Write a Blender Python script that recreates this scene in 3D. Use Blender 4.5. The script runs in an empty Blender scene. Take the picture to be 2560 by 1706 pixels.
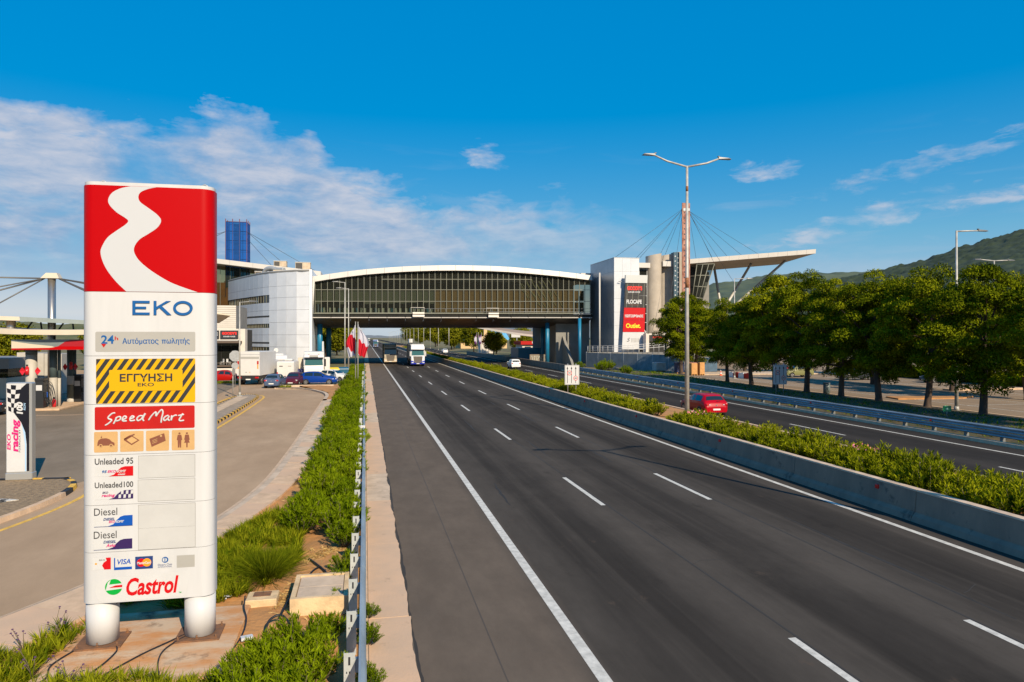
import bpy, math, random
import numpy as np
from mathutils import Vector, Matrix

rad = math.radians
SC = bpy.context.scene
COL = SC.collection

# ------------------------------------------------------------------ camera, sky, sun, exposure
cam_d = bpy.data.cameras.new("camera")
cam = bpy.data.objects.new("camera", cam_d)
COL.objects.link(cam)
cam.location = (0, 0, 5.4)                      # a drone hovering beside the guard rail
cam.rotation_euler = (rad(90), 0, -rad(11.72))
cam_d.sensor_width = 36.0
cam_d.lens = 24.95
cam_d.shift_y = -0.0039
cam_d.clip_start = 0.1
cam_d.clip_end = 20000
SC.camera = cam

SUN_EL, SUN_AZ = 32.0, 161.5                    # behind the camera, a little to its right
w = bpy.data.worlds.new("World")
SC.world = w
w.use_nodes = True
nt = w.node_tree
for n in list(nt.nodes): nt.nodes.remove(n)
N = nt.nodes.new; L = nt.links.new
def wm(op, a, b=None, c=None, clamp=False):
    n = N("ShaderNodeMath"); n.operation = op; n.use_clamp = clamp
    for i, v in enumerate((a, b, c)):
        if v is None: continue
        if isinstance(v, (int, float)): n.inputs[i].default_value = v
        else: L(v, n.inputs[i])
    return n.outputs[0]
out = N("ShaderNodeOutputWorld"); bg = N("ShaderNodeBackground"); sky = N("ShaderNodeTexSky")
sky.sky_type = "NISHITA"; sky.sun_disc = False
sky.sun_elevation = rad(SUN_EL); sky.sun_rotation = rad(SUN_AZ)
sky.altitude = 100; sky.air_density = 1.0; sky.dust_density = 0.35; sky.ozone_density = 4.0
tc = N("ShaderNodeTexCoord"); sep = N("ShaderNodeSeparateXYZ"); L(tc.outputs["Generated"], sep.inputs[0])
az = wm("ARCTAN2", sep.outputs[0], sep.outputs[1])            # 0 along the road, + to the right
el = wm("ARCSINE", sep.outputs[2])
def cloud_noise(sx, sy, ox, detail, rough, dist=0.0):
    cmb = N("ShaderNodeCombineXYZ"); L(wm("MULTIPLY", az, sx), cmb.inputs[0]); L(wm("MULTIPLY", el, sy), cmb.inputs[1]); cmb.inputs[2].default_value = ox
    n = N("ShaderNodeTexNoise"); n.inputs["Scale"].default_value = 1.0; n.inputs["Detail"].default_value = detail
    n.inputs["Roughness"].default_value = rough; n.inputs["Distortion"].default_value = dist
    L(cmb.outputs[0], n.inputs["Vector"]); return n.outputs["Fac"]
# top edge of the cloud bank (elevation, degrees) against azimuth: a bank that climbs to the left of the road
fc = N("ShaderNodeFloatCurve"); cv = fc.mapping.curves[0]
pts = [(0.0, .28), (.30, .40), (.40, .525), (.433, .525), (.448, .53), (.459, .50), (.4635, .55), (.475, .565), (.486, .555), (.4895, .525), (.493, .46), (.503, .425), (.515, .385), (.53, .372), (.545, .365), (.556, .345), (.566, .24), (.60, .22), (.75, .25), (1.0, .30)]
cv.points[0].location = pts[0]; cv.points[-1].location = pts[-1]
for p in pts[1:-1]: cv.points.new(*p)
fc.mapping.update()
L(wm("MULTIPLY_ADD", az, 1 / (2 * math.pi), 0.5), fc.inputs["Value"])
top = wm("MULTIPLY", fc.outputs[0], rad(30))
big = cloud_noise(8, 17, 1.7, 8, .60, .35)
fine = cloud_noise(13, 30, 6.1, 9, .58, .25)
soft = cloud_noise(20, 62, 3.4, 8, .62, .3)
wisp = cloud_noise(5.0, 30, 11.3, 8, .55, .8)
edge = wm("ADD", wm("SUBTRACT", top, el), wm("MULTIPLY", wm("SUBTRACT", fine, .52), .15))
body = wm("MULTIPLY", edge, 30.0, clamp=True)                                        # inside the bank
depth = wm("MULTIPLY_ADD", edge, -5.2, 1.02, clamp=True)                            # dense crest, thinner below
low = wm("MULTIPLY_ADD", el, 13.0, -0.55, clamp=True)                               # fades out towards the horizon
gaps = wm("MULTIPLY_ADD", big, 3.0, -.55, clamp=True)
bank = wm("MULTIPLY", wm("MULTIPLY", body, wm("MAXIMUM", wm("MULTIPLY", gaps, .95), wm("MULTIPLY", depth, wm("MULTIPLY_ADD", big, 2.2, -.2, clamp=True)))), low)
ws = wm("MULTIPLY", wm("MULTIPLY_ADD", wisp, 5.0, -2.75, clamp=True), wm("MULTIPLY", wm("MULTIPLY_ADD", el, -8.0, 2.2, clamp=True), wm("MULTIPLY_ADD", el, 14.0, -.9, clamp=True)))
fade = wm("MULTIPLY_ADD", az, -1.9, 1.08, clamp=True)                                  # the bank thins out to the right of the road
bank = wm("MULTIPLY", bank, wm("MAXIMUM", fade, .35))
def puff(a0, e0, ra, re, tilt=0.0):
    """a separate scrap of cloud round one direction, broken up by noise"""
    da = wm("SUBTRACT", az, a0); de = wm("SUBTRACT", wm("SUBTRACT", el, e0), wm("MULTIPLY", da, tilt))
    q = wm("ADD", wm("POWER", wm("ABSOLUTE", wm("DIVIDE", da, ra)), 2.0), wm("POWER", wm("ABSOLUTE", wm("DIVIDE", de, re)), 2.0))
    return wm("MULTIPLY", wm("ADD", wm("SUBTRACT", .9, q), wm("MULTIPLY", wm("SUBTRACT", soft, .5), 5.0), clamp=True), wm("MULTIPLY_ADD", fine, 5.0, -1.9, clamp=True))
pf = puff(.164, .252, .036, .020, -.25)
for a in ((.708, .203, .12, .018, .20), (.655, .146, .13, .020, .24), (.548, .22, .04, .016, 0.0), (.82, .163, .11, .014, .05)): pf = wm("MAXIMUM", pf, wm("MULTIPLY", puff(*a), .75))
dens = wm("MAXIMUM", wm("MAXIMUM", wm("MULTIPLY", bank, .90), wm("MULTIPLY", ws, .25)), wm("MULTIPLY", pf, .8))
# cloud colour: warm white where the noise thickens, blue-grey in the hollows
cr = N("ShaderNodeValToRGB"); L(wm("ADD", wm("MULTIPLY", soft, .55), wm("ADD", wm("MULTIPLY", big, .30), wm("MULTIPLY", depth, .16))), cr.inputs[0])
cr.color_ramp.elements[0].position = .40; cr.color_ramp.elements[0].color = (3.0, 4.4, 6.6, 1)
cr.color_ramp.elements[1].position = .66; cr.color_ramp.elements[1].color = (6.9, 6.9, 7.6, 1)
# the clear sky: even brightness and fuller colour, as in the photograph
sh = N("ShaderNodeSeparateColor"); sh.mode = "HSV"; L(sky.outputs[0], sh.inputs[0])
ch_ = N("ShaderNodeCombineColor"); ch_.mode = "HSV"
L(wm("SUBTRACT", wm("MAXIMUM", sh.outputs[0], .585), .010), ch_.inputs[0]); L(wm("MULTIPLY", wm("POWER", sh.outputs[1], 1.25), 1.60, clamp=True), ch_.inputs[1]); L(wm("MULTIPLY", wm("POWER", wm("MULTIPLY", sh.outputs[2], .25), .18), 6.65), ch_.inputs[2])
mx = N("ShaderNodeMixRGB"); L(dens, mx.inputs[0]); L(ch_.outputs[0], mx.inputs[1]); L(cr.outputs[0], mx.inputs[2])
L(mx.outputs[0], bg.inputs[0]); bg.inputs[1].default_value = 0.068
L(bg.outputs[0], out.inputs[0])

sun_d = bpy.data.lights.new("sun", "SUN"); sun_d.energy = 4.6; sun_d.angle = rad(0.38); sun_d.color = (1.0, .84, .62)
sun = bpy.data.objects.new("sun", sun_d); COL.objects.link(sun)
sdir = Vector((math.sin(rad(SUN_AZ)) * math.cos(rad(SUN_EL)), math.cos(rad(SUN_AZ)) * math.cos(rad(SUN_EL)), math.sin(rad(SUN_EL))))
sun.rotation_euler = sdir.to_track_quat("Z", "Y").to_euler()
sun.location = (20, -40, 60)

SC.view_settings.view_transform = "Standard"; SC.view_settings.look = "None"
SC.view_settings.exposure = 0.47; SC.view_settings.gamma = 1.0
SC.render.engine = "CYCLES"
SC.cycles.max_bounces = 6; SC.cycles.diffuse_bounces = 2; SC.cycles.transparent_max_bounces = 12
# ------------------------------------------------------------------ helpers
MATS = {}
def M(name, col, rough=.6, metal=0.0, var=0.0, scale=2.0, col2=None, bump=0.0, bscale=None, spec=.5, coat=0.0, stretch=None, attr=False, detail=5, fac=(.35, .65), trans=0.0, emit=0):
    """a procedural material: one colour, or two mixed by noise, with optional fine relief"""
    if name in MATS: return MATS[name]
    m = bpy.data.materials.new(name); m.use_nodes = True
    t = m.node_tree; b = t.nodes["Principled BSDF"]
    b.inputs["Base Color"].default_value = (*col, 1); b.inputs["Roughness"].default_value = rough
    b.inputs["Metallic"].default_value = metal; b.inputs["Specular IOR Level"].default_value = spec
    b.inputs["Coat Weight"].default_value = coat; b.inputs["Coat Roughness"].default_value = .06
    if emit: b.inputs["Emission Color"].default_value = (*col, 1); b.inputs["Emission Strength"].default_value = emit
    vec = None
    if var or col2 or bump:
        g = t.nodes.new("ShaderNodeTexCoord"); vec = g.outputs["Object"]
        if stretch:
            mp = t.nodes.new("ShaderNodeMapping"); mp.inputs["Scale"].default_value = stretch
            t.links.new(vec, mp.inputs[0]); vec = mp.outputs[0]
    if var or col2:
        n = t.nodes.new("ShaderNodeTexNoise"); n.inputs["Scale"].default_value = scale; n.inputs["Detail"].default_value = detail; n.inputs["Roughness"].default_value = .62
        t.links.new(vec, n.inputs["Vector"])
        r = t.nodes.new("ShaderNodeMapRange"); r.inputs[1].default_value, r.inputs[2].default_value = fac
        t.links.new(n.outputs["Fac"], r.inputs[0])
        x = t.nodes.new("ShaderNodeMixRGB"); t.links.new(r.outputs[0], x.inputs[0])
        a = [c * (1 - var) for c in col]; c2 = col2 if col2 else [min(1, c * (1 + var)) for c in col]
        x.inputs[1].default_value = (*a, 1); x.inputs[2].default_value = (*c2, 1)
        t.links.new(x.outputs[0], b.inputs["Base Color"]); last = x
    if attr:                                     # per-leaf variation stored on the mesh
        at = t.nodes.new("ShaderNodeAttribute"); at.attribute_name = "tint"
        x = t.nodes.new("ShaderNodeMixRGB"); t.links.new(at.outputs["Fac"], x.inputs[0])
        x.inputs[1].default_value = (*col, 1); x.inputs[2].default_value = (*(col2 or col), 1)
        oi = t.nodes.new("ShaderNodeObjectInfo"); hv = t.nodes.new("ShaderNodeHueSaturation")     # plants differ from each other
        for sock, lo, hi in (("Value", .72, 1.18), ("Hue", .510, .490)):
            mr = t.nodes.new("ShaderNodeMapRange"); mr.inputs[3].default_value, mr.inputs[4].default_value = lo, hi
            t.links.new(oi.outputs["Random"], mr.inputs[0]); t.links.new(mr.outputs[0], hv.inputs[sock])
        t.links.new(x.outputs[0], hv.inputs["Color"]); x = hv
        t.links.new(x.outputs[0], b.inputs["Base Color"])
        if trans:
            tr = t.nodes.new("ShaderNodeBsdfTranslucent"); t.links.new(x.outputs[0], tr.inputs[0])
            ms = t.nodes.new("ShaderNodeMixShader"); ms.inputs[0].default_value = trans
            t.links.new(b.outputs[0], ms.inputs[1]); t.links.new(tr.outputs[0], ms.inputs[2])
            t.links.new(ms.outputs[0], t.nodes["Material Output"].inputs[0])
    if bump:
        n2 = t.nodes.new("ShaderNodeTexNoise"); n2.inputs["Scale"].default_value = bscale or scale * 8; n2.inputs["Detail"].default_value = 6
        t.links.new(vec, n2.inputs["Vector"])
        bp = t.nodes.new("ShaderNodeBump"); bp.inputs["Strength"].default_value = bump; bp.inputs["Distance"].default_value = .03
        t.links.new(n2.outputs["Fac"], bp.inputs["Height"]); t.links.new(bp.outputs[0], b.inputs["Normal"])
    MATS[name] = m
    return m

def glass(name, tint=(.5, .55, .5), f0=.12):
    """a thin pane: sees through with a tint, mirrors more at grazing angles"""
    if name in MATS: return MATS[name]
    m = bpy.data.materials.new(name); m.use_nodes = True; t = m.node_tree
    t.nodes.remove(t.nodes["Principled BSDF"])
    tr = t.nodes.new("ShaderNodeBsdfTransparent"); tr.inputs[0].default_value = (*tint, 1)
    gl = t.nodes.new("ShaderNodeBsdfGlossy"); gl.inputs["Roughness"].default_value = .03
    lw = t.nodes.new("ShaderNodeLayerWeight"); lw.inputs[0].default_value = f0
    ms = t.nodes.new("ShaderNodeMixShader")
    t.links.new(lw.outputs["Fresnel"], ms.inputs[0]); t.links.new(tr.outputs[0], ms.inputs[1]); t.links.new(gl.outputs[0], ms.inputs[2])
    df = t.nodes.new("ShaderNodeBsdfDiffuse"); df.inputs[0].default_value = (.085, .09, .075, 1); m2 = t.nodes.new("ShaderNodeMixShader"); m2.inputs[0].default_value = .14   # film of dust
    t.links.new(ms.outputs[0], m2.inputs[1]); t.links.new(df.outputs[0], m2.inputs[2])
    t.links.new(m2.outputs[0], t.nodes["Material Output"].inputs[0])
    MATS[name] = m
    return m

WORLD_ROOTS = set()
def put(o, parent=None):
    COL.objects.link(o)
    if parent is not None:
        o.parent = parent
        if parent.name in WORLD_ROOTS: o.location = -Vector(parent.location)
    return o
def tag(o, label, cat, group=None, kind=None):
    o["label"] = label; o["category"] = cat
    if group: o["group"] = group
    if kind: o["kind"] = kind
    return o
def thing(name, label, cat, loc=(0, 0, 0), rz=0.0, group=None, world=False):
    o = bpy.data.objects.new(name, None); o.empty_display_size = .3
    COL.objects.link(o); o.location = loc; o.rotation_euler = (0, 0, rz)
    if world: WORLD_ROOTS.add(o.name)                       # its parts are given in place coordinates
    return tag(o, label, cat, group)
def dup(root, loc, rz=None, label=None, name=None):
    """a copy of a thing with copies of its parts and sub-parts"""
    r = root.copy(); COL.objects.link(r); r.location = loc
    if rz is not None: r.rotation_euler = (r.rotation_euler[0], r.rotation_euler[1], rz)
    if label: r["label"] = label
    for ch in list(root.children):
        c = ch.copy(); COL.objects.link(c); c.parent = r
        for g in ch.children:
            d = g.copy(); COL.objects.link(d); d.parent = c
    return r

class MB:
    """collects faces and turns them into one mesh object"""
    def __init__(s): s.v = []; s.f = []; s.sm = []
    def add(s, vs, fs, smooth=False):
        o = len(s.v); s.v += [tuple(p) for p in vs]
        for f in fs: s.f.append(tuple(i + o for i in f)); s.sm.append(smooth)
        return s
    def box(s, x0, x1, y0, y1, z0, z1):
        return s.add([(x0, y0, z0), (x1, y0, z0), (x1, y1, z0), (x0, y1, z0), (x0, y0, z1), (x1, y0, z1), (x1, y1, z1), (x0, y1, z1)],
                     [(0, 3, 2, 1), (4, 5, 6, 7), (0, 1, 5, 4), (1, 2, 6, 5), (2, 3, 7, 6), (3, 0, 4, 7)])
    def cbox(s, x0, x1, y0, y1, z0, z1, b=.02):
        """box with chamfered edges all round"""
        b = min(b, (x1 - x0) * .45, (y1 - y0) * .45, (z1 - z0) * .45)
        def ring(x0, x1, y0, y1, z, c):
            return [(x0 + c, y0, z), (x1 - c, y0, z), (x1, y0 + c, z), (x1, y1 - c, z), (x1 - c, y1, z), (x0 + c, y1, z), (x0, y1 - c, z), (x0, y0 + c, z)]
        vs = ring(x0 + b, x1 - b, y0 + b, y1 - b, z0, b * .5) + ring(x0, x1, y0, y1, z0 + b, b) + ring(x0, x1, y0, y1, z1 - b, b) + ring(x0 + b, x1 - b, y0 + b, y1 - b, z1, b * .5)
        fs = [tuple(range(7, -1, -1)), tuple(range(24, 32))]
        for k in range(3):
            for i in range(8):
                j = (i + 1) % 8; fs.append((k * 8 + i, k * 8 + j, k * 8 + 8 + j, k * 8 + 8 + i))
        return s.add(vs, fs)
    def obox(s, c, size, rz=0.0, tilt=None):
        hx, hy, hz = size[0] / 2, size[1] / 2, size[2] / 2
        vs = [(x, y, z) for z in (-hz, hz) for x, y in ((-hx, -hy), (hx, -hy), (hx, hy), (-hx, hy))]
        m = Matrix.Rotation(rz, 3, "Z")
        if tilt: m = m @ Matrix.Rotation(tilt[1], 3, tilt[0])
        vs = [tuple(m @ Vector(v) + Vector(c)) for v in vs]
        return s.add(vs, [(0, 3, 2, 1), (4, 5, 6, 7), (0, 1, 5, 4), (1, 2, 6, 5), (2, 3, 7, 6), (3, 0, 4, 7)])
    def prism(s, poly, z0, z1, top=None):
        """vertical prism over an outline (counter-clockwise in plan)"""
        n = len(poly); top = top or poly
        return s.add([(x, y, z0) for x, y in poly] + [(x, y, z1) for x, y in top],
                     [tuple(range(n - 1, -1, -1)), tuple(range(n, 2 * n))] + [(i, (i + 1) % n, n + (i + 1) % n, n + i) for i in range(n)])
    def sheet(s, poly, z): return s.add([(x, y, z) for x, y in poly], [tuple(range(len(poly)))])
    def side(s, poly, y0, y1):
        """outline in x-z, extruded from y0 to y1"""
        n = len(poly)
        return s.add([(x, y0, z) for x, z in poly] + [(x, y1, z) for x, z in poly],
                     [tuple(range(n)), tuple(range(2 * n - 1, n - 1, -1))] + [(i, n + i, n + (i + 1) % n, (i + 1) % n) for i in range(n)])
    def prof(s, poly, x0, x1):
        """outline in y-z, extruded from x0 to x1"""
        n = len(poly)
        return s.add([(x0, y, z) for y, z in poly] + [(x1, y, z) for y, z in poly],
                     [tuple(range(n - 1, -1, -1)), tuple(range(n, 2 * n))] + [(i, (i + 1) % n, n + (i + 1) % n, n + i) for i in range(n)])
    def tube(s, p0, p1, r0, r1=None, n=10, cap=True, smooth=True):
        r1 = r0 if r1 is None else r1
        p0, p1 = Vector(p0), Vector(p1); d = (p1 - p0).normalized()
        a = d.orthogonal().normalized(); b = d.cross(a)
        vs = []
        for p, r in ((p0, r0), (p1, r1)):
            for i in range(n):
                t = 2 * math.pi * i / n; vs.append(p + (a * math.cos(t) + b * math.sin(t)) * r)
        o = len(s.v); s.add(vs, [(i, (i + 1) % n, n + (i + 1) % n, n + i) for i in range(n)], smooth)
        if cap:
            s.f += [tuple(o + i for i in range(n - 1, -1, -1)), tuple(o + n + i for i in range(n))]; s.sm += [False, False]
        return s
    def path(s, pts, r, n=8):
        """one continuous tube along a polyline; r a number or one per point"""
        pts = [Vector(p) for p in pts]; rs = r if isinstance(r, (list, tuple)) else [r] * len(pts)
        vs = []; ref = None
        for i, p in enumerate(pts):
            d = (pts[min(i + 1, len(pts) - 1)] - pts[max(i - 1, 0)]).normalized()
            a = d.orthogonal().normalized() if ref is None else (ref - d * ref.dot(d)).normalized()
            ref = a; b = d.cross(a)
            for j in range(n):
                t = 2 * math.pi * j / n; vs.append(p + (a * math.cos(t) + b * math.sin(t)) * rs[i])
        fs = [(k * n + i, k * n + (i + 1) % n, (k + 1) * n + (i + 1) % n, (k + 1) * n + i) for k in range(len(pts) - 1) for i in range(n)]
        o = len(s.v); s.add(vs, fs, True)
        s.f += [tuple(o + i for i in range(n - 1, -1, -1)), tuple(o + len(vs) - n + i for i in range(n))]; s.sm += [False, False]
        return s
    def disc(s, c, r, axis="Y", n=24, t=.0):
        """thin disc (thickness t) facing along an axis"""
        d = {"X": Vector((1, 0, 0)), "Y": Vector((0, 1, 0)), "Z": Vector((0, 0, 1))}[axis]
        return s.tube(Vector(c) - d * t / 2, Vector(c) + d * t / 2, r, n=n, smooth=False) if t else s.add(
            [Vector(c) + (Vector((math.cos(a), 0, math.sin(a))) if axis == "Y" else Vector((math.cos(a), math.sin(a), 0)) if axis == "Z" else Vector((0, math.cos(a), math.sin(a)))) * r for a in [2 * math.pi * i / n for i in range(n)]], [tuple(range(n))])
    def grid(s, rows, smooth=True, closed=False):
        """surface through equal rows of points"""
        n = len(rows[0]); vs = [p for r_ in rows for p in r_]; m = n if closed else n - 1
        return s.add(vs, [(k * n + i, k * n + (i + 1) % n, (k + 1) * n + (i + 1) % n, (k + 1) * n + i) for k in range(len(rows) - 1) for i in range(m)], smooth)
    def xz(s, poly, y):
        """flat outline in x-z facing the camera side (-y)"""
        return s.add([(x, y, z) for x, z in poly], [tuple(range(len(poly)))])
    def mesh(s, name):
        me = bpy.data.meshes.new(name); me.from_pydata(s.v, [], s.f); me.update()
        me.polygons.foreach_set("use_smooth", s.sm)
        return me
    def build(s, name, mat, parent=None):
        me = s.mesh(name); me.materials.append(mat)
        return put(bpy.data.objects.new(name, me), parent)

def soften(o, w=.05, n=2):
    """rounded edges for sheet-metal bodies"""
    m = o.modifiers.new("edge", "BEVEL"); m.width = w; m.segments = n; m.limit_method = "ANGLE"; m.angle_limit = rad(28); m.harden_normals = False
    o.data.polygons.foreach_set("use_smooth", [True] * len(o.data.polygons))
    return o
def share(src, parent, loc=None, rot=None, name=None):
    """one more piece that shares an existing piece's mesh"""
    o = bpy.data.objects.new(name or src.name.split(".")[0], src.data); COL.objects.link(o); o.parent = parent
    if loc is not None: o.location = loc
    if rot is not None: o.rotation_euler = rot
    return o
def struct(o): o["kind"] = "structure"; return o
def rect(x0, x1, z0, z1): return [(x0, z0), (x1, z0), (x1, z1), (x0, z1)]
def rrect(x0, x1, z0, z1, r, n=4):
    p = []
    for cx, cz, a0 in ((x1 - r, z1 - r, 0), (x0 + r, z1 - r, 90), (x0 + r, z0 + r, 180), (x1 - r, z0 + r, 270)):
        for i in range(n + 1):
            a = rad(a0 + 90 * i / n); p.append((cx + r * math.cos(a), cz + r * math.sin(a)))
    return p
def smooth_line(P, sub=6, closed=False):
    """Catmull-Rom through points"""
    P = [Vector(p) for p in P]; n = len(P); o = []
    for i in range(n if closed else n - 1):
        g = (lambda k: P[k % n]) if closed else (lambda k: P[max(0, min(n - 1, k))])
        a, b, c, d = g(i - 1), g(i), g(i + 1), g(i + 2)
        for j in range(sub):
            t = j / sub
            o.append(.5 * ((2 * b) + (c - a) * t + (2 * a - 5 * b + 4 * c - d) * t * t + (3 * b - a - 3 * c + d) * t ** 3))
    if not closed: o.append(P[-1])
    return [tuple(p) for p in o]

TEXTS = {}
def text_data(s, bold, shear, space):
    """outline of a piece of lettering, scaled to the unit square"""
    k = (s, bold, shear, space)
    if k not in TEXTS:
        c = bpy.data.curves.new("lettering", "FONT"); c.body = s; c.offset = bold; c.shear = shear; c.space_character = space; c.resolution_u = 3
        o = bpy.data.objects.new("lettering", c); COL.objects.link(o)
        me = bpy.data.meshes.new_from_object(o.evaluated_get(bpy.context.evaluated_depsgraph_get()))
        v = np.empty(len(me.vertices) * 3, np.float32); me.vertices.foreach_get("co", v); v = v.reshape(-1, 3)[:, :2]
        v = (v - v.min(0)) / (v.max(0) - v.min(0))
        TEXTS[k] = (v, [tuple(p.vertices) for p in me.polygons])
        bpy.data.objects.remove(o); bpy.data.curves.remove(c); bpy.data.meshes.remove(me)
    return TEXTS[k]
def text(s, x0, x1, z0, z1, y, mat, parent, bold=0.0, shear=0.0, up=False, space=1.0, name="lettering", lean=0.0):
    """lettering fitted into a box of a wall that faces -y; up = reading upwards"""
    v, f = text_data(s, bold, shear, space)
    if up: P = [(x1 - b * (x1 - x0), y, z0 + a * (z1 - z0)) for a, b in v]
    else: P = [(x0 + a * (x1 - x0) + lean * b * (z1 - z0), y, z0 + b * (z1 - z0)) for a, b in v]
    return MB().add(P, f).build(name, mat, parent)
# ------------------------------------------------------------------ ground, roads, paths
def asphalt(name, dark, light, streak, dust=None, dust_x=None, lanes=None, st1=(.75, .022, 1), st2=(2.2, .03, 1)):
    """asphalt: fine grain, patches, and wear drawn out along the lanes (y)"""
    m = bpy.data.materials.new(name); m.use_nodes = True; t = m.node_tree; b = t.nodes["Principled BSDF"]
    b.inputs["Roughness"].default_value = .9; b.inputs["Specular IOR Level"].default_value = .04
    g = t.nodes.new("ShaderNodeTexCoord").outputs["Object"]
    def noise(scale, st, det=5, ro=.6):
        mp = t.nodes.new("ShaderNodeMapping"); mp.inputs["Scale"].default_value = st; t.links.new(g, mp.inputs[0])
        n = t.nodes.new("ShaderNodeTexNoise"); n.inputs["Scale"].default_value = scale; n.inputs["Detail"].default_value = det; n.inputs["Roughness"].default_value = ro
        t.links.new(mp.outputs[0], n.inputs["Vector"]); return n.outputs["Fac"]
    def mixc(f, a, b2):
        x = t.nodes.new("ShaderNodeMixRGB"); t.links.new(f, x.inputs[0])
        for i, c in ((1, a), (2, b2)):
            if isinstance(c, tuple): x.inputs[i].default_value = (*c, 1)
            else: t.links.new(c, x.inputs[i])
        return x.outputs[0]
    def rng(v, a, b2, c=0.0, d=1.0):
        r = t.nodes.new("ShaderNodeMapRange"); r.inputs[1].default_value, r.inputs[2].default_value, r.inputs[3].default_value, r.inputs[4].default_value = a, b2, c, d
        t.links.new(v, r.inputs[0]); return r.outputs[0]
    s1 = rng(noise(1.0, st1, 4, .55), .36, .66)
    c = mixc(s1, dark, light); c = mixc(rng(noise(1.0, st2, 4), .5, .72, 0, .45), c, streak)
    if lanes:                                   # tyre-darkened tracks inside each lane, paler towards the lane lines
        sx = t.nodes.new("ShaderNodeSeparateXYZ"); t.links.new(g, sx.inputs[0])
        ph = t.nodes.new("ShaderNodeMath"); ph.operation = "MULTIPLY_ADD"; t.links.new(sx.outputs[0], ph.inputs[0]); ph.inputs[1].default_value = 2 * math.pi / lanes[1]; ph.inputs[2].default_value = -2 * math.pi * lanes[0] / lanes[1]
        co = t.nodes.new("ShaderNodeMath"); co.operation = "COSINE"; t.links.new(ph.outputs[0], co.inputs[0])
        nz = t.nodes.new("ShaderNodeMath"); nz.operation = "MULTIPLY_ADD"; t.links.new(noise(1.0, (.5, .06, 1), 6, .65), nz.inputs[0]); nz.inputs[1].default_value = 3.4; t.links.new(co.outputs[0], nz.inputs[2])
        c = mixc(rng(nz.outputs[0], 1.3, 3.0, 0, .75), c, streak)
        st = noise(1.0, (.9, .35, 1), 7, .7)
        c = mixc(rng(st, .60, .74, 0, .5), c, tuple(k * .62 for k in dark)); c = mixc(rng(noise(1.0, (1.3, .7, 1), 6, .7), .63, .75, 0, .5), c, (streak[0] * 1.25, streak[1] * 1.0, streak[2] * .85))
    if dust:
        sx = t.nodes.new("ShaderNodeSeparateXYZ"); t.links.new(g, sx.inputs[0])
        ad = t.nodes.new("ShaderNodeMath"); ad.operation = "MULTIPLY_ADD"; t.links.new(noise(1.0, (.4, .05, 1)), ad.inputs[0]); ad.inputs[1].default_value = 1.2; t.links.new(sx.outputs[0], ad.inputs[2])
        c = mixc(rng(ad.outputs[0], dust_x[0] + .6, dust_x[1] + .6, 1, 0), c, dust)
    c = mixc(rng(noise(1.0, (1.1, .45, 1), 9, .72), .38, .62, .22, 0), c, tuple(k * .55 for k in dark)); c = mixc(rng(noise(1.0, (.22, .10, 1), 8, .7), .52, .68, 0, .35), c, streak)
    gr = noise(55.0, (1, 1, 1), 4, .75)
    c = mixc(rng(gr, .55, .9, 0, .35), c, tuple(min(1, k * 1.9) for k in light))
    t.links.new(c, b.inputs["Base Color"])
    bp = t.nodes.new("ShaderNodeBump"); bp.inputs["Strength"].default_value = .35; bp.inputs["Distance"].default_value = .012
    t.links.new(gr, bp.inputs["Height"]); t.links.new(bp.outputs[0], b.inputs["Normal"])
    return m

m_ground = M("dry_ground", (.20, .15, .075), .95, col2=(.10, .11, .035), scale=.05, detail=9, bump=.6, bscale=3)
m_asph = asphalt("motorway_asphalt", (.034, .030, .0265), (.058, .051, .0445), (.094, .082, .070), (.138, .110, .086), (3.2, 3.9), (7.5, 3.74))
m_asph2 = asphalt("motorway_asphalt_far_side", (.025, .0235, .0225), (.039, .036, .034), (.058, .052, .047), lanes=(22.4, 3.45))
m_acc = asphalt("dusty_asphalt", (.37, .258, .165), (.45, .322, .212), (.30, .208, .132), st1=(.16, .10, 1), st2=(.5, .16, 1))
m_fore = asphalt("forecourt_asphalt", (.19, .15, .108), (.27, .215, .158), (.165, .13, .095), st1=(.16, .12, 1), st2=(.4, .2, 1))
m_lot = asphalt("lot_asphalt", (.24, .18, .125), (.32, .245, .175), (.20, .15, .105))
m_white = M("road_paint_white", (.55, .53, .475), .75, var=.2, scale=5, bump=.2, bscale=60)
m_yellow = M("road_paint_yellow", (.68, .40, .06), .7, var=.2, scale=5)
m_conc = M("pale_concrete", (.60, .40, .255), .9, col2=(.52, .365, .245), scale=1.1, bump=.25, bscale=30)
m_conc_grey = M("grey_concrete", (.52, .40, .285), .9, var=.16, scale=1.6, bump=.25, bscale=30)
m_kerb = M("kerb_concrete", (.56, .39, .25), .9, var=.15, scale=2.2, bump=.25, bscale=40)
m_soil = M("reddish_soil", (.50, .235, .075), .95, col2=(.34, .175, .065), scale=1.4, detail=9, bump=.9, bscale=9)
m_soil2 = M("verge_soil", (.115, .075, .04), .95, col2=(.055, .062, .022), scale=.9, detail=8, bump=.9, bscale=6)
m_black = M("black_paint", (.018, .017, .016), .6)
m_joint = M("asphalt_joint", (.030, .027, .024), .9)

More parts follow.
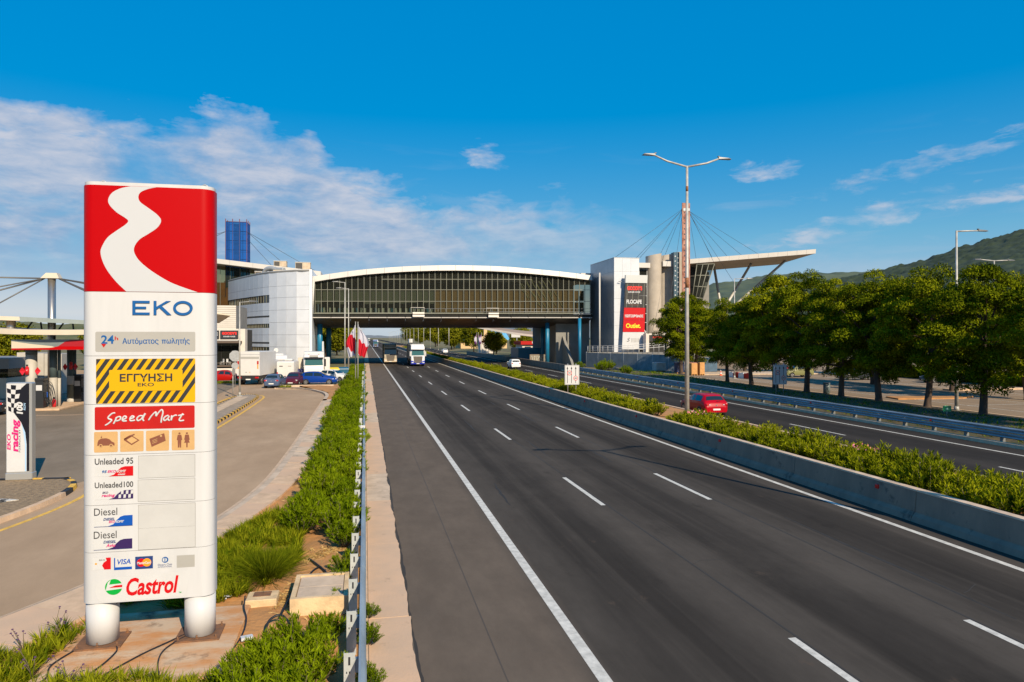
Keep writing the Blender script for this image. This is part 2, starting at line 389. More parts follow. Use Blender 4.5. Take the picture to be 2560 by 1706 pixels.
struct(MB().sheet([(-5000, -400), (5000, -400), (5000, 9000), (-5000, 9000)], -.03).build("ground", m_ground))
YF = 1600
road = struct(MB().sheet([(.6, -30), (15.75, -30), (15.75, YF), (.6, YF)], 0).build("road", m_asph))
far = struct(MB().sheet([(21.5, -30), (30.9, -30), (30.9, YF), (21.5, YF)], 0).build("road", m_asph2))
def line(parent, x, wd, y0, y1, mat, z=.004, name="edge_line"): return MB().sheet([(x - wd / 2, y0), (x + wd / 2, y0), (x + wd / 2, y1), (x - wd / 2, y1)], z).build(name, mat, parent)
line(road, 3.70, .215, -30, 900, m_white); line(road, 14.92, .185, -30, 900, m_white)
line(far, 22.4, .17, -30, 900, m_white); line(far, 29.3, .17, -30, 900, m_white)
d1 = line(road, 0, .155, -2.3, 2.3, m_white, name="lane_dash"); d1.location = (7.5, 9.15, 0)
d2 = line(far, 0, .14, -2.6, 2.6, m_white, name="lane_dash"); d2.location = (25.85, 22.2, 0)
for i in range(26):
    for x, ya in ((7.5, 9.15), (11.24, 9.2)):
        if i or x > 8: share(d1, road, (x, ya + 14.85 * i, 0))
    if i: share(d2, far, (25.85, 22.2 + 14.85 * i, 0))
line(road, 7.62, .045, -20, 260, m_joint, .003, "joint"); line(road, 11.37, .05, -20, 260, m_joint, .003, "joint")
line(road, 2.2, .022, -20, 120, M("faint_joint", (.070, .057, .046), .9), .003, "joint")

# skid marks and sealed cracks
m_skid = M("skid_mark", (.020, .018, .016), .9, var=.3, scale=3)
random.seed(41)
for i in range(16):
    x, ya, ln = random.choice((4.6, 6.5, 8.3, 10.4, 12.2, 13.8)) + random.uniform(-.3, .3), random.uniform(9, 95), random.uniform(2.5, 9)
    P = [(x + random.uniform(-.03, .03) + .012 * j, ya + ln * j / 8) for j in range(9)]
    MB().grid([[(a - .05 * (1 - abs(j - 4) / 6), b_, .0022) for j, (a, b_) in enumerate(P)][::-1], [(a + .05 * (1 - abs(j - 4) / 6), b_, .0022) for j, (a, b_) in enumerate(P)][::-1]], False).build("skid_mark", m_skid, road)
for i in range(9):                                             # cracks wander across a lane
    x, ya = random.uniform(4, 13), random.uniform(9, 60); P = [(x, ya)]
    for j in range(random.randint(6, 14)): P.append((P[-1][0] + random.uniform(-.05, .28), P[-1][1] + random.uniform(-.12, .16)))
    MB().grid([[(a, b_ - .012, .0026) for a, b_ in P], [(a, b_ + .012, .0026) for a, b_ in P]], False).build("crack", m_joint, road)

# concrete gutter beside the guard rail, cast in slabs; its road edge is ragged
random.seed(4)
gut = struct(MB().sheet([(-.12, -30), (.84, -30), (.84, 420), (-.12, 420)], .012).build("gutter", M("gutter_base", (.10, .085, .07), .95, var=.3, scale=3)))
y = 4.0; k = 0
while y < 330:
    ln = random.uniform(4.2, 6.0) if y < 120 else 14.0
    nj = 24 if y < 60 else 8; dr_ = random.uniform(-.03, .03)
    e = [(.84 + dr_ * math.sin(j * .4 + k) + random.uniform(-.014, .014), y + ln * j / nj) for j in range(nj + 1)]
    e[0] = (e[0][0], y + .008); e[-1] = (e[-1][0], y + ln - .008)
    top = [(.07, y + .008)] + e + [(.07, y + ln - .008)]
    MB().prism(top, .0, .05 + random.uniform(-.004, .004)).build("slab", m_conc if k % 4 else m_conc_grey, gut)
    y += ln; k += 1
MB().box(-.10, .06, -20, 330, 0, .10).build("kerb_strip", m_kerb, gut)
yy = 6.0                                             # broken black joint where gutter meets asphalt
R0 = []
while yy < 130:
    R0.append((.895 + .02 * math.sin(yy * .8) + random.uniform(-.016, .016), yy)); yy += .22
MB().add([(x, yv, .0082) for x, yv in R0] + [(x - .075, yv, .0082) for x, yv in R0], [(i + 1, i, len(R0) + i, len(R0) + i + 1) for i in range(len(R0) - 1)]).build("joint", m_joint, gut)

# service road, forecourt and lots
acc_edge = [(-3.35, 76), (-3.35, 62), (-3.38, 42), (-3.4, 33), (-3.55, 27.5), (-4.0, 23.6), (-4.6, 20.7), (-5.2, 18.7), (-6.1, 16.6), (-7.0, 15.0), (-9.2, 11.6), (-13.2, 6), (-22, -6)]
acc = struct(MB().sheet(smooth_line(acc_edge, 4) + [(-90, -6), (-90, 128), (-2.2, 128), (-2.2, 78)], .006).build("road", m_acc))
fore = struct(MB().sheet([(-90, 27), (-11, 27), (-10.2, 29.5), (-9.9, 36), (-10.6, 45), (-13.5, 70), (-14, 100), (-90, 100)], .0105).build("forecourt", m_fore))
lot = struct(MB().sheet([(42.3, 34), (140, 34), (140, 160), (42.8, 160), (42.8, 92), (42.6, 60)], .06).build("parking_lot", m_lot))
for x0, y0, x1, y1 in [(46, 40, 46, 100), (52.5, 40, 52.5, 100)] + [(46, 42 + 5 * i, 52.5, 42 + 5 * i) for i in range(10)] + [(60, 50 + 5 * i, 66, 50 + 5 * i) for i in range(7)] + [(60, 48, 60, 84)]:
    MB().sheet([(min(x0, x1) - .06, min(y0, y1) - .06), (max(x0, x1) + .06, min(y0, y1) - .06), (max(x0, x1) + .06, max(y0, y1) + .06), (min(x0, x1) - .06, max(y0, y1) + .06)], .064 if x0 == x1 else .068).build("bay_line", m_white, lot)
MB().box(42.0, 42.3, 30, 160, 0, .16).build("kerb", m_kerb, lot)
MB().prism([(57, 60), (110, 60), (110, 61.2), (57, 61.2)], .06, .2).build("kerb", m_kerb, lot)
MB().prism([(44.5, 52.5), (50.5, 52.0), (53, 53.4), (45, 54.6)], .06, .17).build("traffic_island", m_soil, lot)
MB().prism([(56, 43), (75, 42), (75, 44.5), (57, 45.0)], .06, .17).build("traffic_island", m_soil, lot)
MB().prism([(46.5, 92), (75, 90), (75, 96), (46.5, 98)], .06, .2).build("pavement", m_conc_grey, lot)

# yellow lines along the islands
def ribbon(pts, wd, z, mat, name, parent=None, side=0.0):
    P = [Vector((x, y_, 0)) for x, y_ in pts]; a, c = [], []
    for i, p in enumerate(P):
        d = (P[min(i + 1, len(P) - 1)] - P[max(i - 1, 0)]).normalized(); n_ = Vector((-d.y, d.x, 0))
        a.append(p + n_ * (side + wd / 2)); c.append(p + n_ * (side - wd / 2))
    return MB().grid([[(q.x, q.y, z) for q in c], [(q.x, q.y, z) for q in a]], False).build(name, mat, parent)
near_edge = smooth_line([(-16.5, 9), (-13.2, 15.2), (-11.6, 18.8), (-10.75, 21.4), (-10.15, 23.9), (-9.9, 26.2), (-10.1, 28.1), (-10.75, 29.2), (-11.7, 29.5), (-20, 30.2), (-34, 31)], 5)
ribbon(near_edge, .16, .0095, m_yellow, "edge_line", acc, -.55)
far_edge = smooth_line([(-9.6, 36.2), (-9.1, 40), (-8.95, 46), (-8.98, 56), (-9.15, 65), (-9.5, 67.9), (-10.1, 68.9), (-10.8, 69.0), (-11.3, 67.5), (-11.45, 60), (-11.3, 45), (-10.9, 38.2), (-10.2, 36.2)], 6, True)
ribbon(far_edge + far_edge[:1], .19, .0125, m_yellow, "edge_line", acc, -.42)
MB().sheet([(-22.5, 54.3), (-12.5, 53.6), (-12.5, 53.8), (-22.5, 54.5)], .0145).build("edge_line", m_conc, fore)

def island(label, edge, inner, top_mat, stripe):
    """traffic island: kerb blocks one by one round a filled top; stripe(x, y, i) picks each block's paint"""
    t = thing("traffic_island", label, "traffic island", (edge[0][0], edge[0][1], 0), world=True)
    V = [Vector((x, y_, 0)) for x, y_ in edge]; cen = Vector(inner).to_3d() if len(inner) == 2 else Vector(inner)
    ins = []
    for i, p in enumerate(V):
        d = (V[(i + 1) % len(V)] - V[i - 1]).normalized(); n_ = Vector((-d.y, d.x, 0))
        ins.append(p + n_ * .20)
    MB().prism([(p.x, p.y) for p in ins], 0, .13).build("top", top_mat, t)
    k = 0
    for i in range(len(V) - 1):
        p, q, a, c = V[i], V[i + 1], ins[i], ins[i + 1]
        L_ = (q - p).length; n_ = max(1, round(L_ / .55))
        for j in range(n_):
            f0, f1 = (j + .012) / n_, (j + 1 - .012) / n_
            A, B, C, D = p.lerp(q, f0), p.lerp(q, f1), a.lerp(c, f1), a.lerp(c, f0)
            MB().prism([(A.x, A.y), (B.x, B.y), (C.x, C.y), (D.x, D.y)], 0, .155, [((A.x * .88 + D.x * .12), (A.y * .88 + D.y * .12)), ((B.x * .88 + C.x * .12), (B.y * .88 + C.y * .12)), (C.x, C.y), (D.x, D.y)]).build("kerb_block", stripe(A.x, A.y, k), t)
            k += 1
    return t
m_gravel = M("brown_mulch", (.34, .235, .13), .95, col2=(.17, .12, .07), scale=7, detail=8, bump=1.0, bscale=22)
m_yk = M("kerb_paint_yellow", (.72, .42, .05), .6, var=.18, scale=6)
isl = island("mulch covered kerbed island under the tall racing fuel totem", near_edge + [(-34, 9)], (-12, 24), m_gravel,
       lambda x, y_, i: (m_yk if (i // 2) % 2 else m_black) if y_ > 26.4 and x > -14 else m_kerb)
# checkered flag emblem laid out in white and grey pebbles on the mulch
def leaf(cx, cy, s, rz):
    return [(cx + s * (u * math.cos(rz) - v * math.sin(rz)), cy + s * (u * math.sin(rz) + v * math.cos(rz))) for u, v in ((0, -.5), (.9, -.45), (1.7, -.1), (1.2, .25), (.5, .5), (-.4, .55), (-1.2, .3), (-1.0, -.3))]
m_pw = M("white_pebbles", (.55, .52, .46), .9, var=.25, scale=9, bump=.8, bscale=40); m_pg = M("grey_pebbles", (.16, .15, .135), .9, var=.3, scale=9, bump=.8, bscale=40)
MB().prism(leaf(-12.3, 25.6, .80, .12), .13, .15).build("pebble_bed", m_pw, isl)
random.seed(8)
for i in range(26):
    x, y_ = -13.2 + random.random() * 1.9, 25.3 + random.random() * .6
    MB().obox((x, y_, .145), (.2, .15, .018), random.uniform(-.5, .9)).build("pebble_patch", m_pg, isl)
isl2 = island("long kerbed traffic island with black and yellow blocks along the service road", far_edge + far_edge[:1], (-10.2, 52), M("island_paving", (.30, .24, .18), .9, var=.2, scale=3, bump=.3, bscale=30),
       lambda x, y_, i: m_yk if i % 2 else m_black)
MB().prism([(-10.15, 52), (-10.05, 66), (-11.0, 66.6), (-10.95, 54)], .13, .145).build("paving_slab", m_conc_grey, isl2)

# pavement of cast slabs curving past the sign
wl = [(-3.12, 62), (-3.1, 42), (-3.15, 33), (-3.3, 27.5), (-3.75, 23.5), (-4.35, 20.6), (-4.95, 18.6), (-5.85, 16.5), (-6.75, 14.9), (-9, 11.4), (-13, 5.8)]
wr = [(-2.2, 62), (-2.15, 42), (-2.22, 33), (-2.38, 28.6), (-2.68, 25.3), (-3.2, 22.2), (-3.95, 18.9), (-4.55, 16.7), (-5.3, 14.5), (-7.3, 10.6), (-11.3, 4.8)]
def resample(pts, n):
    P = [Vector(p[:2]) for p in smooth_line([(a, b_, 0) for a, b_ in pts], 8)]
    d = [0.0]
    for i in range(1, len(P)): d.append(d[-1] + (P[i] - P[i - 1]).length)
    o = []; k = 0
    for i in range(n + 1):
        t_ = d[-1] * i / n
        while k < len(P) - 2 and d[k + 1] < t_: k += 1
        o.append(P[k].lerp(P[k + 1], (t_ - d[k]) / max(1e-6, d[k + 1] - d[k])))
    return o
random.seed(3)
ns = 40; A, B = resample(wl, ns), resample(wr, ns)
pav = struct(MB().prism([tuple(p) for p in A] + [tuple(p) for p in B[::-1]][::1], .0, .06).build("pavement", m_soil2))
for i in range(ns):
    a, b_, c, d = A[i].lerp(A[i + 1], .004), A[i].lerp(A[i + 1], .996), B[i].lerp(B[i + 1], .996), B[i].lerp(B[i + 1], .004)
    mid1, mid2 = a.lerp(d, random.uniform(.45, .6)), None
    ztop = .125 + random.uniform(-.006, .006)
    wob = [random.uniform(-.03, .05) for _ in range(2)]
    MB().prism([tuple(p) for p in (a, b_, c + Vector((wob[0], 0)), d + Vector((wob[0], 0)))], 0, ztop).build("slab", (m_conc_grey, m_conc_grey, m_conc)[i % 3] if i < 20 else (m_conc, m_kerb)[i % 2], pav)
C2 = resample([(x - .33, y_ - .05) for x, y_ in wl], ns)
gc = MB().grid([[(p.x, p.y, .03) for p in C2], [(p.x - .02, p.y, .055) for p in A]], False).build("gutter", m_conc_grey, pav)
MB().grid([[(p.x - .14, p.y, .011) for p in C2], [(p.x, p.y, .034) for p in C2]], False).build("gutter_edge", m_kerb, pav)
# soil of the verge between pavement and guard rail, gently uneven
random.seed(12)
def soil_patch(name, xl, xr, y0, y1, ny, nx, zf, mat):
    rows = []
    for j in range(ny + 1):
        yy = y0 + (y1 - y0) * j / ny
        rows.append([(xl(yy) + (xr(yy) - xl(yy)) * i / nx, yy, zf(xl(yy) + (xr(yy) - xl(yy)) * i / nx, yy)) for i in range(nx + 1)])
    return struct(MB().grid([r_[::1] for r_ in rows]).build(name, mat))
rb = sorted([(y_, x) for x, y_ in [(p.x, p.y) for p in B]])
def verge_left(yy):
    for (ya, xa), (yb, xb) in zip(rb, rb[1:]):
        if ya <= yy <= yb: return xa + (xb - xa) * (yy - ya) / (yb - ya + 1e-9)
    return -2.2 if yy > 60 else -11.3
from mathutils import noise as mnoise
soil_patch("verge", verge_left, lambda yy: -.1, 4.8, 62, 150, 14, lambda x, yy: .06 + .05 * mnoise.noise((x * 1.3, yy * .9, 0)) + .02 * mnoise.noise((x * 5, yy * 5, 3)), m_soil)
soil_patch("verge", lambda yy: -3.35 if yy < 70 else max(-7.2, -3.35 - (yy - 70) * .36) if yy < 81 else -2.6, lambda yy: -.1, 62.02, 128, 60, 8, lambda x, yy: .07 + .10 * mnoise.noise((x * .7, yy * .5, 7)) * (1 if yy < 81 else .3) + .05, m_soil)
kb = smooth_line([(-3.3, 62), (-3.32, 66), (-3.7, 69.3), (-4.4, 71.8), (-5.4, 74.2), (-7.0, 76.2), (-9, 77.0)], 5)
ribbon(kb, .3, .16, m_conc_grey, "kerb", pav); 
MB().grid([[(x - .15, y_, 0) for x, y_ in kb], [(x - .15, y_ , .16) for x, y_ in kb]], False).build("kerb_face", m_conc_grey, pav)
MB().box(-9.5, -3.3, 79.9, 80.2, 0, .2).build("kerb", m_conc_grey, pav)
# median and right-hand verge
soil_patch("median", lambda yy: 16.1, lambda yy: 21.45, -20, 420, 160, 6, lambda x, yy: .42 + .07 * mnoise.noise((x * .8, yy * .4, 2)), m_soil)
soil_patch("verge", lambda yy: 31.0, lambda yy: 42.05, -10, 108, 100, 14, lambda x, yy: .10 + .22 * min(1, max(0, (x - 31.4) / 5)) * (1 if x < 40 else max(.0, (42.05 - x) / 2.05)) + .06 * mnoise.noise((x * .6, yy * .5, 5)), m_soil2)
# ------------------------------------------------------------------ barriers, guard rails, lamps, road signs
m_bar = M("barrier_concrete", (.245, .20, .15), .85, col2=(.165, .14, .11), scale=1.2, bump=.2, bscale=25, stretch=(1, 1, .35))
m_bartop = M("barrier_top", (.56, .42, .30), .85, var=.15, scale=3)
m_galv = M("galvanised_steel", (.40, .41, .41), .5, metal=.4, var=.12, scale=4)
m_railblue = M("weathered_rail", (.27, .325, .36), .5, metal=.25, var=.2, scale=3, stretch=(1, .2, 1))
m_post = M("rail_post", (.52, .55, .54), .5, metal=.45, var=.12, scale=6)
m_red_refl = M("red_reflector", (.75, .02, .015), .25, coat=.5)
m_pole = M("lamp_pole_metal", (.40, .39, .36), .5, metal=.15, var=.18, scale=2.5)
m_rust = M("rust", (.24, .10, .04), .8, var=.4, scale=8)
m_lampgrey = M("lantern_grey", (.12, .125, .13), .4, metal=.3)
m_lens = M("lantern_lens", (.55, .55, .52), .2)
m_signwhite = M("sign_white", (.54, .545, .55), .45, var=.03, scale=2)
m_ink = M("print_black", (.02, .02, .025), .5)
m_inkred = M("print_red", (.62, .03, .02), .45)
m_green = M("sign_green", (.0, .22, .08), .4)

# low concrete barrier on the near side of the median, in cast segments
bar = thing("median_barrier", "long grey concrete barrier with pale top edge beside the three lanes", "barrier", (15.9, 5, 0), world=True)
prof = [(15.66, 0), (15.70, .10), (15.80, .22), (15.88, .90), (15.90, .905)]
outer = [(15.66, 0.002), (15.72, .16), (15.82, .26), (15.87, .865), (16.12, .865), (16.12, .002)]
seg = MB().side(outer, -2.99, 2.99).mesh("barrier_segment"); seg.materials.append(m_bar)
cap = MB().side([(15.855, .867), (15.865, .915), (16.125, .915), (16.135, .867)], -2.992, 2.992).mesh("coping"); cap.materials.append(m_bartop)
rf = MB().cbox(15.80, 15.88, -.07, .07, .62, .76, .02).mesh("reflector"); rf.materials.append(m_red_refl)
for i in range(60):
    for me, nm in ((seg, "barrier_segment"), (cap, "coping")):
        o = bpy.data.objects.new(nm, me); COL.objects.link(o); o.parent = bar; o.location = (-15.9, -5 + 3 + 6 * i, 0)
for i in range(11):
    o = bpy.data.objects.new("reflector", rf); COL.objects.link(o); o.parent = bar; o.location = (-15.9, -5 + 19.6 + 10.15 * i, 0)
kb2 = thing("median_kerb", "low pale kerb on the far edge of the planted median", "kerb", (21.5, 5, 0), world=True)
MB().box(21.42, 21.66, -20, 420, 0, .45).build("kerb_body", m_kerb, kb2)

def wbeam(x, z0, z1, face):
    """W-shaped rail section in x-z; face = -1 bulges to -x"""
    h = (z1 - z0); P = []
    for t_, d in ((0, .0), (.10, .05), (.22, .075), (.36, .05), (.5, .0), (.64, .05), (.78, .075), (.90, .05), (1, .0)):
        P.append((x + face * d, z0 + h * t_))
    return P + [(a - face * .012, b_) for a, b_ in P[::-1]]
# left guard rail
gr = thing("guard_rail", "blue-grey guard rail with slotted posts along the hedge", "guard rail", (0, 8, 0), world=True)
def rail_len(parent, x, z0, z1, face, y0, y1, step, mat):
    y_ = y0; i = 0
    while y_ < y1:
        e = min(y_ + step, y1)
        b_ = MB(); P = wbeam(x + (.006 if i % 2 else 0), z0, z1, face); n = len(P)
        b_.add([(a, y_ - .15, c) for a, c in P] + [(a, e, c) for a, c in P], [(k, (k + 1) % n, n + (k + 1) % n, n + k) for k in range(n)] + [tuple(range(n)), tuple(range(2 * n - 1, n - 1, -1))])
        b_.build("rail", mat, parent); y_ = e; i += 1
rail_len(gr, -.055, .44, .76, 1, 2.0, 128, 4.3, m_railblue)
MB().box(-.085, -.052, 2, 128, .745, .775).build("rail_cap", m_railblue, gr)
pm = MB()                                                    # a channel post with slots, open towards the hedge
pm.box(-.30, -.14, -.030, -.024, .0, .80); pm.box(-.30, -.292, -.024, .04, 0, .80); pm.box(-.148, -.14, -.024, .04, 0, .80)
pme = pm.mesh("post"); pme.materials.append(m_post)
sl = MB().box(-.236, -.206, -.0335, -.031, .62, .74); sl.box(-.265, -.25, -.0335, -.031, .50, .53); sl.box(-.225, -.21, -.0335, -.031, .50, .53)
sle = sl.mesh("slot"); sle.materials.append(m_ink)
br = MB().box(-.145, -.062, -.02, .06, .50, .70).mesh("spacer"); br.materials.append(m_railblue)
for i in range(62):
    for me, nm in ((pme, "post"), (br, "spacer")):
        o = bpy.data.objects.new(nm, me); COL.objects.link(o); o.parent = gr; o.location = (0, -8 + 5.8 + 1.61 * i, 0)
        if nm == "post" and i < 22:
            q = bpy.data.objects.new("slot", sle); COL.objects.link(q); q.parent = o
MB().cbox(-.30, .02, 37.2, 37.32, .70, .86, .02).build("reflector", m_signwhite, gr)
# right guard rail: double beam on a concrete footing
gr2 = thing("guard_rail", "double steel guard rail on a concrete footing below the pine trees", "guard rail", (31.4, 20, 0), world=True)
rail_len(gr2, 31.35, .62, .89, -1, 6, 108, 8.0, m_railblue)
rail_len(gr2, 31.35, .34, .605, -1, 6, 108, 8.0, m_railblue)
rail_len(gr2, 31.62, .62, .89, 1, 6, 108, 8.0, m_railblue)
p2m = MB().box(31.37, 31.6, -.05, .05, .08, .82).mesh("post"); p2m.materials.append(M("dull_post", (.16, .17, .17), .7))
r2m = MB().cbox(31.22, 31.27, -.06, .06, .66, .75, .01).mesh("reflector"); r2m.materials.append(m_red_refl)
for i in range(46):
    o = bpy.data.objects.new("post", p2m); COL.objects.link(o); o.parent = gr2; o.location = (-31.4, -20 + 8 + 2.2 * i, 0)
    if i % 5 == 2:
        o = bpy.data.objects.new("reflector", r2m); COL.objects.link(o); o.parent = gr2; o.location = (-31.4, -20 + 8 + 2.2 * i, 0)
MB().side([(30.85, .002), (30.9, .17), (31.15, .19), (31.25, .002)], -10, 110).build("footing", m_kerb, gr2)
# concrete wall that continues it under the bridge
cw = thing("concrete_wall", "smooth grey concrete parapet running under the glazed bridge", "wall", (31.4, 112, 0), world=True)
for i in range(16): MB().side([(31.0, .002), (31.1, 1.02), (31.4, 1.02), (31.45, .002)], 107 + 7 * i, 107 + 7 * i + 6.98).build("wall_segment", m_bar, cw)

def street_lamp(name, label, loc, h, arms, group=None, rise=.55, r=.13, rusty=False, rz=0.0, head=1.0):
    t = thing(name, label, "street lamp", loc, rz, group)
    p = MB(); p.tube((0, 0, 0), (0, 0, h), r, r * .5, 12)
    po = p.build("pole", m_pole, t)
    bs = MB(); bs.cbox(-.22, .22, -.22, .22, 0, .05, .01)
    bs.tube((0, 0, .05), (0, 0, .35), r * 1.35, r * 1.15, 12); bs.build("base_plate", m_pole, t)
    if rusty:
        MB().tube((0, 0, h * .52), (0, 0, h * .56), r * .76, r * .745, 12).build("rust_patch", m_rust, po)
        MB().tube((0, 0, h * .90), (0, 0, h * .92), r * .565, r * .555, 12).build("rust_patch", m_rust, po)
    for d in arms:                                           # each arm a signed length along x
        s_ = 1 if d > 0 else -1
        MB().path([(0, 0, h - .05), (d * .45, 0, h + rise * .42), (d - s_ * .75 * head, 0, h + rise)], [r * .42, r * .4, r * .36], 8).build("arm", m_pole, t)
        hd = MB(); x0, x1 = d - s_ * .8 * head, d
        z = h + rise
        hd.add([(x0, -.09, z - .04), (x1, -.14, z - .03), (x1, .14, z - .03), (x0, .09, z - .04), (x0, -.06, z + .09), (x1 - s_ * .1, -.09, z + .05), (x1 - s_ * .1, .09, z + .05), (x0, .06, z + .09)],
               [(0, 3, 2, 1), (4, 5, 6, 7), (0, 1, 5, 4), (1, 2, 6, 5), (2, 3, 7, 6), (3, 0, 4, 7)])
        lh = hd.build("lamp_head", m_lampgrey, t)
        MB().box(min(x0, x1) + .12, max(x0, x1) - .08, -.07, .07, z - .052, z - .042).build("lens", m_lens, lh)
        MB().cbox(x0 - .05, x0 + .09, -.05, .05, z + .09, z + .15, .01).build("sensor", m_lampgrey, lh)
    return t
lm = street_lamp("street_lamp", "tall double-armed street lamp standing in the planted median", (18.95, 39.6, .42), 15.25, (-2.85, 2.85), rusty=True, r=.145)
lamp2 = dup(lm, (18.95, 8.4, .42), label="double-armed median lamp whose shadow crosses the near lanes")
street_lamp("street_lamp", "single-armed street lamp rising among the pine trees beside the lot", (41.4, 43.2, .1), 12.9, (2.6,), rise=.05)
street_lamp("street_lamp", "T-shaped car park lamp seen above the pines before the wooded hill", (64, 62, .06), 13.3, (-2.5, 2.5), rise=.05)
street_lamp("street_lamp", "T-shaped lamp showing between the canopy struts and the pines", (62.0, 98, .06), 13.2, (-2.4, 2.4), rise=.05)
street_lamp("street_lamp", "single-armed lamp beneath the tilted white canopy", (46.8, 84, .06), 12.9, (2.6,), rise=.02, r=.10)
street_lamp("street_lamp", "slim lamp with a short arm on the black and yellow island", (-10.92, 66.9, .13), 8.4, (1.6,), rise=.06, r=.085)
street_lamp("street_lamp", "taller of two lamps before the bridge with arm towards the white building", (-2.66, 99.8, 0), 12.9, (-1.75,), rise=.05, r=.11)
street_lamp("street_lamp", "lower-looking of two lamps before the bridge, just behind the other", (-2.45, 112.5, 0), 12.9, (-1.95,), rise=.05, r=.11)
# lamps marching into the distance beyond the bridge
fl = street_lamp("street_lamp", "far lamp in the row of poles along the motorway beyond the bridge", (30.5, 262, 0), 11.0, (-2.0,), group="far lamps beyond the bridge", rise=.1, r=.16)
for i in range(1, 18):
    dup(fl, (30.5 - .02 * i, 262 + 38 * i, 0)); 
for i in range(5): dup(fl, (-2.0, 300 + 70 * i, 0), math.pi, label="far lamp on the forest side of the road beyond the bridge")

def speed_sign(label, loc, w, h, z0):
    """white lane sign on two posts: three arrows, two speed roundels"""
    t = thing("lane_sign", label, "road sign", loc)
    for s_ in (-1, 1): MB().tube((s_ * w * .28, .05, 0), (s_ * w * .28, .05, z0 + h + .12), .035, n=10).build("post", m_galv, t)
    p = MB(); pl = rrect(-w / 2, w / 2, z0, z0 + h, .05); p.side(pl, -.015, .02); pn = p.build("panel", m_signwhite, t)
    bd = rrect(-w / 2 + .03, w / 2 - .03, z0 + .03, z0 + h - .03, .04); bi = rrect(-w / 2 + .045, w / 2 - .045, z0 + .045, z0 + h - .045, .03)
    n = len(bd); MB().add([(x, -.018, z) for x, z in bd + bi], [(i, (i + 1) % n, n + (i + 1) % n, n + i) for i in range(n)]).build("border", m_ink, pn)
    for k, (ax, lo) in enumerate(((-.32, .08), (-.04, .08), (.25, .08))):
        x = ax * w
        MB().xz(rect(x - .018 * w, x + .018 * w, z0 + lo * h, z0 + .84 * h), -.019).xz([(x - .06 * w, z0 + .80 * h), (x + .06 * w, z0 + .80 * h), (x, z0 + .93 * h)], -.0195).build("arrow", m_ink, pn)
    for cx, cz, s_ in ((-.18, .60, "100"), (.25, .33, "80")):
        x, z, r = cx * w, z0 + cz * h, .155 * w
        rd = MB().disc((x, -.022, z), r, "Y", 28, .004).build("roundel", m_inkred, pn)
        MB().disc((x, -.0255, z), r * .78, "Y", 28, .002).build("roundel_face", m_signwhite, pn)
        text(s_, x - r * .55, x + r * .55, z - r * .30, z + r * .30, -.028, m_ink, pn, .02)
    return t
speed_sign("white three-lane speed sign among the oleanders of the median", (17.15, 57.7, .42), 1.27, 1.66, .95)
speed_sign("white three-lane speed sign on the verge before the pine trunks", (36.0, 56.7, .25), 1.33, 1.75, .95)
ks = thing("kilometre_sign", "small green kilometre plate with rounded border behind the double guard rail", "road sign", (36.3, 38.6, .25))
MB().tube((0, .03, 0), (0, .03, .72), .025, n=8).build("post", m_galv, ks)
kp = MB().side(rrect(-.29, .29, .42, .75, .05), -.01, .012).build("panel", m_green, ks)
MB().side(rrect(-.315, .315, .395, .775, .06), .0125, .02).build("border", M("border_green", (.16, .5, .28), .4), kp)
text("48", -.14, .04, .50, .67, -.013, M("pale_green_print", (.5, .75, .6), .4), kp, .02); text("6", .07, .14, .50, .59, -.013, MATS["pale_green_print"], kp, .02)
# ------------------------------------------------------------------ the fuel station price sign
m_swhite = M("sign_cabinet_white", (.535, .54, .55), .45, var=.045, scale=1.3, stretch=(2.2, 2.2, .25), coat=.0, spec=.3)
m_sred = M("sign_red", (.41, .0, .001), .4, coat=.03, spec=.12)
m_sblue = M("sign_blue", (.0, .085, .29), .4)
m_roadw = M("emblem_white", (.485, .50, .525), .5)
m_sgrey = M("panel_grey", (.36, .35, .325), .4, var=.03, scale=2)
m_syel = M("panel_yellow", (.60, .345, .0), .5, spec=.25)
m_smart = M("panel_red", (.42, .012, .010), .5, spec=.2, var=.06, scale=3)
m_tan = M("icon_tan", (.53, .325, .135), .45, var=.05, scale=5)
m_brown = M("icon_brown", (.20, .065, .035), .5)
m_navy = M("print_navy", (.012, .04, .17), .45)
m_dgrey = M("print_grey", (.055, .055, .06), .5)
m_crim = M("print_crimson", (.50, .004, .008), .5, spec=.2)
m_cblue = M("print_blue", (.0, .07, .38), .4)
m_corange = M("print_orange", (.85, .30, .02), .4)
m_cgreen = M("print_green", (.0, .33, .04), .4)
m_purple = M("print_purple", (.03, .012, .09), .4)
m_mag = M("print_magenta", (.55, .01, .16), .4)
m_price = M("price_window", (.49, .49, .485), .25, var=.03, scale=3)
m_seam = M("seam_shadow_gap", (.10, .085, .07), .8)
SX0, SX1, SY0, SY1 = -4.665, -2.565, 13.18, 13.72
sg = thing("price_sign", "tall white and red fuel price sign on two round legs in the foreground", "price sign", (-3.575, 13.45, .12), world=True)
def stadium(z0, z1, name, mat, parent, inset=0.0, r=.2, n=9):
    pl = [(x, y_) for x, y_ in rrect(SX0 + inset, SX1 - inset, SY0 + inset, SY1 - inset, r, n)]
    b_ = MB(); b_.grid([[(x, y_, z0) for x, y_ in pl], [(x, y_, z1) for x, y_ in pl]], True, True)
    b_.add([(x, y_, z0) for x, y_ in pl[::-1]], [tuple(range(len(pl)))]); b_.add([(x, y_, z1) for x, y_ in pl], [tuple(range(len(pl)))])
    return b_.build(name, mat, parent)
zs = [.885, 1.75, 2.55, 3.40, 4.26, 5.08, 6.17]
cabs = [stadium(a + .003, c - .003, "cabinet", m_swhite, sg) for a, c in zip(zs, zs[1:])]
redc = stadium(6.173, 7.975, "cabinet", m_sred, sg)
redc["label"] = "glossy red top cabinet with a white winding road"
stadium(.95, 7.95, "core", m_seam, sg, .006)
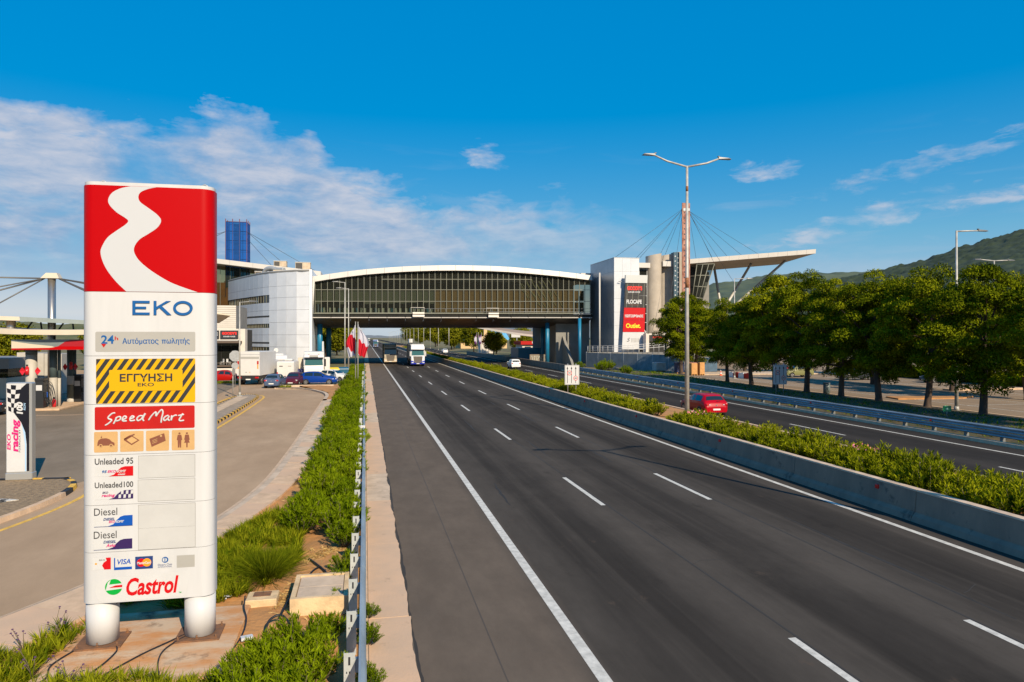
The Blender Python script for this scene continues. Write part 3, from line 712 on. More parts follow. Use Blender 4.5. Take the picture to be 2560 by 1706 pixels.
tp = stadium(7.978, 8.035, "top_cap", m_swhite, sg, .012)
for x in (-4.38, -2.74): MB().path([(x - .05, 13.4, 8.035), (x - .045, 13.4, 8.07), (x, 13.4, 8.095), (x + .045, 13.4, 8.07), (x + .05, 13.4, 8.035)], .012, 8).build("lifting_eye", m_galv, tp)
def y_(k): return SY0 - .0025 * k
ROADL = [(-3.88, 7.972), (-4.04, 7.93), (-4.17, 7.85), (-4.23, 7.74), (-4.21, 7.64), (-4.1, 7.52), (-3.98, 7.44), (-3.92, 7.38), (-3.97, 7.31), (-4.1, 7.21), (-4.24, 7.09), (-4.32, 6.95), (-4.35, 6.84), (-4.32, 6.69), (-4.24, 6.52), (-4.1, 6.33), (-3.95, 6.176)]
ROADR = [(-3.47, 7.972), (-3.6, 7.94), (-3.72, 7.88), (-3.76, 7.8), (-3.73, 7.71), (-3.6, 7.61), (-3.46, 7.5), (-3.4, 7.4), (-3.46, 7.28), (-3.6, 7.17), (-3.75, 7.06), (-3.83, 6.91), (-3.79, 6.77), (-3.67, 6.63), (-3.46, 6.47), (-3.2, 6.32), (-2.81, 6.176)]
def xzpoly(P, k, name, mat, parent): return MB().xz(P, y_(k)).build(name, mat, parent)
sl_ = lambda P: [(p[0], p[1]) for p in smooth_line([(a, c, 0) for a, c in P], 5)]
xzpoly(sl_(ROADL) + sl_(ROADR)[::-1], 1, "emblem_road", m_roadw, redc)
E_ = [(-3.85, 5.78), (-3.58, 5.78), (-3.58, 5.82), (-3.805, 5.82), (-3.805, 5.882), (-3.635, 5.882), (-3.635, 5.92), (-3.805, 5.92), (-3.805, 5.98), (-3.58, 5.98), (-3.58, 6.02), (-3.85, 6.02)]
K_ = [(-3.515, 5.78), (-3.472, 5.78), (-3.472, 5.868), (-3.425, 5.905), (-3.30, 5.78), (-3.235, 5.78), (-3.388, 5.935), (-3.245, 6.02), (-3.315, 6.02), (-3.472, 5.918), (-3.472, 6.02), (-3.515, 6.02)]
O_ = [(-3.047 + .157 * math.cos(a), 5.90 + .126 * math.sin(a)) for a in np.linspace(0, 2 * math.pi, 37)[:-1]]; Oi = [(-3.047 + .112 * math.cos(a), 5.90 + .084 * math.sin(a)) for a in np.linspace(0, 2 * math.pi, 37)[:-1]]
for P in (E_, K_): MB().side(P, SY0 - .02, SY0 - .002).build("letter", m_sblue, cabs[5])
MB().add([(x, yy, z) for yy in (SY0 - .02, SY0 - .002) for x, z in O_ + Oi], [(i, (i + 1) % 36, 36 + (i + 1) % 36, 36 + i) for i in range(36)] + [(i, 72 + i, 72 + (i + 1) % 36, (i + 1) % 36) for i in range(36)]).build("letter", m_sblue, cabs[5])
def panel(b_, mat, name, parent, k=1, r=.025): return xzpoly(rrect(*b_, r), k, name, mat, parent)
# 24h vending panel
p = panel((-4.43, -2.85, 5.15, 5.49), m_sgrey, "panel", sg)
text("24", -4.34, -4.14, 5.285, 5.43, y_(2), m_sblue, p, .025); text("h", -4.13, -4.075, 5.345, 5.41, y_(2), m_smart, p, .02)
xzpoly([(-4.34, 5.285), (-4.30, 5.22), (-4.26, 5.285)][::1], 2, "arrow", m_smart, p)
for dx in (0, .005): text("Αυτόματος", -4.01 + dx, -3.445 + dx, 5.262, 5.385, y_(2 + dx * 40), m_sblue, p); text("ωλητής", -3.315 + dx, -2.945 + dx, 5.262, 5.385, y_(2 + dx * 40), m_sblue, p)
xzpoly([(-3.38, 5.286), (-3.365, 5.286), (-3.365, 5.341), (-3.347, 5.341), (-3.347, 5.286), (-3.332, 5.286), (-3.332, 5.341), (-3.322, 5.341), (-3.322, 5.355), (-3.392, 5.355), (-3.392, 5.341), (-3.38, 5.341)], 2.1, "lettering", m_sblue, p)
# guarantee panel with hazard stripes
def clip(poly, b_):
    x0, x1, z0, z1 = b_
    for f in (lambda q: q[0] - x0, lambda q: x1 - q[0], lambda q: q[1] - z0, lambda q: z1 - q[1]):
        o = []
        for i, a in enumerate(poly):
            c = poly[(i + 1) % len(poly)]; fa, fc = f(a), f(c)
            if fa >= 0: o.append(a)
            if (fa >= 0) != (fc >= 0): t_ = fa / (fa - fc); o.append((a[0] + (c[0] - a[0]) * t_, a[1] + (c[1] - a[1]) * t_))
        poly = o
        if not poly: return []
    return poly
PY = (-4.42, -2.85, 4.27, 5.03)
p = panel(PY, m_syel, "panel", sg, 1, .02)
for i in range(-4, 13):
    x = PY[0] + .005 + i * .147
    q = clip([(x - .50, PY[2]), (x - .50 + .075, PY[2]), (x + .075, PY[3]), (x, PY[3])], (PY[0] + .004, PY[1] - .004, PY[2] + .004, PY[3] - .004))
    if len(q) > 2: xzpoly(q, 2, "stripe", m_ink, p)
panel((-4.215, -3.055, 4.48, 4.84), m_syel, "text_field", p, 3, .02)
text("ΕΓΓΥΗΣΗ", -4.05, -3.22, 4.635, 4.775, y_(4), m_ink, p, .03); text("EKO", -3.77, -3.51, 4.555, 4.615, y_(4), m_ink, p, .015)
# shop panel with brush script
p = panel((-4.44, -2.86, 3.825, 4.215), m_smart, "panel", sg)
STR = [[(-4.12, 4.11), (-4.17, 4.1), (-4.23, 4.04), (-4.22, 4.01), (-4.19, 4.0), (-4.18, 3.98), (-4.23, 3.93), (-4.28, 3.9)], [(-4.1, 4.04), (-4.12, 3.98), (-4.15, 3.92)], [(-4.12, 4.01), (-4.08, 4.04), (-4.04, 4.04), (-4.05, 3.99), (-4.11, 3.97)],
       [(-4.01, 3.99), (-3.96, 4.01), (-3.95, 4.04), (-3.98, 4.05), (-4.01, 4.01), (-4.0, 3.97), (-3.94, 3.97)], [(-3.89, 4.0), (-3.84, 4.02), (-3.83, 4.04), (-3.86, 4.05), (-3.89, 4.01), (-3.88, 3.97), (-3.81, 3.98)],
       [(-3.69, 4.05), (-3.74, 4.05), (-3.78, 4.01), (-3.77, 3.97), (-3.72, 3.99), (-3.68, 4.05), (-3.65, 4.09), (-3.69, 4.0), (-3.67, 3.96)], [(-3.6, 3.97), (-3.55, 4.05), (-3.49, 4.11), (-3.48, 4.09), (-3.48, 4.04), (-3.44, 4.1), (-3.39, 4.15), (-3.37, 4.1), (-3.39, 4.01), (-3.4, 3.92)],
       [(-3.28, 4.05), (-3.33, 4.03), (-3.36, 3.99), (-3.34, 3.96), (-3.29, 4.0), (-3.27, 4.04), (-3.29, 3.98), (-3.26, 3.96)], [(-3.23, 4.05), (-3.24, 3.96), (-3.22, 4.02), (-3.17, 4.05), (-3.15, 4.04)], [(-3.05, 4.08), (-3.09, 4.01), (-3.11, 3.97), (-3.09, 3.95), (-3.03, 3.96)], [(-3.13, 4.04), (-3.03, 4.06)]]
for s_ in STR: MB().path([(a, y_(2), c) for a, c in sl_(s_)], [.011] + [.0145] * (len(sl_(s_)) - 2) + [.009], 6).build("lettering", m_swhite, p)
# four service icons
ic = [panel((x, x + .368, 3.445, 3.795), m_tan, "icon", sg, 1, .02) for x in (-4.45, -4.045, -3.64, -3.23)]
car_ = [(-4.40, 3.56), (-4.395, 3.61), (-4.38, 3.655), (-4.34, 3.68), (-4.26, 3.685), (-4.21, 3.665), (-4.175, 3.625), (-4.135, 3.605), (-4.13, 3.56)]
xzpoly(car_[::-1], 2, "pictogram", m_brown, ic[0]); xzpoly([(-4.35, 3.69), (-4.33, 3.73), (-4.325, 3.69)], 2, "pictogram", m_brown, ic[0])
for x in (-4.345, -4.185): MB().disc((x, y_(3), 3.56), .028, "Y", 16).build("pictogram", m_tan, ic[0]); MB().disc((x, y_(4), 3.56), .016, "Y", 12).build("pictogram", m_brown, ic[0])
xzpoly([(-3.99, 3.645), (-3.86, 3.72), (-3.74, 3.635), (-3.865, 3.555)], 2, "pictogram", m_brown, ic[1]); xzpoly([(-3.945, 3.645), (-3.86, 3.70), (-3.77, 3.638), (-3.865, 3.58)], 3, "pictogram", m_tan, ic[1])
MB().path([(-3.98, y_(2), 3.66), (-3.90, y_(2), 3.71), (-3.82, y_(2), 3.74)], .012, 6).build("pictogram", m_brown, ic[1])
xzpoly([(-3.585, 3.655), (-3.35, 3.745), (-3.325, 3.615), (-3.55, 3.515)][::-1], 2, "pictogram", m_brown, ic[2])
MB().disc((-3.40, y_(3), 3.70), .018, "Y", 12).build("pictogram", m_tan, ic[2])
for k in range(3): xzpoly([(-3.54, 3.62 - k * .025), (-3.46, 3.65 - k * .025), (-3.46, 3.657 - k * .025), (-3.54, 3.627 - k * .025)], 3, "pictogram", m_tan, ic[2])
for x, skirt in ((-3.105, 0), (-2.985, 1)):
    MB().disc((x, y_(2), 3.735), .017, "Y", 12).build("pictogram", m_brown, ic[3])
    body = [(x - .03, 3.71), (x + .03, 3.71), (x + .045, 3.62), (x + .03, 3.62)] + ([(x + .045, 3.57), (x + .012, 3.57), (x + .01, 3.49), (x - .01, 3.49), (x - .012, 3.57), (x - .045, 3.57)] if skirt else [(x + .026, 3.49), (x + .004, 3.49), (x, 3.58), (x - .004, 3.49), (x - .026, 3.49)]) + [(x - .03, 3.62), (x - .045, 3.62)]
    xzpoly(body[::-1], 2, "pictogram", m_brown, ic[3])
# price windows, fuel names, fuel logos
for b_ in ((-3.75, -2.865, 2.99, 3.36), (-3.755, -2.865, 2.59, 2.95), (-3.75, -2.86, 2.13, 2.52), (-3.75, -2.86, 1.765, 2.12)):
    f_ = xzpoly(rect(b_[0] - .012, b_[1] + .012, b_[2] - .008, b_[3] + .008), 1, "price_frame", m_seam, sg)
    MB().box(b_[0] - .008, b_[1] + .008, SY0 - .006, SY0 - .0025, b_[2] - .004, b_[3] + .004).build("price_window", m_price, sg)
text("Unleaded 95", -4.44, -3.84, 3.235, 3.345, y_(1), m_dgrey, sg, .02); text("Unleaded100", -4.44, -3.84, 2.84, 2.94, y_(1), m_dgrey, sg, .02)
text("Diesel", -4.45, -4.09, 2.375, 2.50, y_(1), m_dgrey, sg, .005); text("Diesel", -4.455, -4.10, 1.985, 2.11, y_(1), m_dgrey, sg, .005)
def swoosh(x0, x1, z0, z1): return [(x0 + (x1 - x0) * a, z0 + (z1 - z0) * c) for a, c in ((.36, 0), (.5, .18), (.58, .55), (.68, .88), (.78, .99), (1, 1), (1, 0))]
def logo(b_, mat, items, check=False):
    l_ = xzpoly(rect(*b_), 1, "fuel_logo", m_signwhite, sg)
    xzpoly(swoosh(*b_), 2, "swoosh", mat, l_)
    for s_, a, c, d, e, m_ in items: text(s_, b_[0] + (b_[1] - b_[0]) * a, b_[0] + (b_[1] - b_[0]) * c, b_[2] + (b_[3] - b_[2]) * d, b_[2] + (b_[3] - b_[2]) * e, y_(3), m_, l_, .03, .25)
    return l_
logo((-4.44, -3.84, 3.035, 3.20), m_crim, [("95", .19, .32, .36, .64, m_sblue), ("EKO", .33, .56, .38, .64, m_mag), ("NOMY", .54, .82, .36, .64, m_signwhite), ("unleaded", .6, .79, .1, .3, m_signwhite)])
l_ = logo((-4.44, -3.84, 2.645, 2.795), m_purple, [("EKO", .2, .35, .66, .9, m_purple), ("racing", .18, .53, .2, .62, m_mag)])
for i in range(6):
    for j in range(2):
        x, z = -4.07 + i * .038, 2.66 + .066 * ((i + j) % 2) + .0
        if j == 0: xzpoly([(x, z), (x + .038, z + .004), (x + .042, z + .064), (x + .004, z + .06)], 3, "chequer", m_signwhite, l_)
logo((-4.45, -3.85, 2.19, 2.365), m_cblue, [("DIESEL", .24, .54, .56, .82, m_navy), ("EKO", .38, .54, .3, .54, m_mag), ("NOMY", .53, .78, .3, .54, m_signwhite)])
logo((-4.455, -3.855, 1.80, 1.965), m_purple, [("DIESEL", .25, .58, .62, .9, m_navy), ("Avio", .32, .56, .22, .56, m_mag)])
for b_ in ((-4.45, -3.85, 2.182, 2.189), (-4.455, -3.855, 1.792, 1.799)): xzpoly(rect(*b_), 2, "underline", m_navy, sg)
# payment cards
c1 = xzpoly(rect(-4.47, -4.19, 1.46, 1.66), 1, "card_plate", m_signwhite, sg)
xzpoly([(-4.19, 1.46), (-4.19, 1.66), (-4.27, 1.66), (-4.255, 1.61), (-4.30, 1.58), (-4.325, 1.53), (-4.29, 1.46)][::-1], 2, "swoosh", m_crim, c1); text("EKO", -4.37, -4.28, 1.61, 1.635, y_(2), m_dgrey, c1, .01); xzpoly(rect(-4.435, -4.405, 1.55, 1.578), 2, "chip", m_corange, c1)
c2 = xzpoly(rect(-4.14, -3.86, 1.44, 1.645), 1, "card_plate", m_signwhite, sg)
xzpoly(rect(-4.14, -3.86, 1.44, 1.485), 2, "band", m_cblue, c2); xzpoly(rect(-4.14, -4.122, 1.485, 1.645), 2, "band", m_cblue, c2); text("VISA", -4.09, -3.88, 1.53, 1.62, y_(2), m_cblue, c2, .02, .2)
c3 = xzpoly(rect(-3.81, -3.53, 1.43, 1.645), 1, "card_plate", m_navy, sg)
MB().disc((-3.715, y_(2), 1.54), .07, "Y", 24).build("disc", m_crim, c3); MB().disc((-3.625, y_(3), 1.54), .07, "Y", 24).build("disc", m_corange, c3); text("MasterCard", -3.775, -3.565, 1.515, 1.56, y_(4), m_signwhite, c3, .03)
c4 = xzpoly(rect(-3.48, -3.195, 1.42, 1.635), 1, "card_plate", m_signwhite, sg)
MB().disc((-3.335, y_(2), 1.565), .052, "Y", 24).build("disc", m_sblue, c4); MB().disc((-3.34, y_(3), 1.565), .035, "Y", 20).build("disc", m_signwhite, c4); xzpoly(rect(-3.344, -3.33, 1.53, 1.60), 4, "band", m_sblue, c4)
text("Diners Club", -3.45, -3.225, 1.465, 1.50, y_(2), m_navy, c4, .01); text("INTERNATIONAL", -3.45, -3.225, 1.435, 1.455, y_(2), m_navy, c4, .01)
xzpoly(rect(-3.15, -2.86, 1.415, 1.625), 1, "card_plate", m_sgrey, sg)
# oil brand panel
cp = xzpoly([(-2.92, 1.36), (-4.30, 1.30), (-4.40, 1.22), (-4.43, 1.10), (-4.40, .98), (-4.34, .905), (-3.02, .92)], 1, "panel", m_signwhite, sg)
text("Castrol", -3.95, -3.12, .985, 1.29, y_(2), m_crim, cp, .03, .22)
text("TM", -3.12, -3.075, .975, 1.0, y_(2), m_cgreen, cp, .02)
bl = MB().disc((-4.145, y_(2), 1.155), .135, "Y", 32).build("emblem_ball", m_cgreen, cp)
xzpoly([(-4.27, 1.10), (-4.005, 1.12), (-4.005, 1.21), (-4.215, 1.20), (-4.19, 1.28), (-4.235, 1.24)], 3, "emblem_band", m_signwhite, cp)
xzpoly([(-4.22, 1.145), (-4.01, 1.145), (-4.01, 1.185), (-4.12, 1.18)], 4, "emblem_flash", m_crim, cp)
# legs and rusty foot plates
m_rustplate = M("rusty_steel", (.23, .105, .045), .85, col2=(.13, .07, .04), scale=6, bump=.4, bscale=30)
for x, yy in ((SX0 + .262, 13.45), (SX1 - .262, 13.45)):
    lg = MB().tube((x, yy, .175), (x, yy, .884), .255, n=40).build("leg", m_swhite, sg)
    fp = MB().obox((x, yy - .02, .15), (.74, .66, .028), .02).build("foot_plate", m_rustplate, sg)
    for a in (-.31, 0, .31):
        for c in (-.28, .26):
            MB().tube((x + a, yy + c, .164), (x + a, yy + c, .225), .014, n=8).tube((x + a, yy + c, .164), (x + a, yy + c, .185), .028, n=6, smooth=False).build("bolt", m_rustplate, fp)
sg.location.x -= .03
# foundation and the clutter around it
m_slab = M("stained_slab", (.50, .235, .085), .9, col2=(.52, .38, .25), scale=1.5, detail=9, bump=.35, bscale=14, fac=(.38, .62), stretch=(1, 2.2, 1))
def add_stain(m, col, scale, lo, hi):
    """a second, darker stain layer over a material's colour"""
    t = m.node_tree; b = t.nodes["Principled BSDF"]; src = b.inputs["Base Color"].links[0].from_socket
    n = t.nodes.new("ShaderNodeTexNoise"); n.inputs["Scale"].default_value = scale; n.inputs["Detail"].default_value = 8; n.inputs["Roughness"].default_value = .65
    g = t.nodes.new("ShaderNodeTexCoord"); t.links.new(g.outputs["Object"], n.inputs["Vector"])
    r = t.nodes.new("ShaderNodeMapRange"); r.inputs[1].default_value, r.inputs[2].default_value = lo, hi; t.links.new(n.outputs["Fac"], r.inputs[0])
    x = t.nodes.new("ShaderNodeMixRGB"); x.inputs[2].default_value = (*col, 1); t.links.new(r.outputs[0], x.inputs[0]); t.links.new(src, x.inputs[1]); t.links.new(x.outputs[0], b.inputs["Base Color"])
add_stain(m_slab, (.13, .075, .04), .9, .56, .66)
add_stain(m_conc, (.34, .24, .16), 1.6, .60, .72); add_stain(m_conc_grey, (.24, .19, .14), 1.3, .58, .72); add_stain(m_bar, (.07, .068, .06), 2.2, .58, .72)
m_cable = M("black_cable", (.012, .012, .014), .5)
m_box = M("cream_concrete", (.58, .42, .24), .9, var=.18, scale=3.5, bump=.3, bscale=20)
fs_ = tag(MB().cbox(-5.05, -2.2, 11.7, 14.75, -.02, .135, .02).build("foundation_slab", m_slab), "rust-stained concrete slab under the price sign", "slab")
for i, (lb, P) in enumerate([("thin black cable arching over the slab below the left leg", [(-4.72, 13.25, .15), (-4.9, 12.6, .16), (-4.8, 12.1, .16), (-5.0, 11.7, .14)]),
        ("black cable hanging from the left leg to the grass", [(-4.15, 13.2, .15), (-4.05, 12.9, .17), (-4.12, 12.4, .16), (-4.3, 11.9, .15)]),
        ("long black cable crossing the middle of the slab", [(-3.05, 13.5, .16), (-3.3, 13.15, .16), (-3.6, 12.75, .155), (-3.9, 12.2, .155), (-4.1, 11.8, .15)]),
        ("double black cable looping forward from the right leg", [(-3.02, 13.42, .16), (-3.2, 13.1, .16), (-3.3, 12.75, .16), (-3.25, 12.3, .16), (-3.1, 11.8, .15)]),
        ("black cable trailing over the slab edge towards the concrete boxes", [(-2.33, 14.9, .25), (-2.27, 14.4, .2), (-2.15, 13.9, .16), (-2.12, 13.3, .14), (-2.2, 12.7, .1), (-2.35, 12.1, .06)])]):
    tag(MB().path(smooth_line(P, 6), .013, 7).build("cable", m_cable), lb, "cable")
bx = thing("utility_box", "large cream concrete utility box with grey lid beside the guard rail", "utility box", (-.86, 14.8, 0), world=True)
MB().box(-1.40, -.32, 14.1, 14.19, 0, .40).build("front_wall", m_box, bx); MB().box(-1.40, -.32, 15.45, 15.54, 0, .40).build("rear_wall", m_box, bx)
MB().box(-1.40, -1.31, 14.192, 15.448, 0, .398).build("side_wall", m_box, bx); MB().box(-.41, -.32, 14.192, 15.448, 0, .398).build("side_wall", m_box, bx)
MB().cbox(-1.30, -.42, 14.2, 14.81, .30, .375, .01).build("lid", m_conc_grey, bx); MB().cbox(-1.30, -.42, 14.82, 15.44, .30, .37, .01).build("lid", m_conc_grey, bx)
bx2 = thing("utility_box", "small concrete manhole with rusty lid behind the slab corner", "utility box", (-2.05, 14.95, 0), world=True)
MB().cbox(-2.32, -1.72, 14.78, 15.3, 0, .19, .015).build("frame", m_box, bx2); MB().cbox(-2.2, -1.86, 14.98, 15.24, .18, .2, .005).build("lid", m_rustplate, bx2)
for lb, P in (("black hose bent over the soil in front of the large concrete box", [(-1.75, 13.2, .05), (-1.7, 13.5, .25), (-1.5, 13.6, .3), (-1.3, 13.3, .2), (-1.25, 13.0, .05)]), ("dark pipe leaning on the corner of the large concrete box", [(-1.62, 13.9, .05), (-1.48, 14.4, .22), (-1.38, 15.0, .3), (-1.30, 15.7, .12), (-1.15, 16.6, .12), (-1.0, 17.0, .08)]), ("dry black stem lying across the straw-covered soil", [(-.75, 16.0, .1), (-.9, 16.6, .12), (-1.3, 17.6, .1)])):
    tag(MB().path(smooth_line(P, 6), .022, 7).build("hose", m_cable), lb, "hose")
tag(MB().obox((-2.02, 13.1, .14), (.2, .12, .05), .3).build("wrapper", m_signwhite), "small white wrapper lying at the slab edge", "litter")
tag(MB().obox((-2.95, 15.3, .12), (.35, .22, .04), .5, ("X", .2)).obox((-2.8, 15.35, .13), (.2, .2, .03), 1.1, ("Y", .3)).build("plastic_sheet", M("crumpled_plastic", (.5, .55, .6), .3)), "crumpled pale plastic sheet in the weeds behind the sign legs", "litter")
# ------------------------------------------------------------------ bridge restaurant over the motorway
m_fascia = M("fascia_white", (.53, .505, .47), .45, var=.04, scale=.7)
m_frame = M("mullion_grey", (.19, .195, .155), .5, metal=.2)
m_pane = glass("tinted_pane", (.42, .46, .38), .10)
m_pane_dark = glass("dark_pane", (.22, .26, .26), .16)
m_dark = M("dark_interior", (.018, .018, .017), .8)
m_blindg = M("blind_grey_green", (.17, .175, .15), .9, var=.08, scale=3)
m_blindb = M("blind_brown", (.34, .195, .09), .9, var=.08, scale=3)
m_ledge = M("ledge_panel", (.055, .06, .06), .35, metal=.3, var=.2, scale=1.5)
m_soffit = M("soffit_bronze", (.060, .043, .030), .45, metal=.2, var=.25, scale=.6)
m_alu = M("aluminium_panel", (.56, .585, .62), .35, metal=.05, var=.05, scale=.5)
m_alud = M("aluminium_panel_shaded", (.30, .34, .38), .35, metal=.55, var=.08, scale=.5)  # sides of the lift tower: their shade is put into a darker colour
m_teal = M("blue_column", (.01, .16, .30), .4, var=.1, scale=1)
m_wallgrey = M("wall_grey", (.22, .215, .20), .85, var=.12, scale=.6)
m_concbld = M("fair_faced_concrete", (.40, .35, .29), .8, var=.10, scale=.5, bump=.1, bscale=6)
ARC = [(-9.57, 16.37), (-6.27, 16.97), (-3.03, 17.49), (0.29, 17.95), (3.57, 18.27), (6.84, 18.56), (10.2, 18.77), (13.53, 18.92), (16.85, 19.0), (20.16, 19.03), (23.57, 19.01), (26.98, 18.92), (30.33, 18.72), (33.73, 18.49), (37.22, 18.23), (40.68, 17.9), (43.9, 17.55)]
def arc_z(x):
    for (a, za), (b_, zb) in zip(ARC, ARC[1:]):
        if x <= b_: return za + (zb - za) * max(0, x - a) / (b_ - a)
    return ARC[-1][1]
lvl = lambda z, x: z + (z - 5.4) * .0014 * (x - 17)
br = thing("bridge_restaurant", "glazed restaurant bridge with curved white roof edge spanning the motorway", "bridge", (17.2, 134, 0), world=True)
YG = 134.5
for (a, za), (b_, zb) in zip(ARC, ARC[1:]):                       # roof edge panels
    g_ = .02
    MB().add([(a + g_, 133.72, za - 1.0), (b_ - g_, 133.72, zb - 1.0), (b_ - g_, 133.9, zb), (a + g_, 133.9, za), (a + g_, 134.4, za - 1.0), (b_ - g_, 134.4, zb - 1.0), (b_ - g_, 134.4, zb), (a + g_, 134.4, za)],
             [(0, 1, 2, 3), (3, 2, 6, 7), (0, 4, 5, 1), (0, 3, 7, 4), (1, 5, 6, 2)]).build("fascia_panel", m_fascia, br)
rf_ = MB(); rf_.grid([[(x, 134.4, z - .02) for x, z in ARC], [(x, 159.5, z - .6) for x, z in ARC]], False); rf_.grid([[(x, 133.95, z - 1.02) for x, z in ARC], [(x, 159.5, z - 1.2) for x, z in ARC]], False)
rf_.build("roof", m_fascia, br)
x0, x1, ncol = -8.9, 43.7, 48
xs = [x0 + (x1 - x0) * i / ncol for i in range(ncol + 1)]
rows = [10.0, 12.2, 14.4, 16.4]
random.seed(21)
for i, x in enumerate(xs):
    MB().box(x - .04, x + .04, YG - .08, YG + .06, lvl(9.9, x), arc_z(x) - 1.03).build("mullion", m_frame, br)
    if i == ncol: break
    xa, xb = xs[i] + .045, xs[i + 1] - .045
    tops = [r_ for r_ in rows if lvl(r_, x) < min(arc_z(xa), arc_z(xb)) - 1.5] + [None]
    for j in range(len(tops) - 1):
        za0, zb0 = lvl(tops[j], xa) + .05, lvl(tops[j], xb) + .05
        za1, zb1 = (lvl(tops[j + 1], xa), lvl(tops[j + 1], xb)) if tops[j + 1] else (arc_z(xa) - 1.05, arc_z(xb) - 1.05)
        MB().add([(xa, YG, za0), (xb, YG, zb0), (xb, YG, zb1), (xa, YG, za1)], [(0, 1, 2, 3)]).build("pane", m_pane, br)
        brown = x > 13.0
        if (j == 1 or (j == 0 and brown)) and x < 42.5:
            dr = random.uniform(0, .06); gap = random.choice((0, 0, 0, .12))
            MB().box(xa + .03 + gap, xb - .03, YG + .35, YG + .38, za0 + .02 + dr, za1 - .15).build("blind", m_blindb if brown else m_blindg, br)
        if j == 0 and not brown and random.random() < .5: MB().box(xa + .03, xb - .03, YG + .35, YG + .38, za1 - random.uniform(.25, .6), za1 - .05).build("blind", m_blindg, br)
for r_ in rows[:3]:
    MB().add([(x0, YG - .06, lvl(r_, x0) - .05), (x1, YG - .06, lvl(r_, x1) - .05), (x1, YG - .06, lvl(r_, x1) + .04), (x0, YG - .06, lvl(r_, x0) + .04)], [(0, 1, 2, 3)]).build("transom", m_frame, br)
xa, xb = xs[11], xs[37]
MB().add([(xa, YG - .055, lvl(16.4, xa) - .05), (xb, YG - .055, lvl(16.4, xb) - .05), (xb, YG - .055, lvl(16.4, xb) + .04), (xa, YG - .055, lvl(16.4, xa) + .04)], [(0, 1, 2, 3)]).build("transom", m_frame, br)
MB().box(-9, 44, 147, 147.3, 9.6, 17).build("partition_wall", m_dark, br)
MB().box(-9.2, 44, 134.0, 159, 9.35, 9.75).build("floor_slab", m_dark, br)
for i in range(14):                                              # lit strips under the restaurant ceiling seen through the glass
    xx = 1 + i * 2.6
    MB().box(xx, xx + 1.4, 139, 139.12, arc_z(xx) - 2.9, arc_z(xx) - 2.84).build("ceiling_strip", m_signwhite, br)
for i in range(26):
    xx = -8.2 + i * .82 + random.uniform(-.2, .2)
    MB().cbox(xx, xx + .4, 135.6, 136.0, 9.95, 10.4, .03).cbox(xx, xx + .4, 135.95, 136.0, 10.35, 10.85, .02).build("chair", m_signwhite if i % 4 else m_teal, br)
x = -9.3; i = 0
while x < 43.5:                                                  # outer ledge of dark panels, white strip under it
    xe = min(x + 3.36, 43.8); z0, z1 = lvl(9.05, x), lvl(9.85, x)
    MB().add([(x + .03, 133.75, z0 + .12), (xe - .08, 133.75, z0 + .12), (xe - .08, 133.35, z1 - .12), (x + .03, 133.35, z1 - .12)], [(0, 1, 2, 3)]).build("ledge_panel", m_ledge, br)
    MB().box(x, xe, 133.2, 134.3, z1 - .06, z1 + .05).build("ledge_rail", m_frame, br)
    MB().box(xe - .12, xe - .02, 133.4, 134.2, z0 + .1, z1 - .07).build("ledge_bracket", m_dark, br)
    x = xe; i += 1
MB().add([(-9.4, 133.55, lvl(9.0, -9.4)), (43.8, 133.55, lvl(9.0, 43.8)), (43.8, 133.55, lvl(9.14, 43.8)), (-9.4, 133.55, lvl(9.14, -9.4)), (-9.4, 134.3, lvl(9.14, -9.4)), (43.8, 134.3, lvl(9.14, 43.8))], [(0, 1, 2, 3), (3, 2, 5, 4)]).build("edge_strip", m_fascia, br)
x = -9.3
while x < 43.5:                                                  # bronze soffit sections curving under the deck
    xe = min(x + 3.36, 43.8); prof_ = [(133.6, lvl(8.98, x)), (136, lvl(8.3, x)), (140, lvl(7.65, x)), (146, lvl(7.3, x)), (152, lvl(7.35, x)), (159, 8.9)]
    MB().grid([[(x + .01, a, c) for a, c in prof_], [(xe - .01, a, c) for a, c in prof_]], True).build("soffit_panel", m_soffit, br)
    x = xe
for a, c, z in ((9.0, 43.6, 10.75), (19.0, 43.6, 10.2)):          # maintenance hand rails on the ledge
    MB().path([(a, 133.4, lvl(z, a)), (c, 133.4, lvl(z, c))], .03, 6).build("hand_rail", m_galv, br)
for i in range(25): MB().tube((9.2 + i * 1.43, 133.4, lvl(9.9, 9 + i * 1.4)), (9.2 + i * 1.43, 133.4, lvl(10.75, 9 + i * 1.4)), .02, n=6).build("rail_post", m_galv, br)
m_cradle = M("cradle_white", (.75, .70, .62), .5)
for lb, xx, wd in (("white maintenance cradle hanging left of the middle of the bridge ledge", 8.7, 2.2), ("white maintenance cradle hanging right of the middle of the bridge ledge", 23.0, 2.0)):
    c_ = thing("maintenance_cradle", lb, "cradle", (xx, 133.1, 9.1), world=True)
    MB().cbox(xx, xx + wd, 132.85, 133.15, 9.15, 9.55, .03).build("basket", m_cradle, c_); MB().cbox(xx, xx + wd, 132.8, 133.15, 9.7, 10.02, .03).build("top_box", m_cradle, c_)
    MB().path([(xx - .3, 133.1, 10.0), (xx - .3, 133.1, 10.9), (xx + wd, 133.1, 10.9), (xx + wd, 133.1, 10.0)], .035, 6).build("hoop", m_cradle, c_)
m_reflection_strip = M("pale_reflection_strip", (.62, .55, .36), .4)
random.seed(5)
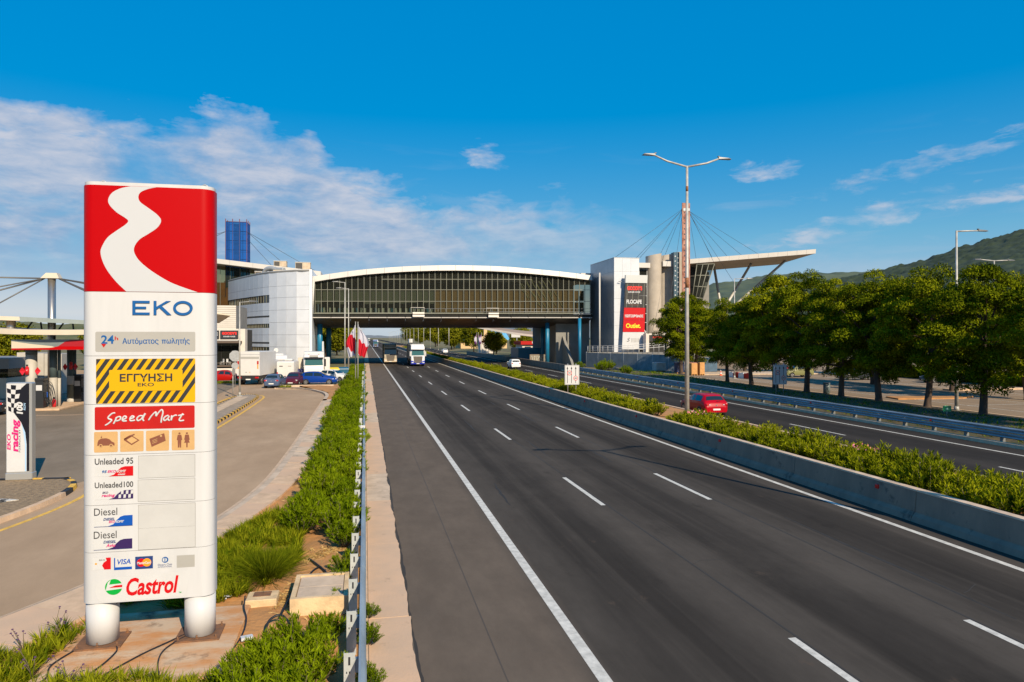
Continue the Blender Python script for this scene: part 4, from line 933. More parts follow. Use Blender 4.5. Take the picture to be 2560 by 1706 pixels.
for i in range(16):                                              # pale strands inside the right-hand glazing, standing in for reflections
    a = 29.0 + i * .42 + random.uniform(-.3, .3); zt = random.uniform(15.6, 16.9); zb = random.uniform(10.6, 13.5)
    P = [(a + (zt - z) * .55 + random.uniform(-.18, .18), YG + .2, z) for z in np.linspace(zt, zb, 7)]
    MB().path(smooth_line(P, 4), .035 if i % 3 else .06, 5).build("reflection_streak", m_reflection_strip, br)
for x, y_b, rr in ((-8.3, 138.6, .5), (-7.2, 149, .5), (35.6, 137, .42), (36.9, 146, .42), (40.3, 130.5, .32)):
    MB().tube((x, y_b, 0), (x, y_b, 8.9 if x < 39 else 9.0), rr, n=20).build("support_column", m_teal, br)
MB().box(37.6, 44.6, 137.8, 158, 0, 9.3).build("abutment", m_wallgrey, br)
MB().prof([(131.0, 0), (137.7, 0), (137.7, 5.6)], 38.9, 39.4).build("buttress", m_wallgrey, br)
MB().box(32.5, 37.5, 150, 158, 0, 3.0).build("service_room", m_teal, br)

# ------------------------------------------------------------------ curved white building at the left end
lb_ = thing("curved_building", "curved white metal-clad building at the service-road end of the bridge", "building", (-18, 140, 0), world=True)
CUR = [Vector(p) for p in [(-29.9, 163.5), (-26.0, 154.3), (-22, 145.7), (-19.4, 140.6), (-17.1, 136.9), (-14.2, 133.9), (-12.0, 132.1), (-10.9, 131.45), (-9.7, 131.1)]]
CS = [Vector(p[:2]) for p in smooth_line([(p.x, p.y, 0) for p in CUR], 8)]
cl = [0.0]
for a, c in zip(CS, CS[1:]): cl.append(cl[-1] + (c - a).length)
def on_curve(u):
    s_ = u * cl[-1]
    for i in range(len(CS) - 1):
        if cl[i + 1] >= s_ - 1e-6:
            f_ = (s_ - cl[i]) / (cl[i + 1] - cl[i]); p_ = CS[i].lerp(CS[i + 1], f_); d = (CS[i + 1] - CS[i]).normalized()
            return p_, Vector((d.y, -d.x))
    return CS[-1], Vector((0, -1))
NC = 16
def wall_piece(u0, u1, z0, z1, off0, off1, name, mat, parent, gap=.018):
    (a, na), (c, nc) = on_curve(u0), on_curve(u1); t_ = (c - a).normalized() * gap; a, c = a + t_, c - t_
    nn = (na + nc).normalized(); A0, C0, A1, C1 = a + nn * off0 * -1, c + nn * off0 * -1, a - nn * off1, c - nn * off1
    # outward is the side that faces the camera
    P = [A0, C0, A1, C1]
    return MB().add([(*P[0], z0 + gap), (*P[1], z0 + gap), (*P[1], z1 - gap), (*P[0], z1 - gap), (*P[2], z0 + gap), (*P[3], z0 + gap), (*P[3], z1 - gap), (*P[2], z1 - gap)],
                    [(0, 1, 2, 3), (4, 7, 6, 5), (0, 4, 5, 1), (2, 6, 7, 3), (0, 3, 7, 4), (1, 5, 6, 2)]).build(name, mat, parent)
m_alu2 = M("white_cladding", (.70, .72, .75), .35, metal=.03, var=.05, scale=.5)
m_wdark = M("window_dark", (.018, .024, .025), .12, spec=.6)
m_louvre = M("louvre_dark", (.06, .055, .05), .6)
for i in range(NC):
    u0, u1 = i / NC, (i + 1) / NC
    win = i <= 11
    brk = [(0, 2.3 if 8 <= i <= 11 else 3.6, "panel")]
    if 8 <= i <= 11: brk += [(2.3, 3.55, "door"), (3.55, 4.15, "panel")]
    else: brk += [(3.6, 4.15, "panel")]
    brk += [(4.15, 4.45, "louvre" if 6 <= i <= 11 else "panel"), (4.45, 5.8, "panel")]
    if win: brk += [(5.8, 7.1, "panel"), (7.1, 7.85, "window"), (7.85, 9.05, "panel"), (9.05, 9.35, "louvre" if 6 <= i <= 11 else "panel"), (9.35, 10.3, "panel"), (10.3, 11.75, "panel"), (11.75, 13.15, "tall"), (13.15, 14.65, "panel")]
    else: brk = [(0, 3.6, "panel"), (3.6, 5.8, "panel"), (5.8, 8.05, "panel"), (8.05, 10.3, "panel"), (10.3, 12.55, "panel"), (12.55, 14.65, "panel")]
    brk += [(14.65, 17.5, "panel")]
    for z0, z1, k_ in brk:
        if k_ == "panel": wall_piece(u0, u1, z0, z1, 0, .06, "facade_panel", m_alu2, lb_)
        elif k_ == "louvre": wall_piece(u0, u1, z0, z1, .03, .08, "louvre", m_louvre, lb_, .004)
        else:
            n_ = {"window": 3, "tall": 2, "door": 2}[k_]
            for q in range(n_):
                ua, ub = u0 + (u1 - u0) * q / n_, u0 + (u1 - u0) * (q + 1) / n_
                wall_piece(ua, ub, z0, z1, .10, .14, "window", m_blindg if (k_ == "tall" and i in (3, 9) and q) else m_wdark, lb_, .05)
                wall_piece(ua - .0008, ua + .0008, z0, z1, .02, .10, "window_bar", m_frame, lb_, 0)
back = MB(); back.grid([[(*(on_curve(k / 40)[0] - on_curve(k / 40)[1] * .35), 0) for k in range(41)], [(*(on_curve(k / 40)[0] - on_curve(k / 40)[1] * .35), 17.3) for k in range(41)]], False)
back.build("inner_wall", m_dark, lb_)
MB().prism([tuple(p) for p in CS] + [(-9.7, 165), (-29.9, 166)], 17.1, 17.4).build("flat_roof", m_wallgrey, lb_)
MB().box(-9.68, -9.2, 131.0, 150, 0, 17.45).build("end_wall", m_alu2, lb_)
MB().tube((-9.0, 133.1, 16.3), (-10.0, 133.2, 0), .2, n=14).build("leaning_column", m_fascia, lb_)
MB().prof([(133.2, 0), (139, 0), (133.2, 4.6)], -7.6, -7.3).build("ramp_fin", m_alu, lb_)
# tilted roof slab behind, glazing under it, plant on top
m_gl_br = glass("bronze_pane", (.55, .42, .2), .12)
lb2 = thing("roofed_hall", "hall with tilted white roof slab and amber glazing behind the curved building", "building", (-28, 162, 0), world=True)
for i in range(8):
    a, c = -46 + i * 4.6, -46 + (i + 1) * 4.6 - .03; za, zc_ = 21.75 - (a + 30.5) * .108, 21.75 - (c + 30.5) * .108
    MB().add([(a, 157, za - .98), (c, 157, zc_ - .98), (c, 157, zc_), (a, 157, za), (a, 175, za - .98), (c, 175, zc_ - .98), (c, 175, zc_), (a, 175, za)], [(0, 1, 2, 3), (3, 2, 6, 7), (0, 4, 5, 1), (1, 5, 6, 2), (0, 3, 7, 4)]).build("roof_panel", m_fascia, lb2)
for i in range(16):
    a = -46 + i * 2.0; zt = 21.75 - (a + 32.5) * .108 - 1.0
    MB().add([(a, 160, 12), (a + 1.94, 160, 12), (a + 1.94, 160, zt - .2), (a, 160, zt)], [(0, 1, 2, 3)]).build("pane", m_gl_br, lb2)
    MB().box(a - .06, a, 159.95, 160.1, 10, zt - .05).build("mullion", m_frame, lb2)
MB().box(-46, -11, 160.5, 174, 0, 17.0).build("body", M("amber_wall", (.22, .15, .05), .8, var=.2, scale=.4), lb2)
m_ac = M("plant_beige", (.46, .38, .27), .6, var=.1, scale=2)
def ac_unit(label, x, y_a, z, wd, h):
    t = thing("rooftop_unit", label, "air conditioner", (x, y_a, z), world=True)
    MB().cbox(x, x + wd, y_a, y_a + 2, z, z + h, .05).build("casing", m_ac, t)
    for k in range(2): MB().box(x + .12 + k * wd / 2, x + wd / 2 - .1 + k * wd / 2, y_a - .03, y_a - .005, z + .15, z + h - .12).build("grille", m_conc_grey if k else m_louvre, t)
    MB().box(x - .05, x + wd + .05, y_a - .05, y_a + 2.05, z + h, z + h + .08).build("lid", m_signwhite, t)
ac_unit("small beige rooftop unit near the middle of the tilted roof slab", -18.9, 157.4, 20.3, 2.6, 1.2)
ac_unit("white framed rooftop unit at the end of the tilted roof slab", -14.5, 157.2, 19.7, 3.1, 1.6)
ac_unit("low duct housing on the curved building's roof", -21.2, 147, 17.4, 2.6, .9)
dk = thing("rooftop_duct", "curved silver duct on the roof of the curved building", "duct", (-18, 143, 17.4), world=True)
MB().path(smooth_line([(-19.2, 144, 17.5), (-18.6, 143.5, 18.4), (-17.6, 142.8, 18.6), (-16.4, 142, 18.3), (-15, 141, 18.2)], 5), .42, 12).build("pipe", m_galv, dk); MB().cbox(-17, -14.2, 140.5, 142, 17.4, 18.1, .05).build("casing", m_ac, dk)
# scaffolded mast in blue netting
m_net = glass("blue_net", (.02, .16, .55), .0)
def netmat():
    m = bpy.data.materials.new("blue_netting"); m.use_nodes = True; t = m.node_tree; b = t.nodes["Principled BSDF"]
    b.inputs["Base Color"].default_value = (.0, .075, .30, 1); b.inputs["Roughness"].default_value = .8
    tr = t.nodes.new("ShaderNodeBsdfTransparent"); tr.inputs[0].default_value = (.05, .30, .75, 1); ms = t.nodes.new("ShaderNodeMixShader"); ms.inputs[0].default_value = .45
    t.links.new(b.outputs[0], ms.inputs[1]); t.links.new(tr.outputs[0], ms.inputs[2]); t.links.new(ms.outputs[0], t.nodes["Material Output"].inputs[0]); return m
m_net = netmat()
m_scaf = M("scaffold_red", (.16, .05, .05), .6)
sc = thing("scaffold_tower", "scaffolded mast wrapped in blue netting behind the roof slab", "scaffold", (-26.8, 162, 0), world=True)
sx, sy = [-29.0, -27.6, -26.2, -24.75], [160.3, 162.4, 164.5]
random.seed(2)
for i, x in enumerate(sx):
    for j, yb in enumerate(sy):
        if i in (0, 3) or j in (0, 2): MB().tube((x, yb, 14), (x, yb, 30.6), .09, n=6).build("standard", m_scaf, sc)
for k in range(8):
    z = 16 + 2.0 * k
    for yb in (sy[0], sy[2]): MB().tube((sx[0], yb, z), (sx[3], yb, z), .05, n=6).build("ledger", m_scaf, sc)
    for xb in (sx[0], sx[3]): MB().tube((xb, sy[0], z), (xb, sy[2], z), .05, n=6).build("ledger", m_scaf, sc)
    MB().box(sx[0], sx[3], sy[0] + .1, sy[0] + .9, z - .04, z).build("platform", m_wallgrey, sc)
    zt = z + 2.0 if k < 7 else z - .1
    if k == 7: continue
    for a, c in zip(sx, sx[1:]):
        sag = random.uniform(.05, .2)
        MB().grid([[(a, sy[0] - .08, z), ((a + c) / 2, sy[0] - .16, z), (c, sy[0] - .08, z)], [(a, sy[0] - .08, zt - .02), ((a + c) / 2, sy[0] - .12, zt - (sag if k == 6 else .04)), (c, sy[0] - .08, zt - .02)]]).build("net_panel", m_net, sc)
    for xb in (sx[0] - .08, sx[3] + .08): MB().add([(xb, sy[0], z), (xb, sy[2], z), (xb, sy[2], zt - .02), (xb, sy[0], zt - .02)], [(0, 1, 2, 3)]).build("net_panel", m_net, sc)
MB().box(-27.6, -26.4, 161.6, 163.2, 0, 30.2).build("mast", M("mast_plate", (.35, .33, .3), .6, var=.2, scale=1), sc)
m_wire = M("stay_cable", (.07, .09, .11), .5, metal=.4)
for e in ((-10.5, 157, 19.6), (-19.5, 158, 20.7), (-16, 158, 20.2)): MB().tube((-24.75, 161, 28.0 if e[0] > -18 else 26.5), e, .045, n=5).build("stay_cable", m_wire, sc)
for e in ((-38, 158, 22.6), (-42, 158, 23)): MB().tube((-29.0, 161, 28), e, .045, n=5).build("stay_cable", m_wire, sc)

# ------------------------------------------------------------------ burger restaurant on the left
m_wallw = M("render_white", (.60, .55, .48), .8, var=.05, scale=.8, bump=.1, bscale=10)
m_awn = M("awning_brown", (.10, .07, .05), .7)
cf = thing("burger_restaurant", "white burger restaurant with black and red sign and dark terrace", "restaurant", (-20, 106, 0), world=True)
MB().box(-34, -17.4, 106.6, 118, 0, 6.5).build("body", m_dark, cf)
MB().cbox(-17.35, -16.5, 105.5, 107.5, 0, 6.55, .03).build("pillar", m_wallw, cf); MB().box(-34, -17.352, 105.6, 106.4, 4.95, 6.55).build("sign_wall", m_wallw, cf)
MB().box(-34, -17.352, 104.6, 105.0, 0, 1.05).build("parapet", m_wallw, cf); MB().box(-34, -17.36, 105.02, 106.6, 1.25, 1.45).build("terrace_floor", m_awn, cf)
MB().box(-34, -17.36, 104.7, 104.85, 1.75, 1.83).build("terrace_rail", m_awn, cf)
MB().box(-34, -16.9, 104.7, 105.55, 4.55, 4.85).build("awning", m_awn, cf); MB().box(-34, -17.36, 105.0, 105.1, 4.86, 4.95).build("awning_box", m_galv, cf)
for i in range(6): MB().box(-25 + i * 1.3, -23.78 + i * 1.3, 106.5, 106.55, 1.5, 4.5).build("window", m_pane_dark, cf)
for i in range(12): MB().box(-21.4, -18.0, 107.2, 107.3, 6.56 + i * .28, 6.80 + i * .28).build("siding_board", m_wallw, cf)
MB().box(-34, -18.0, 107.32, 117, 6.56, 9.9).build("upper_storey", m_wallgrey, cf)
s1 = MB().cbox(-19.78, -17.42, 105.4, 105.6, 5.17, 6.32, .02).build("sign_board", m_ink, cf); s2 = MB().cbox(-23.2, -19.95, 105.4, 105.6, 5.17, 6.32, .02).build("sign_board", m_ink, cf)
m_sigred = M("sign_letter_red", (.8, .03, .02), .4); 
text("GOODY'S", -19.55, -17.6, 5.72, 6.12, 105.38, m_sigred, s1, .06); text("BURGER HOUSE", -19.35, -17.8, 5.38, 5.56, 105.38, m_signwhite, s1, .03); text("FLOCAFE", -22.9, -20.1, 5.6, 6.05, 105.38, m_signwhite, s2, .03)
m_chair = M("white_plastic", (.75, .73, .7), .4)
def chair(label, x, yb, rz):
    t = thing("terrace_chair", label, "chair", (x, yb, 1.45), rz, "white chairs on the restaurant terrace")
    MB().cbox(-.22, .22, -.22, .22, .42, .46, .015).build("seat", m_chair, t); MB().cbox(-.22, .22, .19, .23, .46, .88, .015).build("backrest", m_chair, t)
    for a in (-.19, .19):
        for c in (-.19, .19): MB().tube((a, c, 0), (a, c, .42), .02, n=6).build("leg", m_chair, t)
    return t
chair("white plastic chair nearest the restaurant pillar on the terrace", -18.7, 105.6, 1.2); chair("white plastic chair further along the restaurant terrace beside the sign's edge", -19.6, 105.7, -1.0)

# ------------------------------------------------------------------ complex at the right end of the bridge
tw = thing("lift_tower", "tall white metal-clad lift tower at the pine-tree end of the bridge", "tower", (47.3, 128, 0), world=True)
MB().box(45.0, 49.75, 124.1, 137.9, 0, 19.9).build("core", m_dark, tw)
for j in range(8):
    z0, z1 = 2.5 * j, 2.5 * j + 2.48
    for i in range(3): MB().box(44.9 + 1.633 * i + .01, 44.9 + 1.633 * (i + 1) - .01, 124.0, 124.09, z0, z1).build("facade_panel", m_alu, tw)
    for i in range(4): MB().box(44.9, 44.99, 124.0 + .1 + 3.47 * i, 124.0 + 3.47 * (i + 1) + .08, z0, z1).build("facade_panel", m_alud, tw)
    for i in range(2): MB().box(49.76, 49.84, 124.1 + 6.9 * i, 124.1 + 6.9 * (i + 1) - .02, z0, z1).build("facade_panel", m_alud, tw)
MB().box(44.85, 49.9, 123.95, 138, 19.99, 20.07).build("coping", m_galv, tw)
MB().tube((43.3, 127.5, 0), (43.3, 127.5, 17.5), .16, n=12).build("drain_pipe", m_fascia, tw)
MB().box(43.0, 52.5, 138.2, 150, 16.9, 18.4).build("roof_edge", m_fascia, tw)
bd = thing("billboard", "tilted advertising panel with black, red and white boards on the lift tower", "billboard", (48.3, 123, 0), world=True)
def lean_x(z, right): return (50.20 if right else 46.0) + (z - 3.3) * (.044 if right else .0573)
def board(z0, z1, name, mat, yb=122.8, d=.25, ex=0.0):
    q = [(lean_x(z0, 0) - ex, z0), (lean_x(z0, 1) + ex, z0), (lean_x(z1, 1) + ex, z1), (lean_x(z1, 0) - ex, z1)]
    return MB().side(q, yb, yb + d).build(name, mat, bd)
m_bgrey = M("board_grey", (.46, .48, .48), .5, metal=.3); m_bblack = M("board_black", (.025, .023, .022), .4); m_bred = M("board_red", (.48, .0, .004), .45, spec=.3); m_byel = M("letter_yellow", (.85, .65, .02), .4)
board(15.3, 16.75, "header_box", m_bgrey, 122.6, .6, .1)
b1 = board(13.05, 15.26, "board", m_bblack); b2 = board(10.80, 13.02, "board", m_bblack); b3 = board(8.54, 10.76, "board", m_bred); b4 = board(6.32, 8.50, "board", m_bred); b5 = board(3.2, 6.28, "board", m_signwhite)
text("GOODY'S", 47.0, 49.9, 13.95, 14.75, 122.78, m_sigred, b1, .06); text("BURGER HOUSE", 47.2, 49.5, 13.5, 13.78, 122.78, m_signwhite, b1, .03)
text("FLOCAFE", 46.85, 49.8, 11.5, 12.25, 122.78, m_signwhite, b2, .04); MB().xz(rect(47.3, 49.3, 11.25, 11.32), 122.78).build("underline", m_brown, b2)
text("ΚΩΤΣΟΒΟΛΟΣ", 46.55, 50.1, 8.95, 9.55, 122.78, m_signwhite, b3, .06); text("Outlet.", 46.75, 49.6, 7.05, 7.9, 122.78, m_byel, b4, .03)
text("S", 46.9, 47.55, 4.55, 5.25, 122.78, m_dgrey, b5, .0, .3)
for k in range(6): MB().xz(rect(47.8 + k * .26, 47.9 + k * .26, 4.45, 5.2), 122.78).build("faded_letter", m_sgrey, b5)
for k in range(4):
    z0, z1 = 10.8, 15.26; f_ = (k + .35) / 3.7
    xa, xb = lean_x(z0, 0) * (1 - f_) + lean_x(z0, 1) * f_, lean_x(z1, 0) * (1 - f_) + lean_x(z1, 1) * f_
    MB().add([(xa - .03, 122.79, z0), (xa + .03, 122.79, z0), (xb + .03, 122.79, z1), (xb - .03, 122.79, z1)], [(0, 1, 2, 3)]).build("rib", m_frame, bd)
MB().tube((50.3, 123.2, 7.0), (52.3, 123.2, 3.2), .1, n=8).build("prop", m_fascia, bd); MB().tube((46.2, 123.4, 15.6), (45.6, 123.6, 15.6), .06, n=6).build("bracket", m_galv, bd)
# concrete drums, slotted steel column, roof edge, glazed link
hall = thing("service_hall", "concrete and glass hall with round towers behind the billboard", "building", (56, 133, 0), world=True)
def drum(cx, cy, r, z0, tilt, name="drum"):
    b_ = MB(); n = 36; P = [(cx + r * math.cos(2 * math.pi * i / n), cy + r * math.sin(2 * math.pi * i / n)) for i in range(n)]
    b_.grid([[(x, yb, 0) for x, yb in P], [(x, yb, z0 + tilt * (x - cx)) for x, yb in P]], True, True); b_.add([(x, yb, z0 + tilt * (x - cx)) for x, yb in P], [tuple(range(n))])
    return b_.build(name, m_concbld, hall)
drum(55.8, 131.5, 1.55, 21.6, .2); drum(59.0, 133.5, 1.65, 21.8, .17); drum(62.0, 133.2, 1.6, 22.4, .05)
m_steel = M("slate_steel", (.045, .09, .125), .45, metal=.3)
stc = MB().box(59.2, 60.35, 129.5, 130.0, 0, 22.0).build("steel_column", m_steel, hall)
hole = MB().disc((0, 0, 0), .13, "Y", 14).mesh("hole"); hole.materials.append(m_signwhite)
for k in range(18):
    for dx in (59.5, 60.1):
        o = bpy.data.objects.new("hole", hole); COL.objects.link(o); o.parent = stc; o.location = (dx, 129.49, 21.2 - k * .95 - (.3 if dx > 60 else 0))
MB().box(49.9, 54.5, 130.0, 150, 18.9, 19.85).build("roof_edge", m_fascia, hall); MB().box(57.3, 59.2, 130.3, 150, 19.3, 20.3).build("roof_edge", m_fascia, hall)
MB().box(50.5, 70, 136, 155, 0, 18.9).build("body", m_wallgrey, hall)
for i in range(2):
    for j in range(9):
        MB().box(51.0 + 1.6 * i + .05, 51.0 + 1.6 * (i + 1) - .05, 131, 131.05, 3.0 + 1.75 * j + .06, 3.0 + 1.75 * (j + 1) - .06).build("pane", m_pane_dark, hall)
for i in range(3): MB().box(51.0 + 1.6 * i - .05, 51.0 + 1.6 * i + .05, 130.9, 131.1, 2, 18.9).build("mullion", m_galv, hall)
for j in range(10): MB().box(51.0, 54.2, 130.93, 131.08, 2.95 + 1.75 * j, 3.05 + 1.75 * j).build("transom", m_galv, hall)
MB().cbox(51.1, 53.6, 130.3, 130.85, 12.6, 13.6, .04).build("wall_box", m_alu, hall)
GL = [(64.3, 19.75), (68.1, 19.95), (65.35, 10.8), (63.6, 11.2)]   # outward-leaning glazed prow
def prow(u, v):
    a = Vector(GL[3]).lerp(Vector(GL[2]), u); c = Vector(GL[0]).lerp(Vector(GL[1]), u); q = a.lerp(c, v); return (q.x, 131.2 - 1.2 * v, q.y)
for i in range(3):
    for j in range(4):
        u0, u1, v0, v1 = i / 3 + .015, (i + 1) / 3 - .015, j / 4 + .012, (j + 1) / 4 - .012
        MB().add([prow(u0, v0), prow(u1, v0), prow(u1, v1), prow(u0, v1)], [(0, 1, 2, 3)]).build("pane", m_pane_dark, hall)
for i in range(4): MB().tube(prow(i / 3, 0), prow(i / 3, 1), .09, n=6).build("mullion", m_frame, hall)
for j in range(5): MB().tube(prow(0, j / 4), prow(1, j / 4), .09, n=6).build("transom", m_frame, hall)
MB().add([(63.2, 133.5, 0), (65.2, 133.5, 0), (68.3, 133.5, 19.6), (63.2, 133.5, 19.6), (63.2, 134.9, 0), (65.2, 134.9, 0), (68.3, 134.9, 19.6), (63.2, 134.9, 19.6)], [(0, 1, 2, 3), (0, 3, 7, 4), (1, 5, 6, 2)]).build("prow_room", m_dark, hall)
ca = thing("tilted_canopy", "large tilted white canopy on slanting struts above the pine trees", "canopy", (75, 140, 0), world=True)
def can_z(x, yb): return 19.88 + (x - 62.7) * .0957 - (yb - 130) * .0295
for i in range(13):
    a, c = 62.6 + i * 2.16, 62.6 + (i + 1) * 2.16 - .03
    MB().add([(a, 130, can_z(a, 130)), (c, 130, can_z(c, 130)), (c, 129.9, can_z(c, 130) + .88), (a, 129.9, can_z(a, 130) + .88), (a, 130.4, can_z(a, 130)), (c, 130.4, can_z(c, 130)), (c, 130.4, can_z(c, 130) + .88), (a, 130.4, can_z(a, 130) + .88)], [(0, 1, 2, 3), (3, 2, 6, 7), (0, 4, 5, 1), (0, 3, 7, 4), (1, 5, 6, 2)]).build("fascia_panel", m_fascia, ca)
cp_ = [(62.6, 130.4), (90.65, 130.4), (94.7, 150), (62.6, 150)]
MB().add([(x, yb, can_z(x, yb)) for x, yb in cp_] + [(x, yb, can_z(x, yb) + .8) for x, yb in cp_], [(3, 2, 1, 0), (4, 5, 6, 7), (1, 2, 6, 5), (2, 3, 7, 6)]).build("slab", M("canopy_underside", (.42, .34, .27), .7, var=.05, scale=.4), ca)
for (xa, xb) in ((77.0, 73.2), (68.2, 82.0), (63.3, 90.3)):
    MB().tube((xa, 140, 0), (xb, 140, can_z(xb, 140)), .32, .26, n=14).build("strut", m_pole, ca)
ms = thing("rusty_mast", "rust-stained perforated steel mast with stay cables behind the median lamp", "mast", (61.3, 128.6, 0), world=True)
m_mast = M("mast_paint", (.40, .20, .145), .7, col2=(.20, .06, .035), scale=1.4, detail=9, fac=(.42, .62), stretch=(1, 1, .5))
m_mast2 = M("mast_rust", (.22, .07, .04), .8, var=.35, scale=2)
f1 = MB().box(60.45, 61.3, 128.4, 128.6, 0, 31.5).build("flange", m_mast, ms); MB().box(61.25, 61.75, 128.7, 129.0, 0, 31.4).build("web", m_mast2, ms); MB().box(61.75, 62.1, 128.45, 128.65, 0, 31.5).build("flange", m_mast, ms)
for k in range(24): MB().disc((60.9, 128.39, 29.6 - k * 1.05), .15, "Y", 14).build("hole", m_ink, f1)
MB().cbox(60.6, 62.0, 128.3, 129.2, 29.9, 30.5, .05).build("collar", m_galv, ms)
for top_z, e in [(30.3, (46.6, 130, 20.3)), (30.3, (47.2, 133, 20.3)), (30.2, (50.6, 128, 20.3)), (30.2, (51.3, 128, 20.3)), (30.0, (57.0, 131, 21.7)), (29.8, (58.5, 132, 21.8)), (29.0, (55.0, 125, 3)), (30.0, (79, 132, 22.3)), (30.0, (75.2, 132, 22.0)), (29.8, (72, 132, 21.7)), (29.8, (68.4, 131.5, 21.3)), (29.6, (64.9, 131.5, 21.0)), (29.6, (71.8, 129, 16.2)), (30.0, (68.0, 131, 21.3))]:
    MB().tube((60.6 if e[0] < 60 else 62.05, 128.8, top_z), e, .03, n=5).build("stay_cable", m_wire, ms)
# ramp with railing, screened hoarding and kiosk below the billboard
ho = thing("hoarding", "blue-grey construction hoarding below the bridge end", "hoarding", (42.5, 112, 0), world=True)
m_hoard = M("hoarding_sheet", (.16, .19, .21), .7, var=.12, scale=1.2, bump=.3, bscale=3); m_net2 = M("screen_net", (.20, .24, .26), .8, var=.2, scale=1.5, bump=.5, bscale=2)
hp = [(39.1, 122.5), (40.3, 119.5), (41.5, 116.5), (42.8, 113.6), (44.2, 110.8), (45.7, 108.1), (47.3, 105.5), (49.0, 103.2)]
for i, (a, c) in enumerate(zip(hp, hp[1:])):
    dx, dy = c[0] - a[0], c[1] - a[1]; l_ = math.hypot(dx, dy)
    MB().obox(((a[0] + c[0]) / 2, (a[1] + c[1]) / 2, 1.3), (l_ - .04, .06, 2.6 - .05 * (i % 2)), math.atan2(dy, dx)).build("sheet", m_hoard if i < 4 else m_net2, ho)
    MB().tube((*a, 0), (*a, 2.75), .05, n=6).build("post", m_galv, ho)
rp = thing("ramp", "raised ramp with white railing below the billboard", "ramp", (46, 120, 0), world=True)
MB().prism([(39.6, 123.4), (52, 118.0), (54, 121.5), (44.8, 126.5)], 0, 2.65).build("ramp_body", m_wallgrey, rp)
for zz in (3.0, 3.4, 3.75): MB().path([(39.6, 123.2, zz), (46, 120.4, zz + .1), (52, 117.8, zz + .7)], .035, 6).build("hand_rail", m_signwhite, rp)
for i in range(16):
    f_ = i / 15; MB().tube((39.6 + 12.4 * f_, 123.2 - 5.4 * f_, 2.6), (39.6 + 12.4 * f_, 123.2 - 5.4 * f_, 3.75 + .7 * f_ * f_), .035, n=6).build("rail_post", m_signwhite, rp)
ki = thing("kiosk_entrance", "white framed entrance with small black and red sign beside the billboard", "entrance", (52, 121, 0), world=True)
MB().box(49.9, 50.5, 121.0, 122.4, 0, 6.0).build("pillar", m_wallw, ki); MB().box(53.9, 54.7, 121.0, 122.4, 0, 6.2).build("pillar", m_wallw, ki); MB().box(50.502, 53.898, 121.5, 123.0, 0, 4.6).build("doorway", m_dark, ki)
s3 = MB().cbox(50.6, 53.8, 121.2, 121.5, 4.65, 5.75, .02).build("sign_board", m_ink, ki); text("GOODY'S", 51.3, 53.1, 5.2, 5.5, 121.18, m_sigred, s3, .06); text("BURGER HOUSE", 51.5, 52.9, 4.9, 5.06, 121.18, m_signwhite, s3, .03)
MB().box(50.502, 53.898, 121.1, 121.6, 5.76, 6.05).build("lintel", m_wallw, ki)
# ------------------------------------------------------------------ fuel station
m_can_w = M("canopy_cream", (.56, .49, .38), .5, var=.04, scale=1)
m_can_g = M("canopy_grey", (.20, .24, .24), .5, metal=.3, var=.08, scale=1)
m_steelp = M("brushed_steel", (.46, .43, .39), .32, metal=.85, var=.06, scale=.6, stretch=(1, 1, 6))
m_colg = M("column_grey", (.42, .39, .34), .6, var=.06, scale=1.5)
m_cold = M("column_slate", (.07, .10, .105), .5)
m_shelf = M("pump_black", (.02, .022, .025), .4)
st = thing("station_roof", "fuel station roof with stepped cream and grey edges hung from a steel mast", "roof", (-24, 60, 0), world=True)
MB().tube((-24.1, 62, 0), (-24.1, 62, 10.15), .28, n=28).build("mast", m_steelp, st)
MB().add([(-24.75, 61.6, 10.0), (-23.45, 61.6, 10.0), (-23.45, 62.4, 10.0), (-24.75, 62.4, 10.0), (-24.4, 61.7, 10.42), (-23.65, 61.7, 10.42), (-23.65, 62.3, 10.42), (-24.4, 62.3, 10.42)], [(0, 3, 2, 1), (4, 5, 6, 7), (0, 1, 5, 4), (1, 2, 6, 5), (2, 3, 7, 6), (3, 0, 4, 7)]).build("mast_cap", m_can_w, st)
for e, rr in (((-36, 62, 10.1), .06), ((-34, 60, 7.6), .05), ((-34, 61, 6.9), .06), ((-28.8, 60.5, 6.9), .05), ((-15, 62, 8.6), .06), ((-15.5, 61, 6.4), .06), ((-16.2, 60.5, 6.5), .06), ((-18, 62, 8.9), .05)):
    MB().tube((-24.1 + (.5 if e[0] > -24 else -.5), 62, 10.0), e, rr, n=8).build("tie_rod", M("tie_rod_grey", (.13, .125, .12), .5, metal=.3), st)
MB().add([(-34, 59.5, 6.85), (-25.3, 59.5, 6.62), (-25.3, 59.5, 6.92), (-34, 59.5, 7.2), (-34, 66, 6.85), (-25.3, 66, 6.62), (-25.3, 66, 6.92), (-34, 66, 7.2)], [(0, 1, 2, 3), (3, 2, 6, 7), (0, 4, 5, 1)]).build("upper_slab", m_can_w, st)
MB().add([(-25.28, 59.5, 6.58), (-16, 62.5, 6.15), (-16, 62.5, 6.42), (-25.28, 59.5, 6.92), (-25.28, 66, 6.58), (-16, 66, 6.15), (-16, 66, 6.42), (-25.28, 66, 6.92)], [(0, 1, 2, 3), (3, 2, 6, 7), (0, 4, 5, 1)]).build("upper_edge", m_can_g, st)  # shaded run of the slab edge, its shade put into the grey
ring = smooth_line([(-33, 60.5, 6.35), (-28.5, 57.6, 6.17), (-26, 56.6, 6.02), (-23.5, 56.2, 5.93), (-21, 56.2, 5.91), (-18.5, 56.6, 5.96), (-14, 58, 6.1)], 5)
